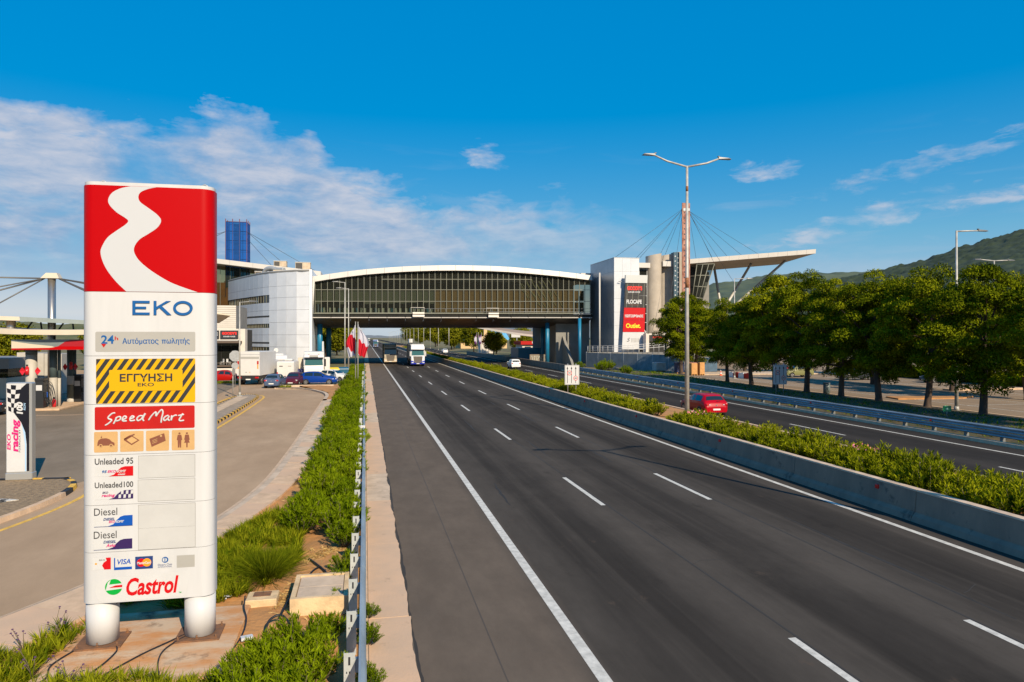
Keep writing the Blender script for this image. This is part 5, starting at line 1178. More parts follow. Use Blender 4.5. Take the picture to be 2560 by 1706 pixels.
MB().grid([[(x, yb, z - .36) for x, yb, z in ring], [(x, yb, z) for x, yb, z in ring], [(x, yb + .5, z + .03) for x, yb, z in ring], [(x, 68, z) for x, yb, z in ring]], False).build("eave", m_can_w, st)
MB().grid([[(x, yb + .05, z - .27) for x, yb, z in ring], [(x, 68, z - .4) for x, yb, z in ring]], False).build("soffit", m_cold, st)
for i in range(9):
    xa = -27.5 + i * 1.15
    MB().tube((xa, 63, 5.9), (xa + (.55 if i % 2 else -.1), 63, 6.75), .07, n=6).build("truss_member", m_cold, st)
for x, yb in ((-26.3, 60.5), (-20.4, 63.5)): MB().tube((x, yb, 5.6), (x, yb, 6.7), .3, n=20).build("stub_column", m_steelp, st)
# far tip of the roof, seen past the sign
MB().add([(-9.6, 55, 6.95), (-16.5, 51.5, 7.8), (-18, 60, 7.4), (-12.5, 66, 6.6), (-9.6, 55, 7.05), (-16.5, 51.5, 7.95), (-18, 60, 7.55), (-12.5, 66, 6.75)], [(3, 2, 1, 0), (4, 5, 6, 7), (0, 1, 5, 4), (3, 0, 4, 7)]).build("roof_tip", m_can_w, st)
MB().tube((-14.5, 58.5, 0), (-14.5, 58.5, 7.2), .3, n=20).build("column", m_colg, st)
pc = thing("pump_canopy", "low pump canopy with cream and red swept edge", "canopy", (-20, 60, 0), world=True)
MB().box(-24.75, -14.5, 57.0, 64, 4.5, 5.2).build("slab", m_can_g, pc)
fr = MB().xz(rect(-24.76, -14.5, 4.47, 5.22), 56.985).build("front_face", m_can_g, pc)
MB().xz([(-24.75, 4.59), (-22.6, 4.59), (-21.9, 4.66), (-22.2, 4.75), (-23.5, 4.9), (-24.75, 5.1)], 56.98).build("cream_sweep", m_can_w, pc)
MB().xz([(-24.75, 4.48), (-14.5, 4.48), (-14.5, 4.70), (-21.8, 4.72), (-22.2, 4.62), (-24.75, 4.585)], 56.975).build("red_band", m_sred, pc)
MB().xz([(-21.75, 4.725), (-14.5, 4.705), (-14.5, 5.2), (-20.9, 5.2), (-21.25, 5.08)], 56.973).build("red_sweep", M("deep_red", (.33, .006, .012), .4), pc)
for x, yb, split, r in ((-24.05, 58.4, 4.1, .375), (-22.95, 59.3, 2.35, .26), (-22.62, 59.5, 2.3, .11), (-23.2, 63.4, .5, .33)):
    MB().tube((x, yb, 0), (x, yb, split), r, n=24).build("column", m_colg, pc); MB().tube((x, yb, split + .002), (x, yb, 4.495), r * (1.0 if split < 3 else 1.02), n=24).build("column_band", m_cold, pc)
MB().cbox(-25.5, -21.9, 57.6, 63.8, .0, .16, .03).build("plinth", m_kerb, pc)
def pump(label, x, yb):
    t = thing("fuel_pump", label, "fuel pump", (x, yb, .16))
    MB().cbox(-.28, .28, -.35, .35, 0, 2.0, .03).build("cabinet", m_shelf, t); MB().cbox(-.30, .30, -.37, .37, 2.0, 2.22, .03).build("head", m_shelf, t)
    MB().xz(rect(-.2, .2, 1.3, 1.7), -.36).build("display", m_signwhite, t)
    for k in range(3):
        xx = .30 + .05 * k
        MB().path(smooth_line([(xx - .02, -.2 + .2 * k, 1.95), (xx + .25, -.2 + .2 * k, 1.75), (xx + .45, -.2 + .2 * k, .9), (xx + .3, -.2 + .2 * k, .25), (xx + .02, -.2 + .2 * k, .7)], 5), .022, 6).build("hose", m_cable, t)
        MB().cbox(.28, .36, -.25 + .2 * k, -.15 + .2 * k, .75, 1.15, .02).build("nozzle", m_cblue if k == 2 else m_shelf, t)
    return t
pump("black fuel pump beside the first round column of the station", -23.45, 58.5); pump("black fuel pump at the back column below the red canopy edge", -22.7, 63.5)
m_extred = M("extinguisher_red", (.55, .01, .02), .35, coat=.3)
def extinguisher(label, x, yb, z, cover=True):
    t = thing("fire_extinguisher", label, "extinguisher", (x, yb, z))
    MB().tube((0, 0, 0), (0, 0, .5), .13, n=16).tube((0, 0, .5), (0, 0, .62), .13, .05, n=16).build("cylinder", m_extred, t); MB().cbox(-.05, .05, -.08, .05, .62, .74, .01).build("valve", m_shelf, t)
extinguisher("red extinguisher hanging on the first station column", -24.15, 57.95, 2.65); extinguisher("red extinguisher standing on the plinth between the station columns", -22.78, 59.0, .16)
extinguisher("dark red extinguisher hanging on the back station column", -23.1, 63.0, 2.8)
for x in (-24.55, -23.55): MB().add([(x - .22, 58.2, 2.9), (x, 58.15, 2.6), (x + .2, 58.2, 2.9), (x, 58.15, 3.2)], [(0, 1, 2, 3)]).build("warning_plate", m_extred, pc)
for x in (-23.55, -22.8): MB().add([(x - .2, 63.1, 3.0), (x, 63.05, 2.7), (x + .18, 63.1, 3.0), (x, 63.05, 3.3)], [(0, 1, 2, 3)]).build("warning_plate", m_extred, pc)
bx3 = thing("station_cabinet", "slate service cabinet with cream box beside the back station column", "cabinet", (-24.0, 62.6, 0), world=True)
MB().cbox(-24.0, -23.55, 61.6, 62.3, .16, 2.1, .03).build("casing", m_cold, bx3); MB().cbox(-23.7, -23.35, 61.2, 61.5, .9, 1.35, .02).build("cream_box", m_can_w, bx3); MB().tube((-23.55, 61.35, .16), (-23.55, 61.35, .9), .06, n=8).build("stand", m_can_w, bx3)
MB().cbox(-23.15, -22.75, 62.4, 62.7, 1.6, 2.3, .02).build("notice_box", m_sgrey, bx3)
kz = thing("kiosk", "low slate and cream kiosk at the photo's edge behind the racing totem", "kiosk", (-33, 72, 0), world=True)
MB().box(-40, -30.4, 69.5, 78, 2.62, 3.55).build("roof_box", M("kiosk_roof", (.24, .23, .21), .6, var=.08, scale=1), kz); MB().box(-40, -30.8, 70, 78, .0, 1.8).build("wall", m_can_w, kz); MB().box(-40, -30.85, 70.4, 78, 1.802, 2.618).build("window_band", m_pane_dark, kz)
for i in range(5): MB().box(-31.9 + i * .75, -31.18 + i * .75, 74.5 + i * .05, 78, 0, 3.95 - .04 * i).build("wall_panel", m_colg, kz)
def road_sign(label, loc, shape, h, r, back=False):
    t = thing("road_sign", label, "road sign", loc)
    MB().tube((0, .04, 0), (0, .04, h + r), .035, n=8).build("post", m_galv, t)
    n = 8 if shape == "octagon" else 28; a0 = math.pi / 8 if n == 8 else 0
    P = [(r * math.cos(a0 + 2 * math.pi * i / n), h + r * math.sin(a0 + 2 * math.pi * i / n)) for i in range(n)]
    pl = MB().side(P, -.01, .01).build("plate", m_galv if back else m_inkred if shape == "no_entry" else m_sgrey, t)
    if shape == "no_entry": MB().xz(rect(-r * .65, r * .65, h - r * .18, h + r * .18), -.014).build("bar", m_signwhite, pl)
    return t
road_sign("red no-entry sign between the fuel station and the price sign", (-26.0, 75, 0), "no_entry", 2.6, .33)
road_sign("round grey sign back behind the station columns", (-34.6, 88, 0), "round", 2.5, .4, True)
t_ = road_sign("grey octagonal sign back in front of the box truck", (-13.7, 81.0, 0), "octagon", 3.35, .62, True)
MB().disc((0, .0, 2.3), .36, "Y", 24, .02).build("plate", m_galv, t_)
bt = road_sign("tall narrow round sign seen edge-on at the island's lamp", (-11.35, 66.3, .13), "round", 2.2, .35)
bt.rotation_euler[2] = rad(80)
# racing fuel totem
to = thing("racing_totem", "slim totem with chequered flag and racing fuel lettering on the mulch island", "totem", (-12.5, 29.3, .13), world=True)
TX = lambda x: -12.92 + (x - 40) / 180 * .85
TZ = lambda z: 3.72 - (z - 500) / 705 * 3.59
m_tsil = M("totem_silver", (.50, .50, .48), .35, metal=.6)
MB().cbox(TX(40), TX(222), 29.3, 29.66, .12, 3.72, .04).build("frame", m_tsil, to)
tf = MB().xz(rect(TX(48), TX(206), TZ(1145), TZ(506)), 29.292).build("art_panel", m_signwhite, to)
def tp_(P, k, mat, name): return MB().xz([(TX(x), TZ(z)) for x, z in P], 29.292 - .0025 * k).build(name, mat, tf)
m_tblk = M("totem_black", (.006, .006, .012), .3); m_tlb = M("totem_light_blue", (.34, .52, .72), .4)
tp_([(206, 506), (188, 506), (128, 560), (60, 640), (100, 720), (150, 790), (178, 860), (188, 950), (188, 1143), (206, 1143)], 1, m_tblk, "black_field")
tp_([(150, 790), (178, 860), (186, 950), (186, 1143), (176, 1143), (176, 950), (166, 870)], 2, m_tlb, "blue_band")
def flag(i, j): 
    u0, v0 = i / 4, j / 6
    return [(48 + 150 * (a ** 1.15) * (1 - .62 * c) + 22 * c * (1 if a > 0 else .6), 506 + 195 * c + 14 * math.sin(a * 3.2)) for a, c in ((u0, v0), (u0 + .25, v0), (u0 + .25, v0 + 1 / 6), (u0, v0 + 1 / 6))]
for i in range(3):
    for j in range(6): tp_(flag(i, j), 3, m_signwhite if (i + j) % 2 == 0 else m_tblk, "chequer")
text("100", TX(118), TX(163), TZ(728), TZ(640), 29.28, m_signwhite, tf, .05, .15, True); text("RON", TX(166), TX(182), TZ(700), TZ(648), 29.28, m_tlb, tf, .02, .15, True)
text("EKO", TX(52), TX(78), TZ(985), TZ(870), 29.28, m_mag, tf, .03, .15, True); text("racing", TX(84), TX(146), TZ(1000), TZ(765), 29.28, m_mag, tf, .04, .15, True); text("FORMULA BY", TX(134), TX(146), TZ(1003), TZ(838), 29.278, m_dgrey, tf, .0, .1, True, 1.3)
MB().cbox(TX(40) - .02, TX(222) + .02, 29.28, 29.68, .12, .4, .03).build("foot", m_tsil, to)
# ------------------------------------------------------------------ vehicles
m_tyre = M("tyre_rubber", (.014, .014, .014), .8); m_rim = M("alloy_rim", (.50, .50, .50), .3, metal=.8)
m_cglass = M("car_glass", (.012, .020, .022), .04, spec=.8, coat=.4); m_trim = M("black_trim", (.015, .015, .016), .55)
m_tail = M("tail_lamp", (.45, .008, .01), .2, coat=.6); m_head = M("head_lamp", (.62, .64, .66), .1, coat=.8)
m_plate = M("number_plate", (.72, .72, .68), .4)
def paint(name, c, metal=.0): return M(name, c, .36, metal=metal, coat=.18, spec=.18)
tyre_me = MB(); tyre_me.tube((-.1, 0, 0), (.1, 0, 0), 1.0, n=28); TY = tyre_me.mesh("tyre"); TY.materials.append(m_tyre)
rm = MB(); rm.tube((-.105, 0, 0), (.105, 0, 0), .62, n=24)
RM = rm.mesh("rim"); RM.materials.append(m_rim)
hb = MB()
for k in range(5):
    a = 2 * math.pi * k / 5; hb.add([(s_ * .112, math.cos(a + d) * r, math.sin(a + d) * r) for s_ in (1,) for d, r in ((.25, .2), (.38, .56), (.88, .56), (1.0, .2))], [(0, 1, 2, 3)]); hb.add([(-.112, math.cos(a + d) * r, math.sin(a + d) * r) for d, r in ((.25, .2), (.38, .56), (.88, .56), (1.0, .2))], [(3, 2, 1, 0)])
HB = hb.mesh("spoke_gap"); HB.materials.append(m_trim)
def wheel(parent, x, yb, r, wd=.2):
    o = bpy.data.objects.new("wheel", TY); COL.objects.link(o); o.parent = parent; o.location = (x, yb, r); o.scale = (wd / .2, r, r)
    for me in (RM, HB):
        q = bpy.data.objects.new("rim" if me is RM else "spoke_gap", me); COL.objects.link(q); q.parent = o
    return o
PROF = {  # s along the length (rear 0 .. front 1): roof/bonnet line, belt line, half width factor, roof half width factor
 "hatch": [(0, .44, .42, .82, .8), (.012, .60, .56, .90, .86), (.03, .665, .63, .93, .86), (.055, .72, .66, .95, .74), (.12, .935, .67, .98, .70), (.20, .985, .67, 1, .72), (.36, 1.0, .655, 1, .73), (.48, .985, .645, 1, .72), (.56, .94, .635, 1, .71), (.72, .675, .64, .985, .82), (.80, .645, .62, .97, .84), (.92, .575, .55, .92, .80), (.975, .47, .45, .84, .74), (1.0, .33, .31, .74, .66)],
 "sedan": [(0, .46, .44, .82, .8), (.02, .62, .58, .92, .84), (.14, .665, .63, .96, .84), (.17, .69, .65, .97, .78), (.28, .95, .66, 1, .68), (.38, 1.0, .655, 1, .70), (.50, .99, .645, 1, .70), (.58, .93, .635, 1, .69), (.72, .665, .63, .985, .82), (.82, .635, .61, .97, .84), (.93, .56, .54, .91, .78), (.98, .45, .43, .84, .74), (1.0, .33, .31, .74, .66)],
 "suv": [(0, .46, .44, .86, .84), (.012, .60, .56, .93, .88), (.025, .68, .62, .95, .84), (.05, .90, .64, .97, .76), (.09, .975, .645, .99, .76), (.30, 1.0, .64, 1, .77), (.50, .99, .635, 1, .77), (.58, .95, .63, 1, .76), (.72, .665, .63, .99, .86), (.82, .64, .61, .98, .88), (.94, .58, .56, .94, .84), (.985, .46, .44, .87, .78), (1.0, .35, .33, .78, .70)],
}
def car(label, loc, rz, col, kind="hatch", L_=4.1, W_=1.75, H_=1.48, cat="car", group=None, wr=.31, rails=False):
    """car with its nose along +y before turning"""
    t = thing("parked_car" if cat == "car" else cat, label, "car", loc, rz, group)
    P = PROF[kind]; zb = .17 * H_
    def sec(s_):
        for a, c in zip(P, P[1:]):
            if s_ <= c[0] + 1e-9:
                f_ = (s_ - a[0]) / (c[0] - a[0]); return [a[k] + (c[k] - a[k]) * f_ for k in range(5)]
        return list(P[-1])
    def ring(s_):
        _, tp, bl, w1, w2 = sec(s_); yb = (s_ - .5) * L_; hw = W_ / 2 * w1; rw = min(W_ / 2 * w2, hw * .97)
        if tp - bl < .06: rw = hw * .9
        low = zb if .04 < s_ < .96 else zb + .05
        return [(hw * .93, yb, low), (hw * .99, yb, low + .10), (hw, yb, (low + bl * H_) / 2), (hw * .985, yb, bl * H_), (rw, yb, (tp - .025) * H_), (rw * .86, yb, tp * H_), (rw * .4, yb, (tp + .006) * H_), (0, yb, (tp + .008) * H_)]
    ss = sorted(set([p[0] for p in P] + [.07, .26, .42, .64, .87]))
    rows_ = []
    for s_ in ss:
        h = ring(s_); rows_.append(h + [(-x, yb, z) for x, yb, z in h[-2::-1]])
    b_ = MB(); b_.grid(rows_, True); n = len(rows_[0])
    b_.add(rows_[0], [tuple(range(n))]); b_.add(rows_[-1], [tuple(range(n - 1, -1, -1))])
    bo = b_.build("body", paint("car_paint_%02d_%02d_%02d" % tuple(int(c * 99) for c in col), col), t)
    # glass: side windows sit in the band between belt and roof, screens on the slopes
    cab = [p[0] for p in P if p[1] - p[2] > .2]; s0, s1 = cab[0] + .035, cab[-1] + .055
    def lerp(a, c, f_): return tuple(a[k] + (c[k] - a[k]) * f_ for k in range(3))
    for sd in (1, -1):
        cuts = [(s0, (s0 + s1) / 2 - .012), ((s0 + s1) / 2 + .012, s1)]
        for a, c in cuts:
            m_ = 5; lo, hi = [], []
            for k in range(m_ + 1):
                r_ = ring(a + (c - a) * k / m_); lo.append(lerp(r_[3], r_[4], .08)); hi.append(lerp(r_[3], r_[4], .90))
            MB().grid([[(sd * (x + .008), yb, z) for x, yb, z in lo], [(sd * (x + .008), yb, z) for x, yb, z in hi]]).build("side_window", m_cglass, t)
    def screen(sa, sb, name):
        a, c = ring(sa), ring(sb)
        up, dn = (a, c) if a[5][2] > c[5][2] else (c, a)
        d = .012; sg_ = 1 if dn[5][1] > up[5][1] else -1
        Q = []
        for r_, f_ in ((up, .04), (dn, .0)): Q.append([(x * .93, yb + sg_ * d, z + d) for x, yb, z in ((r_[5][0] * 1.08, r_[5][1], r_[5][2] - .01), (r_[6][0], r_[6][1], r_[6][2]), (0, r_[7][1], r_[7][2]), (-r_[6][0], r_[6][1], r_[6][2]), (-r_[5][0] * 1.08, r_[5][1], r_[5][2] - .01))])
        u, v = Q; Q = [[lerp(u[k], v[k], .10) for k in range(5)], [lerp(u[k], v[k], .90) for k in range(5)]]
        MB().grid(Q).build(name, m_cglass, t)
    i_t = [k for k, p in enumerate(P) if p[1] > .92]
    screen(P[i_t[0]][0], P[i_t[0] - 1][0] if kind != "suv" else P[i_t[0] - 2][0], "rear_window") if kind != "suv" else screen(.05, .025, "rear_window")
    screen(P[i_t[-1]][0], P[i_t[-1] + 1][0], "windscreen")
    for sd in (1, -1):
        for s_ in (.19, .80):
            yb = (s_ - .5) * L_; hw = W_ / 2 * sec(s_)[3]
            A_ = [(sd * (hw + .004), yb + math.cos(a) * wr * 1.16, max(zb, wr + math.sin(a) * wr * 1.16)) for a in np.linspace(-.3, math.pi + .3, 16)]
            MB().add(A_, [tuple(range(16))]).build("wheel_arch", m_trim, t)
            wheel(t, sd * (hw - .085), yb, wr)
        hw = W_ / 2
        soften(MB().obox((sd * hw * .70, -L_ / 2 + .05, .565 * H_), (.32, .10, .15), -sd * .28).build("tail_light", m_tail, t), .03); soften(MB().obox((sd * hw * .58, -L_ / 2 + .022, .548 * H_), (.10, .06, .06), -sd * .2).build("reversing_light", m_head, t), .015)
        MB().obox((sd * hw * .66, L_ / 2 - .16, .46 * H_), (.34, .1, .12), sd * .5).build("headlight", m_head, t)
        MB().cbox(sd * hw * 1.0 - .02 if sd > 0 else -hw - .16, hw + .16 if sd > 0 else -hw + .02, .13 * L_, .16 * L_, .66 * H_, .74 * H_, .02).build("wing_mirror", bo.data.materials[0], t)
        MB().box(sd * hw * .985 - .01, sd * hw * .985 + .01, -.03 * L_, -.005 * L_, .57 * H_, .585 * H_).build("door_handle", m_trim, t)
    MB().box(-.26, .26, -L_ / 2 - .012, -L_ / 2 + .03, .30 * H_, .375 * H_).build("number_plate", m_plate, t)
    MB().box(-.26, .26, L_ / 2 - .04, L_ / 2 + .01, .24 * H_, .30 * H_).build("number_plate", m_plate, t)
    MB().box(-W_ * .36, W_ * .36, L_ / 2 - .06, L_ / 2 + .002, .17 * H_, .235 * H_).build("grille", m_trim, t); soften(MB().box(-W_ * .37, W_ * .37, -L_ / 2 + .012, -L_ / 2 + .12, .17 * H_, .232 * H_).build("rear_bumper", m_trim, t), .02)
    MB().box(-W_ * .33, W_ * .33, -L_ / 2 - .006 + .02, -L_ / 2 + .05, .425 * H_, .433 * H_).build("tailgate_seam", m_trim, t); MB().disc((0, -L_ / 2 + .008, .53 * H_), .05, "Y", 16, .02).build("badge", m_rim, t)
    MB().tube((.0, -L_ / 2 + .06, .70 * H_), (.32, -L_ / 2 + .10, .735 * H_), .012, n=6).build("rear_wiper", m_trim, t)
    return t
RED = (.36, .0, .008)
c = car("glossy red hatchback driving away beside the oleanders", (23.35, 46.3, 0), rad(-1), RED, "hatch", 4.25, 1.78, 1.48, "hatchback", wr=.32)
car("white hatchback driving away on the far carriageway before the bridge", (25.2, 120, 0), 0, (.68, .68, .66), "suv", 4.0, 1.72, 1.6, "hatchback")
car("blue hatchback parked side-on at the end of the service road", (-5.15, 83.8, 0), rad(-95), (.002, .036, .24), "hatch", 4.2, 1.76, 1.47)
car("blue-grey hatchback parked tail to the service road", (-9.35, 80.0, 0), rad(-8), (.07, .10, .17), "hatch", 3.95, 1.66, 1.46)
car("dark maroon hatchback half hidden behind the blue-grey one", (-7.7, 82.6, 0), rad(172), (.075, .01, .02), "hatch", 3.8, 1.66, 1.46)
car("red estate car parked by the burger restaurant", (-16.2, 90.3, 0), rad(-92), (.34, .006, .004), "sedan", 4.5, 1.76, 1.44)
car("white car with dark windows parked behind the blue hatchback", (-3.6, 88.6, 0), rad(-120), (.62, .61, .58), "hatch", 4.1, 1.74, 1.46)
car("khaki compact SUV parked beyond the pine trunks", (56.6, 85.2, .06), rad(88), (.20, .20, .085), "suv", 4.0, 1.75, 1.66)
car("dark saloon at the photo's edge behind the racing totem", (-26.6, 55.5, 0), rad(88), (.012, .02, .03), "sedan", 4.5, 1.78, 1.45)
car("dull grey saloon parked in the lot behind the pines", (66, 71, .06), rad(80), (.05, .055, .06), "sedan", 4.5, 1.78, 1.45)
car("dark green car parked in the shade behind the last pines", (66, 54, .06), rad(85), (.02, .07, .05), "hatch", 4.1, 1.74, 1.48)
car("dark car parked in the shade near the zebra-striped bays", (60, 78, .06), rad(86), (.03, .035, .045), "sedan", 4.4, 1.76, 1.45)
car("small red car glimpsed between two pine trunks", (60.5, 92, .06), rad(85), (.55, .01, .015), "hatch", 4.0, 1.72, 1.48)
car("white car approaching on the shoulder beyond the bridge", (1.6, 442, 0), math.pi, (.7, .7, .7), "sedan", 4.4, 1.78, 1.46, "saloon_car")
car("white car driving away far along the other carriageway", (26.1, 236, 0), 0, (.68, .68, .68), "hatch", 4.2, 1.76, 1.48, "saloon_car")
car("pale car far along the other carriageway near the tree line", (25.5, 330, 0), 0, (.6, .6, .62), "sedan", 4.2, 1.76, 1.48, "saloon_car")
def cab(t, L0, cab_h, col, low, W_=2.48, roofd=0.0, low_h=1.1, grille=True, mirror=None):
    """cab-over truck cab: front face at y = L0, facing +y"""
    w_ = W_ / 2; mp = paint("truck_paint_%02d_%02d_%02d" % tuple(int(c * 99) for c in col), col); ml = paint("truck_paint_%02d_%02d_%02d" % tuple(int(c * 99) for c in low), low)
    y0 = L0 - 2.2
    MB().prof([(y0, low_h), (L0 - .02, low_h), (L0, low_h + .7), (L0 - .10, 2.05), (L0 - .42, cab_h - .12), (L0 - .7, cab_h), (y0, cab_h)], -w_, w_).build("cab_body", mp, t); soften(t.children[-1], .10, 3)
    MB().prof([(y0, .38), (L0 - .12, .34), (L0 + .03, .42), (L0 + .03, low_h - .12), (L0 - .05, low_h - .004), (y0, low_h - .004)], -w_ * 1.005, w_ * 1.005).build("bumper", ml, t); soften(t.children[-1], .08, 3)
    z0, z1 = 1.98, min(cab_h - .55, 2.92); yf = lambda z: L0 - .10 - .32 * (z - 2.05) / (cab_h - 2.17)
    MB().add([(-w_ * .92, yf(z0) + .012, z0), (w_ * .92, yf(z0) + .012, z0), (w_ * .88, yf(z1) + .012, z1), (-w_ * .88, yf(z1) + .012, z1)], [(3, 2, 1, 0)]).build("windscreen", M("truck_glass", (.03, .10, .09), .05, spec=.9, coat=.5), t)
    MB().add([(-w_ * .95, yf(z1) + .02, z1 + .02), (w_ * .95, yf(z1) + .02, z1 + .02), (w_ * .95, yf(z1) + .3, z1 + .06), (-w_ * .95, yf(z1) + .3, z1 + .06), (-w_ * .95, yf(z1) + .02, z1 + .2), (w_ * .95, yf(z1) + .02, z1 + .2)], [(0, 1, 2, 3), (3, 2, 5, 4)]).build("sun_visor", m_trim, t)
    if grille:
        MB().add([(-w_ * .52, L0 + .035, .62), (w_ * .52, L0 + .035, .62), (w_ * .70, L0 + .01, 1.84), (-w_ * .70, L0 + .01, 1.84)], [(3, 2, 1, 0)]).build("grille", m_trim, t)
        MB().box(-w_ * .9, w_ * .9, yf(1.9) + .005, yf(1.9) + .03, 1.86, 1.93).build("wiper_rail", m_trim, t); MB().box(-w_ * .3, w_ * .3, L0 + .035, L0 + .05, .36, .44).build("air_intake", m_trim, t)
        for k in range(6): MB().box(-w_ * (.52 + .028 * k), w_ * (.52 + .028 * k), L0 + .036, L0 + .075, .70 + .19 * k, .79 + .19 * k).build("grille_bar", M("grille_bar", (.26, .22, .18), .4, metal=.4), t)
    for sd in (1, -1):
        soften(MB().add([(sd * w_ * .74, L0 + .01, 1.84), (sd * w_ * .99, L0 - .10, 1.95), (sd * w_ * .99, L0 - .02, .98), (sd * w_ * .58, L0 + .05, .86), (sd * w_ * .74, L0 - .2, 1.84), (sd * w_ * .99, L0 - .3, 1.95), (sd * w_ * .99, L0 - .25, .98), (sd * w_ * .58, L0 - .2, .86)], [(0, 1, 2, 3), (0, 4, 5, 1), (1, 5, 6, 2), (2, 6, 7, 3), (3, 7, 4, 0)]).build("cab_cheek", mp, t), .03)
        MB().cbox(sd * w_ * .5 - .06, sd * w_ * .5 + .06, L0 - .62, L0 - .5, cab_h, cab_h + .07, .02).build("marker_lamp", m_corange, t)
        MB().obox((sd * w_ * .80, L0 + .045, .70), (.36, .06, .17), 0).build("headlight", m_head, t)
        MB().add([(sd * (w_ + .004), L0 - 1.5, 1.95), (sd * (w_ + .004), L0 - .35, 1.95), (sd * (w_ + .004), L0 - .5, 2.75), (sd * (w_ + .004), L0 - 1.5, 2.75)], [(0, 1, 2, 3)]).build("side_window", m_cglass, t)
        MB().cbox(sd * (w_ + .16) - .10, sd * (w_ + .16) + .10, L0 - .14, L0 - .02, 1.85, 2.75, .03).build("mirror", mirror or m_trim, t); MB().tube((sd * w_, L0 - .25, 2.75), (sd * (w_ + .16), L0 - .08, 2.7), .025, n=6).build("mirror_arm", m_trim, t)
        wheel(t, sd * (w_ - .18), L0 - 1.35, .5, .3)
    MB().box(-.26, .26, L0 + .035, L0 + .05, .45, .56).build("number_plate", m_plate, t)
    if roofd: MB().prof([(y0, cab_h), (L0 - .75, cab_h + .002), (L0 - .95, cab_h + .22), (y0, cab_h + roofd)], -w_ * .93, w_ * .93).build("roof_deflector", mp, t)
def lorry(label, loc, rz, col, low, box, cab_h=3.55, roofd=.5, Lb=11.0, mirror=None, boxh=4.0):
    t = thing("lorry", label, "lorry", loc, rz)
    cab(t, 0, cab_h, col, low, roofd=roofd, mirror=mirror)
    bx_ = MB().cbox(-1.27, 1.27, -2.6 - Lb, -2.6, 1.25, boxh, .05).build("trailer_box", box, t)
    MB().box(-1.2, 1.2, -2.6 - Lb, -1.6, .85, 1.22).build("chassis", m_trim, t)
    for sd in (1, -1):
        for yb in (-3.6, -Lb + .8, -Lb - .5, -Lb - 1.7): wheel(t, sd * 1.05, yb, .5, .3)
    return t
m_boxw = M("box_body_white", (.60, .585, .56), .45, var=.04, scale=1.5); m_boxg = M("box_body_grey", (.34, .35, .34), .5, var=.06, scale=1.5)
lorry("lorry with shade-darkened cream cab top and cream grille coming out of the bridge's shade", (5.05, 144.2, 0), math.pi, (.40, .36, .29), (.55, .45, .32), M("curtain_dark_green", (.04, .06, .05), .5), 3.6, .45)  # upper cab gets a darker cream as if shaded by the bridge
lorry("white lorry with blue bumper leading on the middle lane", (9.6, 131.6, 0), math.pi, (.72, .72, .72), (.015, .03, .36), m_boxg, 3.75, .35, mirror=m_boxw, boxh=4.05)
lorry("small-looking blue and white lorry far behind in the slow lane", (5.5, 371, 0), math.pi, (.10, .16, .30), (.10, .14, .3), m_boxw, 3.5, .4)
lorry("white lorry barely visible at the far end of the road", (5.1, 920, 0), math.pi, (.6, .6, .6), (.5, .5, .5), m_boxw, 3.5, .4)
lorry("white lorry driving away far beyond the bridge", (33.5, 545, 0), 0, (.7, .7, .7), (.6, .6, .6), m_boxw, 3.5, .4)
# parked box truck, tail towards the camera
bt_ = thing("box_truck", "white box truck parked with its tail lift towards the road", "truck", (-12.75, 83.6, 0), rad(-9))
MB().cbox(-1.25, 1.25, 0, 6.4, 1.05, 3.75, .04).build("box_body", m_boxw, bt_)
MB().box(-1.27, 1.27, -.05, .0, 3.45, 3.78).build("rear_header", m_boxw, bt_); dr = MB().cbox(-1.22, 1.22, -.07, -.02, 1.1, 3.42, .02).build("tail_lift", m_boxw, bt_)
MB().box(-1.22, 1.22, -.076, -.071, 2.95, 3.2).build("stripe", m_sgrey, dr)
for sd in (1, -1):
    MB().box(sd * 1.08 - .09, sd * 1.08 + .09, -.085, -.072, 2.35, 2.72).build("marker_plate", m_smart, dr); MB().box(sd * 1.08 - .06, sd * 1.08 + .06, -.085, -.072, 1.85, 2.33).build("marker_strip", m_corange, dr)
    MB().box(sd * .95 - .2, sd * .95 + .2, -.02, .05, .78, .95).build("tail_light", m_tail, bt_)
    for yb in (1.3, 5.9 + 1.5): wheel(bt_, sd * 1.0, yb, .46, .3)
    MB().tube((sd * .2, -.075, 1.45), (sd * .2, -.075, 1.5), .06, n=8).build("latch", m_corange if sd > 0 else m_dgrey, dr)
MB().box(-1.1, 1.1, .05, 8.4, .62, 1.03).build("chassis", m_trim, bt_); MB().box(-.26, .26, -.03, .02, .6, .72).build("number_plate", m_plate, bt_)
MB().cbox(-1.1, 1.1, 6.5, 8.3, .7, 2.7, .15).build("cab_body", m_boxw, bt_)
# motorhome with over-cab, van, white cab-over truck
rv = thing("motorhome", "white motorhome with over-cab bunk parked behind the box truck", "motorhome", (-10.6, 92.0, 0), math.pi + rad(6))
MB().cbox(-1.15, 1.15, -6.0, -1.2, .55, 3.05, .08).build("body", m_boxw, rv); MB().prof([(-1.9, 2.25), (-.25, 2.3), (-.1, 2.6), (-.55, 3.08), (-1.9, 3.1)], -1.13, 1.13).build("over_cab", m_boxw, rv)
MB().prof([(-1.2, .5), (.75, .5), (.8, 1.0), (.55, 1.25), (-.15, 1.45), (-1.2, 2.24)], -1.0, 1.0).build("cab_body", m_boxw, rv)
MB().add([(-.92, .5, 1.38), (.92, .5, 1.38), (.85, -.28, 2.2), (-.85, -.28, 2.2)], [(3, 2, 1, 0)]).build("windscreen", m_cglass, rv); MB().box(-.7, .7, .79, .83, .75, 1.1).build("grille", m_trim, rv)
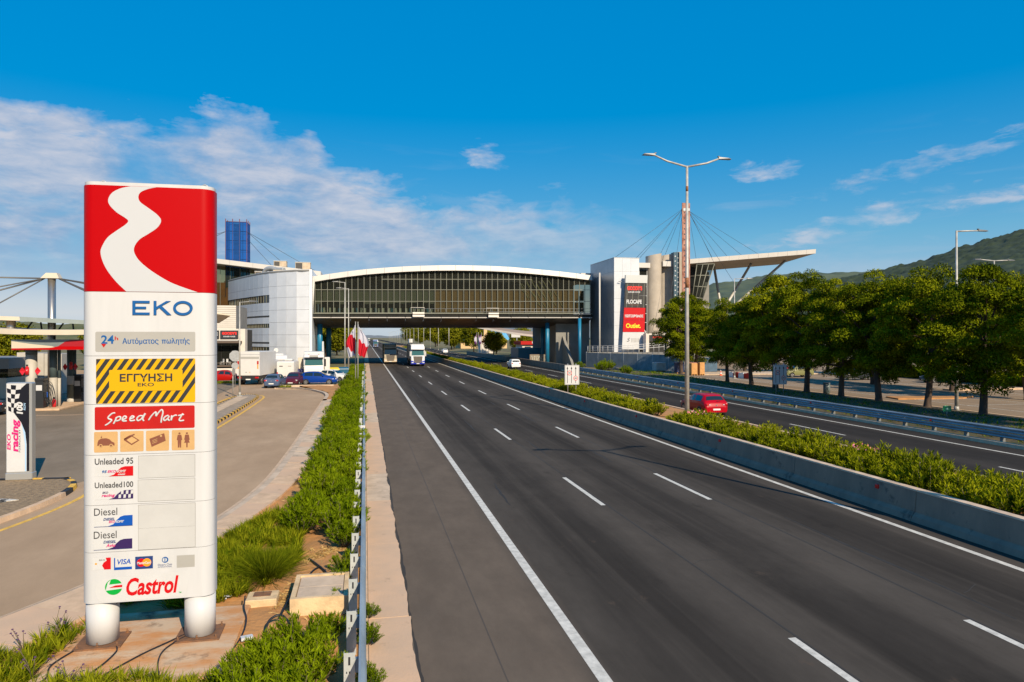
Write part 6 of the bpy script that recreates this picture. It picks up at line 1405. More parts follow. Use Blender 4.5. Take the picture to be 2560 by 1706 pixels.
for sd in (1, -1):
    MB().box(sd * .82 - .14, sd * .82 + .14, .74, .82, .95, 1.15).build("headlight", m_head, rv); MB().box(sd * 1.152 - .004, sd * 1.152 + .004, -5.2, -4.0, 1.7, 2.4).build("side_window", m_cglass, rv)
    for yb in (-.1, -4.6): wheel(rv, sd * .95, yb, .36, .22)
MB().cbox(-.7, .7, -3.2, -2.0, 3.05, 3.3, .05).build("roof_box", m_boxw, rv); MB().tube((.3, -4.0, 3.05), (.2, -4.0, 3.6), .03, n=6).build("aerial_mast", m_galv, rv)
MB().disc((.2, -3.95, 3.7), .28, "Y", 20, .05).build("aerial_dish", m_boxw, rv)
vn = thing("panel_van", "white high-roof panel van seen from behind next to the maroon car", "van", (-9.2, 87.6, 0), rad(-6))
MB().prof([(0, .45), (5.1, .45), (5.2, .9), (4.5, 1.25), (3.9, 2.25), (3.4, 2.5), (.1, 2.52), (0, 2.4)], -.98, .98).build("body", m_boxw, vn); soften(vn.children[-1], .12, 3)
for sd in (1, -1):
    MB().box(sd * .49 - .47, sd * .49 + .47, -.02, -.004, .55, 2.38).build("rear_door", m_boxw, vn); MB().box(sd * .49 - .2, sd * .49 + .2, -.03, -.022, 1.9, 2.0).build("vent", m_trim if sd < 0 else m_sgrey, vn)
    MB().box(sd * .9 - .06, sd * .9 + .06, -.03, -.021, .9, 1.25).build("tail_light", m_tail, vn)
    for yb in (.9, 4.3): wheel(vn, sd * .85, yb, .34, .2)
MB().box(-.9, .9, -.08, .02, .42, .58).build("rear_bumper", m_trim, vn); MB().cbox(-.5, .5, 1.5, 2.8, 2.52, 2.78, .08).build("roof_fan", m_boxw, vn)
wt = thing("rigid_truck", "white cab-over truck parked nose to the blue hatchback", "truck", (-6.0, 88.6, 0), math.pi + rad(4))
cab(wt, 0, 3.3, (.70, .68, .65), (.66, .63, .58), 2.3, 0, 1.0, False)
MB().cbox(-1.2, 1.2, -7.5, -2.3, 1.0, 3.55, .04).build("box_body", m_boxw, wt); MB().box(-.5, .5, -.34, -.28, 2.98, 3.2).build("name_board", m_sgrey, wt)
for sd in (1, -1): wheel(wt, sd * .95, -5.8, .45, .3)
MB().cbox(-1.9, -1.25, -3.2, -1.6, .4, 2.9, .05).build("side_locker", m_boxw, wt); MB().cbox(1.25, 1.9, -3.0, -2.2, .4, 2.9, .05).build("side_awning_box", m_can_w, wt)
def bin_(label, x, yb, body, lid, rz=0.0):
    t = thing("wheelie_bin", label, "bin", (x, yb, 0), rz)
    MB().add([(-.5, -.45, .15), (.5, -.45, .15), (.5, .45, .15), (-.5, .45, .15), (-.62, -.52, 1.2), (.62, -.52, 1.2), (.62, .52, 1.2), (-.62, .52, 1.2)], [(0, 3, 2, 1), (4, 5, 6, 7), (0, 1, 5, 4), (1, 2, 6, 5), (2, 3, 7, 6), (3, 0, 4, 7)]).build("bin_body", body, t)
    MB().prof([(-.55, 1.2), (.55, 1.2), (.5, 1.42), (0, 1.52), (-.5, 1.36)], -.65, .65).build("lid", lid, t)
    for sd in (1, -1):
        for q in (-.35, .35): MB().tube((sd * .45, q, .08), (sd * .45 + .05, q, .08), .08, n=10).build("castor", m_tyre, t)
m_binb = M("bin_blue", (.01, .09, .16), .5); m_biny = M("bin_yellow", (.72, .48, .01), .5)
bin_("blue bin with yellow lid behind the blue hatchback", -3.95, 93.5, m_binb, m_biny, .3); bin_("teal blue bin beside the yellow-lidded one", -2.75, 94.5, m_binb, m_binb, .2)
bin_("dark blue bin between the van and the white truck", -7.35, 90.2, M("bin_navy", (.006, .012, .12), .5), M("bin_navy", (.006, .012, .12), .5))
tb = thing("litter_bin", "grey cylindrical litter bin standing between two pine trunks", "litter bin", (42.0, 58.6, .06))
MB().tube((0, 0, .1), (0, 0, 1.08), .30, n=24).build("drum", M("bin_grey", (.11, .14, .14), .5), tb); MB().tube((0, 0, 1.08), (0, 0, 1.12), .32, n=24).build("rim", m_dgrey, tb); MB().tube((0, 0, 0), (0, 0, .1), .08, n=8).build("foot", m_dgrey, tb)
# roadworks and stored goods in the lot beyond the first pines
m_conew = M("cone_white", (.75, .75, .72), .5); m_coneo = M("cone_orange", (.80, .10, .02), .5)
for lb, x, yb in (("orange and white traffic cone beside the red-white barriers", 48.4, 90.6), ("traffic cone close to the stacked goods", 46.2, 92.4)):
    t = thing("traffic_cone", lb, "traffic cone", (x, yb, .06))
    MB().box(-.2, .2, -.2, .2, 0, .05).build("foot", m_coneo, t)
    for k in range(4): MB().tube((0, 0, .05 + .18 * k), (0, 0, .05 + .18 * (k + 1)), .16 - .035 * k, .16 - .035 * (k + 1), 14, False).build("band", m_coneo if k % 2 == 0 else m_conew, t)
for k in range(4):
    t = thing("plastic_barrier", ["red water-filled barrier nearest the pale lamp base in the lot", "white water-filled barrier in the row, second from the lamp base", "red water-filled barrier in the middle of the row", "white water-filled barrier at the row's far end"][k], "barrier", (47.9, 82.6 + 1.35 * k, .06), rad(90), "water-filled barriers in the lot")
    MB().side([(-.65, 0), (.65, 0), (.65, .15), (.6, .7), (-.6, .7), (-.65, .15)], -.22, .22).build("shell", m_smart if k % 2 == 0 else m_conew, t); MB().cbox(-.12, .12, -.08, .08, .7, .76, .02).build("filler_cap", m_dgrey, t)
m_ply = M("plywood", (.50, .25, .08), .7, var=.15, scale=3)
for lb, x, yb, wd, h, mat in (("orange plywood crate in front of the first pine trunk", 44.9, 91.9, .9, 1.7, m_ply), ("second orange plywood crate close to the first", 46.0, 91.7, .75, 1.8, m_ply), ("dark blue pallet load beyond the guard rail", 45.4, 97.5, 1.1, 1.6, M("wrap_navy", (.02, .03, .09), .4)), ("striped pink and white pallet load beyond the guard rail", 46.9, 96.5, 1.2, 1.6, M("wrap_pink", (.45, .2, .2), .5, var=.4, scale=2, stretch=(.1, .1, 6))), ("pale wrapped pallet load by the hoarding's end", 44.6, 103.0, 1.6, 1.4, M("wrap_pale", (.45, .45, .42), .5, var=.15, scale=2)), ("blue tarpaulin-covered heap behind the cone", 50.5, 99, 2.4, 2.2, M("tarp_blue", (.05, .10, .16), .6, var=.2, scale=1.5, bump=.6, bscale=3))):
    t = thing("stacked_load", lb, "load", (x, yb, .06)); MB().cbox(-wd / 2, wd / 2, -wd / 2, wd / 2, .14, h, .04).build("load", mat, t)
    for k in range(3): MB().box(-wd / 2, -wd / 2 + .1 + 0 * k, -wd / 2, wd / 2, 0, .14).build("runner", m_ply, t) if k == 0 else MB().box(-wd / 2 + k * (wd / 2 - .05), -wd / 2 + k * (wd / 2 - .05) + .1, -wd / 2, wd / 2, 0, .14).build("runner", m_ply, t)
# ------------------------------------------------------------------ plants
def leaf_mesh(name, base, d, side, ln, wd, mat, tint, bend=None):
    """many diamond leaves in one mesh: base points, directions, side vectors, lengths, widths"""
    n = len(base); d = d / np.linalg.norm(d, axis=1, keepdims=True)
    side = side - (side * d).sum(1, keepdims=True) * d; side = side / np.maximum(1e-6, np.linalg.norm(side, axis=1, keepdims=True))
    ln, wd = ln[:, None], wd[:, None]
    mid = base + d * ln * .45; tip = base + d * ln
    if bend is not None: tip = tip + bend
    v = np.stack([base, mid + side * wd * .5, tip, mid - side * wd * .5], 1).reshape(-1, 3).astype(np.float32)
    me = bpy.data.meshes.new(name); me.vertices.add(4 * n); me.vertices.foreach_set("co", v.ravel())
    me.loops.add(4 * n); me.loops.foreach_set("vertex_index", np.arange(4 * n, dtype=np.int32))
    me.polygons.add(n); me.polygons.foreach_set("loop_start", np.arange(0, 4 * n, 4, dtype=np.int32)); me.polygons.foreach_set("loop_total", np.full(n, 4, np.int32))
    a = me.attributes.new("tint", "FLOAT", "FACE"); a.data.foreach_set("value", tint.astype(np.float32))
    me.materials.append(mat); me.update(calc_edges=True)
    return me
rng_ = np.random.default_rng(7)
def unit(n): v = rng_.normal(size=(n, 3)); return v / np.linalg.norm(v, axis=1, keepdims=True)
m_pine = M("pine_needles", (.026, .056, .003), .75, col2=(.30, .315, .009), attr=True, trans=.15, spec=.0)
m_ole = M("oleander_leaf", (.042, .080, .003), .65, col2=(.32, .335, .010), attr=True, trans=.2, spec=.0)
m_hedge = M("hedge_leaf", (.024, .062, .002), .65, col2=(.20, .27, .006), attr=True, trans=.2, spec=.0)
m_grass = M("grass_blade", (.060, .100, .003), .7, col2=(.32, .33, .014), attr=True, trans=.25, spec=.0)
m_straw = M("dry_straw", (.36, .22, .08), .8, col2=(.60, .42, .18), attr=True, spec=.0)
m_broad = M("broad_leaf", (.045, .07, .006), .75, col2=(.28, .26, .014), attr=True, trans=.15, spec=.0)
m_bark = M("pine_bark", (.10, .065, .045), .9, col2=(.045, .032, .026), scale=3, bump=.9, bscale=9, stretch=(1, 1, .3))
m_stem = M("woody_stem", (.13, .10, .06), .9)
def pine(seed, H_, R_, base_h):
    r = np.random.default_rng(seed)
    nC = 128; cl_ = []
    while len(cl_) < nC:
        p = r.uniform(-1, 1, 3)
        if p @ p > 1 or p @ p < .2: continue
        z = base_h + (H_ - base_h) * (p[2] * .5 + .5); taper = 1.0 if p[2] < .1 else 1.0 - .25 * p[2]
        cl_.append((p[0] * R_ * taper, p[1] * R_ * taper, z))
    cl_ = np.array(cl_); P, D, T, Ls, S_ = [], [], [], [], []
    for c_ in cl_:
        k = int(r.integers(360, 520)); rr = r.uniform(.5, .92); tm_ = np.clip(r.normal(.48, .2), .05, .9)
        u = r.normal(size=(k, 3)); u /= np.linalg.norm(u, axis=1, keepdims=True); u[:, 2] = np.where(u[:, 2] < -.25, -u[:, 2] * .6, u[:, 2])
        q = c_ + u * np.array([1.08, 1.08, .9]) * rr * r.uniform(.55, 1.0, (k, 1)) ** .5
        P.append(q); tg = np.cross(u, r.normal(size=(k, 3))); D.append(tg + u * .45 + np.array([0, 0, .2])); S_.append(np.cross(u, tg) + r.normal(size=(k, 3)) * .35); T.append(np.clip(r.normal(tm_, .2, k), 0, 1)); Ls.append(r.uniform(.11, .22, k))
    P, D, T, Ls, S_ = np.concatenate(P), np.concatenate(D), np.concatenate(T), np.concatenate(Ls), np.concatenate(S_)
    crown = leaf_mesh("crown", P, D, S_, Ls, Ls * .5, m_pine, T)
    lean = r.uniform(-.5, .5, 2)
    tr = MB(); top = np.array([lean[0], lean[1], H_ * .72])
    tr.path(smooth_line([(0, 0, -.15), (lean[0] * .05, lean[1] * .05, .35), (lean[0] * .25, lean[1] * .3, base_h), tuple(top * np.array([.7, .7, .75])), tuple(top)], 4), [.34, .31, .29, .27, .25, .245, .24, .235, .22, .20, .18, .16, .14, .12, .10, .09, .07], 12)
    limbs = []
    for i in r.choice(nC, 14, replace=False):
        e = cl_[i]; f_ = r.uniform(.35, .8); a = top * f_; a[2] = min(a[2], e[2] - .2)
        if a[2] < base_h * .8: a[2] = base_h * .8
        limbs.append(MB().path(smooth_line([tuple(a), tuple((a + e) / 2 + np.array([0, 0, .25])), tuple(e)], 3), [.085, .08, .07, .06, .05, .04, .025], 6).mesh("limb"))
    return crown, tr.mesh("trunk"), limbs
PINES = [pine(11, 10.2, 3.7, 1.5), pine(23, 9.6, 3.5, 1.4), pine(37, 10.6, 3.8, 1.6), pine(41, 9.8, 3.4, 1.4)]
for c_, t_, ls in PINES:
    t_.materials.append(m_bark)
    for l_ in ls: l_.materials.append(m_bark)
def plant_pine(label, x, yb, z, v, rz, s_=1.0, group="pine trees along the verge", wide=1.0):
    t = thing("pine_tree", label, "pine tree", (x, yb, z), rz, group); t.scale = (s_ * wide, s_ * wide, s_)
    c_, tr, ls = PINES[v]
    for me in [c_, tr] + ls:
        o = bpy.data.objects.new(me.name.split(".")[0], me); COL.objects.link(o); o.parent = t
    return t
row = [(40.6, 30.6, 0, .98, "pine just outside the picture whose crown enters at the edge"), (39.3, 38.9, 1, .99, "pine with thick trunk nearest the green kilometre plate"), (40.6, 45.0, 2, .95, "pine with slightly leaning trunk beside the pale lamp base"), (40.0, 49.3, 3, 1.03, "pine standing over the sandy kerbed island in the lot"), (40.1, 54.0, 0, .97, "pine standing just beyond the litter bin"),
       (40.2, 59.0, 2, 1.03, "pine between the litter bin and the second lane sign"), (40.0, 63.8, 1, 1.13, "pine directly behind the second lane sign"), (40.6, 69.3, 3, .95, "pine whose trunk stands before the khaki SUV's bonnet side"), (41.0, 75.2, 2, .88, "pine whose trunk stands before the red and white barriers"), (44.8, 95.5, 0, 1.13, "lone pine in front of the kiosk entrance and billboard"), (47.6, 96.5, 1, 1.08, "pine partly hidden by the median lamp pole")]
for i, (x, yb, v, s_, lb) in enumerate(row): plant_pine(lb, x, yb, .3 if x < 42 else .1, v, i * 1.9, s_, wide=1.0 if x < 42 else .96)
for i, (x, yb, v, s_, lb) in enumerate([(55, 50, 2, 1.0, "pine of the back row at the edge of the picture"), (57, 60, 0, 1.02, "pine of the back row behind the leaning trunk"), (56, 70, 3, 1.0, "pine of the back row behind the lane sign"), (58, 101, 1, .95, "pine of the back row below the canopy struts"), (66, 92, 2, .9, "pine of the back row right of the canopy struts"), (72, 62, 1, .9, "farther pine filling the gap left of the T-shaped lamp"), (74, 72, 3, .9, "farther pine at the back of the car park"), (76, 52, 0, .9, "farther pine at the picture's edge behind the car park"), (70, 82, 2, .85, "farther pine behind the khaki SUV"), (78, 86, 1, .85, "farther pine beyond the parked dark cars")]):
    plant_pine(lb, x, yb, .1, v, 1 + i * 2.3, s_, "pines in the lot")
def shrub(seed, rx, rz_, n_stem, per, mat, leaf, droop=.0):
    r = np.random.default_rng(seed); B, D, T, Ls = [], [], [], []; stems = MB()
    for k in range(n_stem):
        a = r.uniform(0, 2 * math.pi); o = r.uniform(0, 1) ** .6; e = np.array([math.cos(a) * o * rx, math.sin(a) * o * rx, rz_ * r.uniform(.72, 1.12) * (1 - .38 * o * o)]); b0 = np.array([e[0] * .18, e[1] * .18, 0])
        mid = (b0 + e) / 2 + np.array([e[0], e[1], 0]) * .10
        if k % 3 == 0: stems.path([tuple(b0), tuple(mid), tuple(e)], [.016, .012, .006], 4)
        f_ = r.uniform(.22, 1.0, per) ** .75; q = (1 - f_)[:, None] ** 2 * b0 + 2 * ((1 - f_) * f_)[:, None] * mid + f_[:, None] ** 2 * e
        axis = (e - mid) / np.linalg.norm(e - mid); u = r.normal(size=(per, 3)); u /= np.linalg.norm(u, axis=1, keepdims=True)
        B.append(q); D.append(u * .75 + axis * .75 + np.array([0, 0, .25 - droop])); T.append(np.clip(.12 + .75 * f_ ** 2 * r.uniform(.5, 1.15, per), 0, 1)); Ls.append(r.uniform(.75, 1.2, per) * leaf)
    B, D, T, Ls = np.concatenate(B), np.concatenate(D), np.concatenate(T), np.concatenate(Ls)
    f = leaf_mesh("foliage", B, D, r.normal(size=B.shape), Ls, Ls * r.uniform(.16, .24, len(Ls)), mat, T); s_ = stems.mesh("stem"); s_.materials.append(m_stem)
    return f, s_
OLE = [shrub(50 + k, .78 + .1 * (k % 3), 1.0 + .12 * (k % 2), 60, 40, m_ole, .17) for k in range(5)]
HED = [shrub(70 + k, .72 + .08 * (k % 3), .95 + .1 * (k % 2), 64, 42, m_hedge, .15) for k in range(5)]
flw = leaf_mesh("blossom", np.array([[.5 * math.cos(k * 1.3), .5 * math.sin(k * 1.3), 1.0 + .05 * (k % 3)] for k in range(26)]), unit(26) + [0, 0, 1], unit(26), np.full(26, .09), np.full(26, .08), M("oleander_blossom", (.72, .22, .25), .6), np.zeros(26))
def bush(name, label, cat, group, kinds, v, x, yb, z, s_, rz, blossom=False):
    t = thing(name, label, cat, (x, yb, z), rz, group); t.scale = (s_, s_, s_ * random.uniform(.9, 1.12))
    for me in kinds[v] + ((flw,) if blossom else ()):
        o = bpy.data.objects.new(me.name.split(".")[0], me); COL.objects.link(o); o.parent = t
random.seed(31)
yb = 11.0; k = 0
while yb < 330:
    st_ = .95 if yb < 90 else 1.3 if yb < 165 else 3.2
    for x in ((17.05, 18.25) if yb < 120 else (17.5,)):
        if not (37.2 < yb < 41.8 and True) and not (x < 17.5 and 56.5 < yb < 59):
            hi = .95 if yb < 28 else .80
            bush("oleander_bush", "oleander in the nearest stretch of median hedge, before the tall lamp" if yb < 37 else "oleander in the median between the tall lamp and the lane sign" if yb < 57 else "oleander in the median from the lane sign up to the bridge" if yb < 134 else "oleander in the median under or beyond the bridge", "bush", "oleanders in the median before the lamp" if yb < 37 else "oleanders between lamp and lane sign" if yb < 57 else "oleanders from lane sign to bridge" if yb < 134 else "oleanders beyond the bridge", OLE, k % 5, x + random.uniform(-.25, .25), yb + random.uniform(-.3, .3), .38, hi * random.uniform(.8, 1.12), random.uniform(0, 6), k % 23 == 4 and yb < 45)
        k += 1
    yb += st_
for lb, x, yy, s_ in (("oleander bush alone before the lamp base with bare soil beside it", 18.0, 43.0, .95), ("small oleander at the foot of the median lamp", 18.5, 38.6, .6)): bush("oleander_bush", lb, "bush", None, OLE, 1, x, yy, .38, s_, 1.0)
yb = 18.6; k = 0
while yb < 122:
    st_ = .78 if yb < 62 else 1.5
    lft = -1.55 if yb < 40 else -1.75
    for x in (-.62, lft) if yb > 20 else (-.62,):
        if random.random() < .10 and yb > 21: continue
        ps = (0 if yb < 34 else 1 if yb < 62 else 2) * 2 + (x < -1.2)
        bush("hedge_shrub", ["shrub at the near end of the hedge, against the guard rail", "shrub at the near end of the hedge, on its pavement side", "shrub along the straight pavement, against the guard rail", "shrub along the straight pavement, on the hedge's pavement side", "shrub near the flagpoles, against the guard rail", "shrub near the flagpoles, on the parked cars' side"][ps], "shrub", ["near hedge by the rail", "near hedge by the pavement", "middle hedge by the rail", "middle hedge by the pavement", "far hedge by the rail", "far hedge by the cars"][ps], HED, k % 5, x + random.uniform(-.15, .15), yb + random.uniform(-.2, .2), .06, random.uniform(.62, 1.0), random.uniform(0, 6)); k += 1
    yb += st_
NEAR = [(-1.55, 11.9, .62), (-1.05, 12.1, .66), (-1.35, 11.2, .7), (-.75, 11.4, .66), (-1.85, 11.2, .6), (-1.0, 10.5, .7), (-1.7, 10.4, .66), (-.62, 12.9, .45), (-.5, 14.4, .38), (-.42, 16.4, .5), (-.45, 15.6, .42), (.06, 12.6, .34), (.06, 13.8, .3), (.08, 11.0, .34)]
for i, (x, yy, s_) in enumerate(NEAR):
    lb = "leafy shrub in the clump at the bottom edge of the picture by the rail" if s_ > .55 else "small shrub growing through the guard rail"
    bush("hedge_shrub", lb, "shrub", "shrubs at the foot of the near guard rail" if s_ > .55 else "shoots through the guard rail", HED, i % 5, x, yy, .04, s_, i * 1.1)
for i, (x, yy, s_, lb) in enumerate([(34.5, 101, 1.5, "rounded shrub below the hoarding's far end"), (36.5, 104, 1.7, "larger dark shrub in front of the hoarding"), (33.6, 109, 1.1, "small yellowish shrub by the concrete parapet"), (39, 31.5, .7, "spiky shrub at the foot of the nearest pine"), (35, 92, 1.3, "low shrub behind the guard rail before the goods")]): bush("hedge_shrub", lb, "shrub", None, HED, i % 5, x, yy, .2, s_, i)

def blades(name, pts, ln, mat, lie=.35, wd=.035, tint=None):
    n = len(pts); d = rng_.normal(size=(n, 3)) * lie; d[:, 2] = 1.0 if lie < 1 else np.abs(d[:, 2]) * .12
    L_ = ln * rng_.uniform(.55, 1.25, n)
    return leaf_mesh(name, pts, d, rng_.normal(size=(n, 3)), L_, np.full(n, 1.0) * wd * L_ / ln, mat, np.clip(rng_.normal(.45, .28, n), 0, 1) if tint is None else tint, np.c_[rng_.normal(size=(n, 2)) * (L_ * .22)[:, None], -L_ * .1])
def in_poly(P, x, y_):
    c = np.zeros(len(x), bool); j = len(P) - 1
    for i in range(len(P)):
        (xi, yi), (xj, yj) = P[i], P[j]; c ^= ((yi > y_) != (yj > y_)) & (x < (xj - xi) * (y_ - yi) / (yj - yi + 1e-9) + xi); j = i
    return c
def scatter(P, n, clump=0.0):
    P_ = np.array(P); x, y_ = rng_.uniform(P_[:, 0].min(), P_[:, 0].max(), n * 4), rng_.uniform(P_[:, 1].min(), P_[:, 1].max(), n * 4)
    k = in_poly(P, x, y_)
    if clump: k &= (np.sin(x * 3.1 + np.sin(y_ * 2.3)) + np.sin(y_ * 2.9 + 1.7 * np.sin(x * 1.9)) + rng_.normal(size=len(x)) * .8) > clump
    x, y_ = x[k][:n], y_[k][:n]; return np.c_[x, y_, np.full(len(x), .05)]
def stuff(me, name, label, cat):
    o = bpy.data.objects.new(name, me); COL.objects.link(o); return tag(o, label, cat, kind="stuff")
GA = [(-4.6, 15.0), (-3.2, 14.95), (-2.5, 15.4), (-1.9, 16.1), (-1.55, 17.6), (-1.75, 21.6), (-2.7, 22.6), (-3.6, 19.8), (-4.2, 17.2), (-5.0, 15.6)]
GB = [(-12, 5), (-8.2, 9.4), (-6.4, 12.4), (-5.4, 14.2), (-4.7, 15.0), (-4.9, 14.0), (-5.1, 12.7), (-5.15, 10.5), (-7, 5)]
GC = [(-7, 8.0), (-1.9, 8.0), (-2.2, 11.4), (-2.6, 11.75), (-3.6, 11.95), (-5.15, 12.3), (-6.2, 11.9)]
def tufts(C, per, ln):
    """blades springing outwards from each tuft's middle"""
    n = len(C); c = np.repeat(C, per, 0); a = rng_.uniform(0, 2 * math.pi, n * per); o = rng_.uniform(.1, 1.0, n * per); sz = np.repeat(rng_.uniform(.55, 1.35, n), per); hue = np.repeat(np.clip(rng_.normal(.42, .22, n), 0, 1), per)
    out = np.c_[np.cos(a), np.sin(a), np.zeros(n * per)]; L_ = ln * sz * rng_.uniform(.6, 1.2, n * per)
    return leaf_mesh("grass", c + out * (.05 * sz * o)[:, None], out * (o * .9)[:, None] + [0, 0, 1.0] + rng_.normal(size=(n * per, 3)) * .12, np.cross(out, [0, 0, 1]) + rng_.normal(size=(n * per, 3)) * .3, L_, .018 * sz * rng_.uniform(.8, 1.4, n * per), m_grass, np.clip(hue + rng_.normal(0, .16, n * per), 0, 1), out * (L_ * o * .35)[:, None] - np.c_[np.zeros((n * per, 2)), L_ * .16 * o])
stuff(tufts(np.concatenate([scatter(GA, 1150, -.4), scatter(GB, 900, -.5), scatter(GC, 900, -1.2)]), 30, .26), "grass", "tufted yellow-green grass around the price sign's slab", "grass")
tuft = np.c_[rng_.normal(-2.15, .16, 2600), rng_.normal(16.6, .28, 2600), np.full(2600, .05)]
tu = leaf_mesh("grass_tuft", tuft * 1.0, np.c_[(tuft[:, 0] + 2.15) * 2.2, (tuft[:, 1] - 16.6) * 1.6, np.full(2600, 1.0)] + rng_.normal(size=(2600, 3)) * .13, rng_.normal(size=(2600, 3)), rng_.uniform(.4, .85, 2600), np.full(2600, .009), m_grass, np.clip(rng_.normal(.4, .2, 2600), 0, 1), np.c_[(tuft[:, 0] + 2.15) * .6, (tuft[:, 1] - 16.6) * .5, np.full(2600, -.12)])
tf_ = bpy.data.objects.new("grass_tuft", tu); COL.objects.link(tf_); tag(tf_, "tall feathery grass tuft behind the two concrete boxes", "grass tuft")
sp = np.concatenate([scatter([(-1.9, 12.6), (-.25, 12.6), (-.25, 18.6), (-1.5, 18.6), (-1.7, 16)], 5200, -.2), scatter([(-2.6, 20.5), (-1.7, 20.5), (-1.7, 34), (-2.4, 34)], 1500, 0), scatter([(-6.5, 76), (-2.5, 70), (-2.4, 81), (-6.5, 79)], 900)])
stuff(blades("straw", sp, .16, m_straw, 2.2, .02), "straw", "dry straw scattered over the reddish soil by the guard rail", "straw")
hg = scatter([(68, 40), (71, 40), (76, 95), (70, 95)], 9000); hg[:, 2] = .1
stuff(blades("undergrowth", hg, 1.5, m_hedge, .5, .5), "undergrowth", "dark shrubbery along the back of the car park", "undergrowth")
gv = scatter([(31.7, 8), (38.5, 8), (39.6, 60), (42, 100), (31.7, 106)], 16000, -.1); gv[:, 2] = .16
stuff(blades("undergrowth", gv, .34, m_hedge, .6, .06), "undergrowth", "dark low undergrowth beneath the pines", "undergrowth")
gi = np.concatenate([scatter([(-19, 86.2), (-13.8, 85.6), (-13.8, 87.0), (-19, 87.4)], 1500), scatter([(-8.6, 77.4), (-7.6, 77.4), (-7.6, 78.2), (-8.6, 78.2)], 250)])
stuff(blades("grass", gi, .38, m_grass, .4, .03), "grass", "strip of grass in front of the red estate car", "grass")
m_viol = M("violet_petal", (.10, .045, .11), .8)
for i, (x, yy) in enumerate([(-5.55, 13.2), (-5.9, 12.6), (-5.3, 13.7), (-5.0, 12.2), (-4.4, 11.9), (-6.1, 13.0)]):
    t = thing("flowering_weed", "violet flowering weed on thin stems beside the sign slab", "weed", (x, yy, .05), i * 1.0, "violet weeds by the slab"); random.seed(i)
    for k in range(5):
        a, l_ = random.uniform(0, 6), random.uniform(.32, .6); e = (math.cos(a) * .2, math.sin(a) * .2, l_)
        MB().path([(0, 0, 0), (e[0] * .4, e[1] * .4, l_ * .6), e], .005, 4).build("stem", m_stem, t)
        MB().disc(e, .017, "Z", 7, .015).disc((e[0] + .03, e[1], e[2] - .04), .012, "Z", 7, .012).build("blossom", m_viol, t)
# broadleaf trees beyond the bridge and behind the station
def broad(seed, H_, R_):
    r = np.random.default_rng(seed); P, D, T, S_ = [], [], [], []
    for k in range(46):
        u = r.normal(size=3); u /= np.linalg.norm(u); c_ = np.array([u[0] * R_ * .72, u[1] * R_ * .72, H_ * .6 + u[2] * H_ * .32]); m_ = 110
        v = r.normal(size=(m_, 3)); v /= np.linalg.norm(v, axis=1, keepdims=True)
        P.append(c_ + v * R_ * .36 * r.uniform(.6, 1, (m_, 1))); tg = np.cross(v, r.normal(size=(m_, 3))); D.append(tg + v * .4); S_.append(np.cross(v, tg) + r.normal(size=(m_, 3)) * .3); T.append(np.clip(r.normal(.5 + .15 * r.normal(), .2, m_), 0, 1))
    P, D, T = np.concatenate(P), np.concatenate(D), np.concatenate(T); n = len(P)
    c_ = leaf_mesh("crown", P, D, np.concatenate(S_), r.uniform(.5, .9, n), r.uniform(.25, .42, n), m_broad, T)
    tr = MB().path([(0, 0, -.1), (.05, 0, H_ * .3), (.1, .1, H_ * .6)], [.28, .22, .1], 8).mesh("trunk"); tr.materials.append(m_bark)
    return c_, tr
BRO = [broad(91, 9.5, 4.4), broad(92, 11, 5.0), broad(93, 8.5, 3.8)]
def plant_tree(label, x, yb, v, s_, rz, group):
    t = thing("broadleaf_tree", label, "tree", (x, yb, 0), rz, group); t.scale = (s_, s_, s_)
    for me in BRO[v]:
        o = bpy.data.objects.new(me.name.split(".")[0], me); COL.objects.link(o); o.parent = t
random.seed(77)
for i in range(16): plant_tree("tree in the green row behind the fuel station", -38 - i * 3.4 + random.uniform(-1, 1), 118 + (i % 4) * 9 + random.uniform(-3, 3), i % 3, random.uniform(.62, .85), i * 1.7, "trees behind the fuel station")
for i, (x, yb, s_) in enumerate([(-13, 178, 1.0), (-10, 190, 1.05), (-16, 196, 1.1), (-8, 214, .9), (-12, 232, 1.1), (-9, 262, 1.0), (-11, 300, 1.1), (-9, 345, 1.0), (-12, 400, 1.2), (-8, 470, 1.1), (-10, 560, 1.3), (-14, 680, 1.6)]): plant_tree("tree on the verge beyond the bridge, left of the road", x, yb, i % 3, s_, i, "trees beyond the bridge left of the road")
for i, (x, yb, s_) in enumerate([(37, 205, .62), (41, 222, .8), (47, 215, .75), (38, 250, .95), (43, 268, 1.1), (36, 300, 1.1), (41, 330, 1.2), (50, 290, 1.0), (58, 260, .9), (37, 380, 1.2), (43, 430, 1.3), (38, 500, 1.3), (36, 600, 1.4), (66, 300, 1.1), (72, 240, .9)]): plant_tree("tree on the verge beyond the bridge, right of the road", x, yb, (i + 1) % 3, s_, i * 1.3, "trees beyond the bridge right of the road")
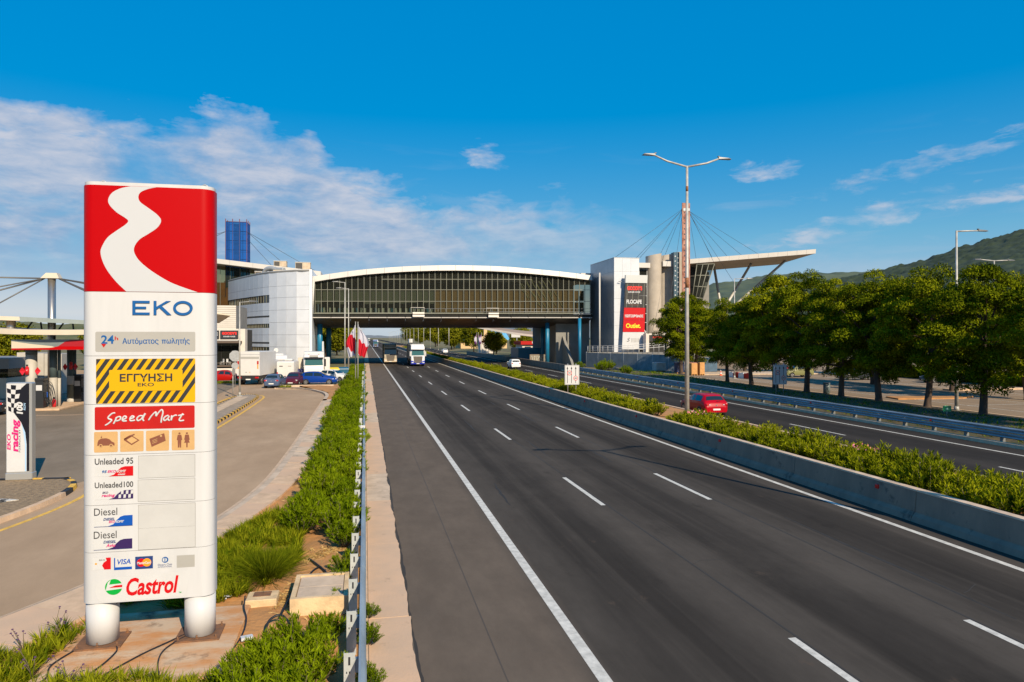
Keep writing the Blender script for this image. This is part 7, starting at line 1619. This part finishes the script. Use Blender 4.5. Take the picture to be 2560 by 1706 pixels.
# ------------------------------------------------------------------ flags, far buildings, hills
def flag_mat(name, a, b_, scale):
    m = bpy.data.materials.new(name); m.use_nodes = True; t = m.node_tree; p = t.nodes["Principled BSDF"]; p.inputs["Roughness"].default_value = .7
    g = t.nodes.new("ShaderNodeTexCoord"); wv = t.nodes.new("ShaderNodeTexWave"); wv.inputs["Scale"].default_value = scale; wv.inputs["Distortion"].default_value = 5.5; wv.inputs["Detail"].default_value = 1.0; wv.inputs["Detail Scale"].default_value = .55; wv.bands_direction = "DIAGONAL"
    cr_ = t.nodes.new("ShaderNodeValToRGB"); cr_.color_ramp.interpolation = "CONSTANT"; cr_.color_ramp.elements[0].color = (*a, 1); cr_.color_ramp.elements[1].color = (*b_, 1); cr_.color_ramp.elements[1].position = .45
    t.links.new(g.outputs["Object"], wv.inputs["Vector"]); t.links.new(wv.outputs["Fac"], cr_.inputs[0]); t.links.new(cr_.outputs[0], p.inputs["Base Color"])
    tr = t.nodes.new("ShaderNodeBsdfTranslucent"); t.links.new(cr_.outputs[0], tr.inputs[0]); ms_ = t.nodes.new("ShaderNodeMixShader"); ms_.inputs[0].default_value = .25
    t.links.new(p.outputs[0], ms_.inputs[1]); t.links.new(tr.outputs[0], ms_.inputs[2]); t.links.new(ms_.outputs[0], t.nodes["Material Output"].inputs[0]); return m
m_flag = flag_mat("flag_red_white", (.55, .004, .02), (.60, .60, .68), .15); m_flag2 = flag_mat("flag_violet_white", (.22, .05, .25), (.72, .68, .76), .22)
def hang_flag(label, x, yb, h, wd, fall, side, mat, seed, z0=0.0):
    t = thing("flag", label, "flag", (x, yb, z0)); r = random.Random(seed)
    MB().tube((0, 0, 0), (0, 0, h), .055, .035, n=10).build("flagpole", m_pole, t)
    MB().disc((0, 0, h), .06, "Z", 10, .08).build("finial", m_pole, t)
    rows_ = []; nz, nx = 22, 14
    for j in range(nz + 1):
        f_ = j / nz; z = h - .25 - fall * f_; wj = wd * (.16 + .84 * math.sin(min(1, f_ * 1.9) * math.pi / 2)) * (1 - .35 * max(0, f_ - .55) / .45)
        rows_.append([(side * (.04 + wj * i / nx), .17 * math.sin(i * 1.0 + f_ * 3.4 + seed) * min(1, .3 + f_), z - .55 * (i / nx) * (1 - f_ * .5) + .06 * math.sin(i * .9 + seed)) for i in range(nx + 1)])
    MB().grid(rows_).build("cloth", mat, t)
hang_flag("red and white flag hanging by the guard rail, the nearer pole", -.72, 78.5, 6.95, 1.1, 3.3, 1, m_flag, 1, .05)
hang_flag("red and white flag hanging on the pole just behind the nearer one", -1.0, 80.2, 7.0, 1.0, 3.4, -1, m_flag, 4, .05)
for i, (x, yb) in enumerate([(33.6, 215), (34.4, 217), (35.2, 216)]): hang_flag(["violet and white flag in the far cluster, its road-side pole", "violet and white flag in the middle of the far cluster", "violet and white flag in the far cluster, its tree-side pole"][i], x, yb, 6.8, .8, 3.2, 1 if i % 2 else -1, m_flag2, 7 + i)
# sheds and station beyond the bridge
m_bluer = M("blue_sheet_roof", (.16, .45, .66), .4, var=.05, scale=.3); m_tan2 = M("tan_wall", (.60, .42, .22), .8, var=.08, scale=.4)
sh = thing("blue_shed", "tan shed with pale blue roof beyond the bridge", "shed", (52, 330, 0), world=True)
MB().box(44, 66, 330, 350, 0, 4.6).build("wall", m_tan2, sh); MB().prof([(328, 4.0), (352, 4.0), (352, 4.3), (340, 8.4), (328, 4.3)], 43, 67).build("roof", m_bluer, sh)
for i in range(5): MB().box(46 + i * 4, 48 + i * 4, 329.9, 329.99, 1.2, 3.2).build("window", m_pane_dark, sh)
fs2 = thing("far_station", "far fuel station with red fascia and curved roof under the bridge's right end", "fuel station", (46, 186, 0), world=True)
MB().box(40.5, 56, 182, 190, 0, 3.4).build("shop", m_wallw, fs2); MB().box(40.0, 56.5, 181.4, 190.5, 3.4, 4.3).build("fascia", m_smart, fs2); MB().xz(rect(43, 55, 3.7, 4.25), 181.39).build("fascia_white", m_signwhite, fs2)
for i in range(4): MB().box(41.2 + i * 2.2, 42.8 + i * 2.2, 181.9, 181.99, .6, 2.9).build("window", m_pane_dark, fs2)
cr2 = smooth_line([(30, 196, 8.6), (36, 193, 7.4), (42, 190, 6.4), (48, 188, 5.8), (56, 187, 5.6)], 5)
MB().grid([[(x, yb, z - .55) for x, yb, z in cr2], [(x, yb, z) for x, yb, z in cr2], [(x, yb + 12, z + .2) for x, yb, z in cr2]], False).build("curved_roof", m_fascia, fs2)
MB().grid([[(x, yb + .1, z - .56) for x, yb, z in cr2], [(x, yb + 12, z + 1.2) for x, yb, z in cr2]], False).build("roof_underside", M("roof_underside_tan", (.30, .22, .16), .8), fs2)
tk = thing("tow_truck", "yellow and red tow truck parked beyond the bridge", "tow truck", (36.8, 168, 0), rad(80))
MB().prof([(.2, .6), (2.3, .6), (2.35, 1.3), (2.0, 1.5), (1.7, 2.35), (.2, 2.4)], -1.1, 1.1).build("cab_body", M("tow_yellow", (.75, .5, .03), .4), tk); MB().box(-1.15, 1.15, -4.4, .1, .75, 1.15).build("flatbed", m_smart, tk)
for sd in (1, -1):
    MB().box(sd * 1.11 - .01, sd * 1.11 + .01, .7, 1.6, 1.5, 2.2).build("side_window", m_cglass, tk)
    for q in (1.4, -3.2): wheel(tk, sd * .95, q, .45, .25)
MB().tube((0, -3.6, 1.15), (0, -2.4, 2.6), .1, n=8).build("jib", m_smart, tk)
hs2 = thing("far_house", "small pale house with red trim among the far trees", "house", (41, 208, 0), world=True)
MB().box(37.5, 42, 232, 238, 0, 4.2).build("wall", m_wallw, hs2); MB().prof([(231, 4.2), (239, 4.2), (235, 5.6)], 37.2, 42.3).build("roof", m_tan2, hs2); MB().box(37.4, 42.1, 231.7, 231.95, 3.7, 4.15).build("trim", m_smart, hs2)
MB().box(39.3, 40.4, 236, 237.2, 4.5, 8.6).build("chimney", m_tan2, hs2)
sn = thing("far_sign", "white direction sign on a post among the far trees", "road sign", (44, 205, 0)); MB().tube((0, 0, 0), (0, 0, 6.5), .1, n=8).build("post", m_galv, sn); MB().box(-1.7, 1.0, -.1, .1, 5.3, 6.3).build("panel", m_signwhite, sn)
wl_ = tag(MB().box(32.5, 36.5, 139, 139.3, 0, 1.9).build("graffiti_wall", m_bar), "dark wall with pale graffiti under the bridge", "wall")
m_graf = M("graffiti_white", (.55, .58, .5), .8)
random.seed(6)
for i in range(9):
    x = 33.0 + i * .38; P = [(x + random.uniform(-.12, .12), 138.97, .5 + 1.1 * k / 4) for k in range(5)]
    MB().path(P, .055, 5).build("graffiti_stroke", m_graf, wl_)

# hills: a forested sheet from its foot up to the ridge and over the back
m_forest = M("forested_slope", (.012, .028, .012), .95, col2=(.036, .054, .021), scale=.09, detail=9, bump=1.0, bscale=.12, fac=(.3, .7))  # green shifted towards blue, distance haze put into the colour
m_forest2 = M("far_forested_slope", (.045, .07, .045), .95, col2=(.085, .11, .06), scale=.012, detail=9, bump=.6, bscale=.05)  # paler than the near slope: haze of distance put into the colour
m_mtn = M("hazy_mountain", (.16, .18, .19), .95, var=.2, scale=.004, detail=8, bump=.5, bscale=.02)  # grey-blue of distant haze put into the base colour
m_scrub = M("scrub_slope", (.07, .085, .02), .95, col2=(.14, .13, .05), scale=.05, detail=9, bump=1.0, bscale=.2)
def hill(name, ridge, foot, mat, amp, fq, nx=170, ny=70, back=1.25):
    """ridge: (bearing from the road in degrees, distance, height)"""
    R_ = sorted(ridge); rows_ = []
    for j in range(ny + 1):
        f_ = j / ny; row_ = []
        for i in range(nx + 1):
            b_ = R_[0][0] + (R_[-1][0] - R_[0][0]) * i / nx
            for (b0, d0, h0), (b1, d1, h1) in zip(R_, R_[1:]):
                if b_ <= b1 + 1e-9: u = (b_ - b0) / (b1 - b0); D_, H_ = d0 + (d1 - d0) * u, h0 + (h1 - h0) * u; break
            if f_ <= .85:
                q = f_ / .85; d_ = D_ * (foot + (1 - foot) * q); z = H_ * (q ** 1.15)
            else:
                q = (f_ - .85) / .15; d_ = D_ * (1 + (back - 1) * q); z = H_ * (1 - .75 * q)
            x, yb = d_ * math.sin(rad(b_)), d_ * math.cos(rad(b_))
            z += amp * mnoise.noise((x * fq, yb * fq, 1)) + amp * .5 * mnoise.noise((x * fq * 2.7, yb * fq * 2.7, 5)) if f_ > .02 else 0
            row_.append((x, yb, z - (3 if j == 0 else 0)))
        rows_.append(row_)
    return struct(MB().grid(rows_).build(name, mat))
hill("hill", [(32.65, 1500, 97), (35.06, 1500, 112), (37.38, 1500, 122), (39.9, 1500, 136), (41.78, 1500, 146), (43.84, 1500, 165), (45.81, 1500, 179), (47.53, 1500, 190), (50.8, 1500, 209), (54.8, 1500, 210), (62, 1500, 160), (75, 1500, 60)], .42, m_forest, 5.0, .06, 330, 150)
hill("hill", [(18, 2700, 60), (22.94, 2700, 143), (26.28, 2700, 177), (27.6, 2700, 204), (29.5, 2700, 210), (31.4, 2700, 225), (33.6, 2700, 233), (35.7, 2700, 231), (38.5, 2700, 228), (41.3, 2700, 220), (46.3, 2700, 190)], .55, m_forest2, 7, .02, 160, 60)
hill("mountain", [(-8, 6500, 2), (-4.57, 6500, 8), (.4, 6500, 18), (2.1, 6500, 10), (4.2, 6500, 34), (5.9, 6500, 24), (7.6, 6500, 42), (9.0, 6500, 74), (10.8, 6500, 136), (14.3, 6500, 176), (19.5, 6500, 202), (23, 6500, 140), (28, 6500, 60)], .7, m_mtn, 12, .004, 140, 40)
hill("hill", [(-60, 1300, 30), (-34, 1300, 38), (-28.5, 1300, 33), (-24, 1300, 30), (-22.7, 1300, 28), (-21.2, 1300, 25), (-19.7, 1300, 28), (-17.6, 1300, 26), (-13.7, 1300, 15), (-10.2, 1300, 8)], .45, m_scrub, 3.5, .03, 200, 50)
# bare rock showing through the forest
m_rock = M("pale_rock", (.52, .49, .46), .9, var=.3, scale=.12, bump=.8, bscale=.4)
rk = thing("rock_outcrop", "pale rock outcrop on the wooded hillside", "rock", (0, 0, 0), world=True)
random.seed(9)
for i in range(26):
    b_ = rad(41.5 + random.gauss(0, .55)); d_ = 1205 + random.uniform(-40, 40); z = 76 + random.gauss(0, 6)
    MB().obox((d_ * math.sin(b_), d_ * math.cos(b_), z), (random.uniform(4, 13), 18, random.uniform(3, 9)), -b_ + random.uniform(-.5, .5), ("Y", random.uniform(-.6, .6))).build("boulder", m_rock, rk)
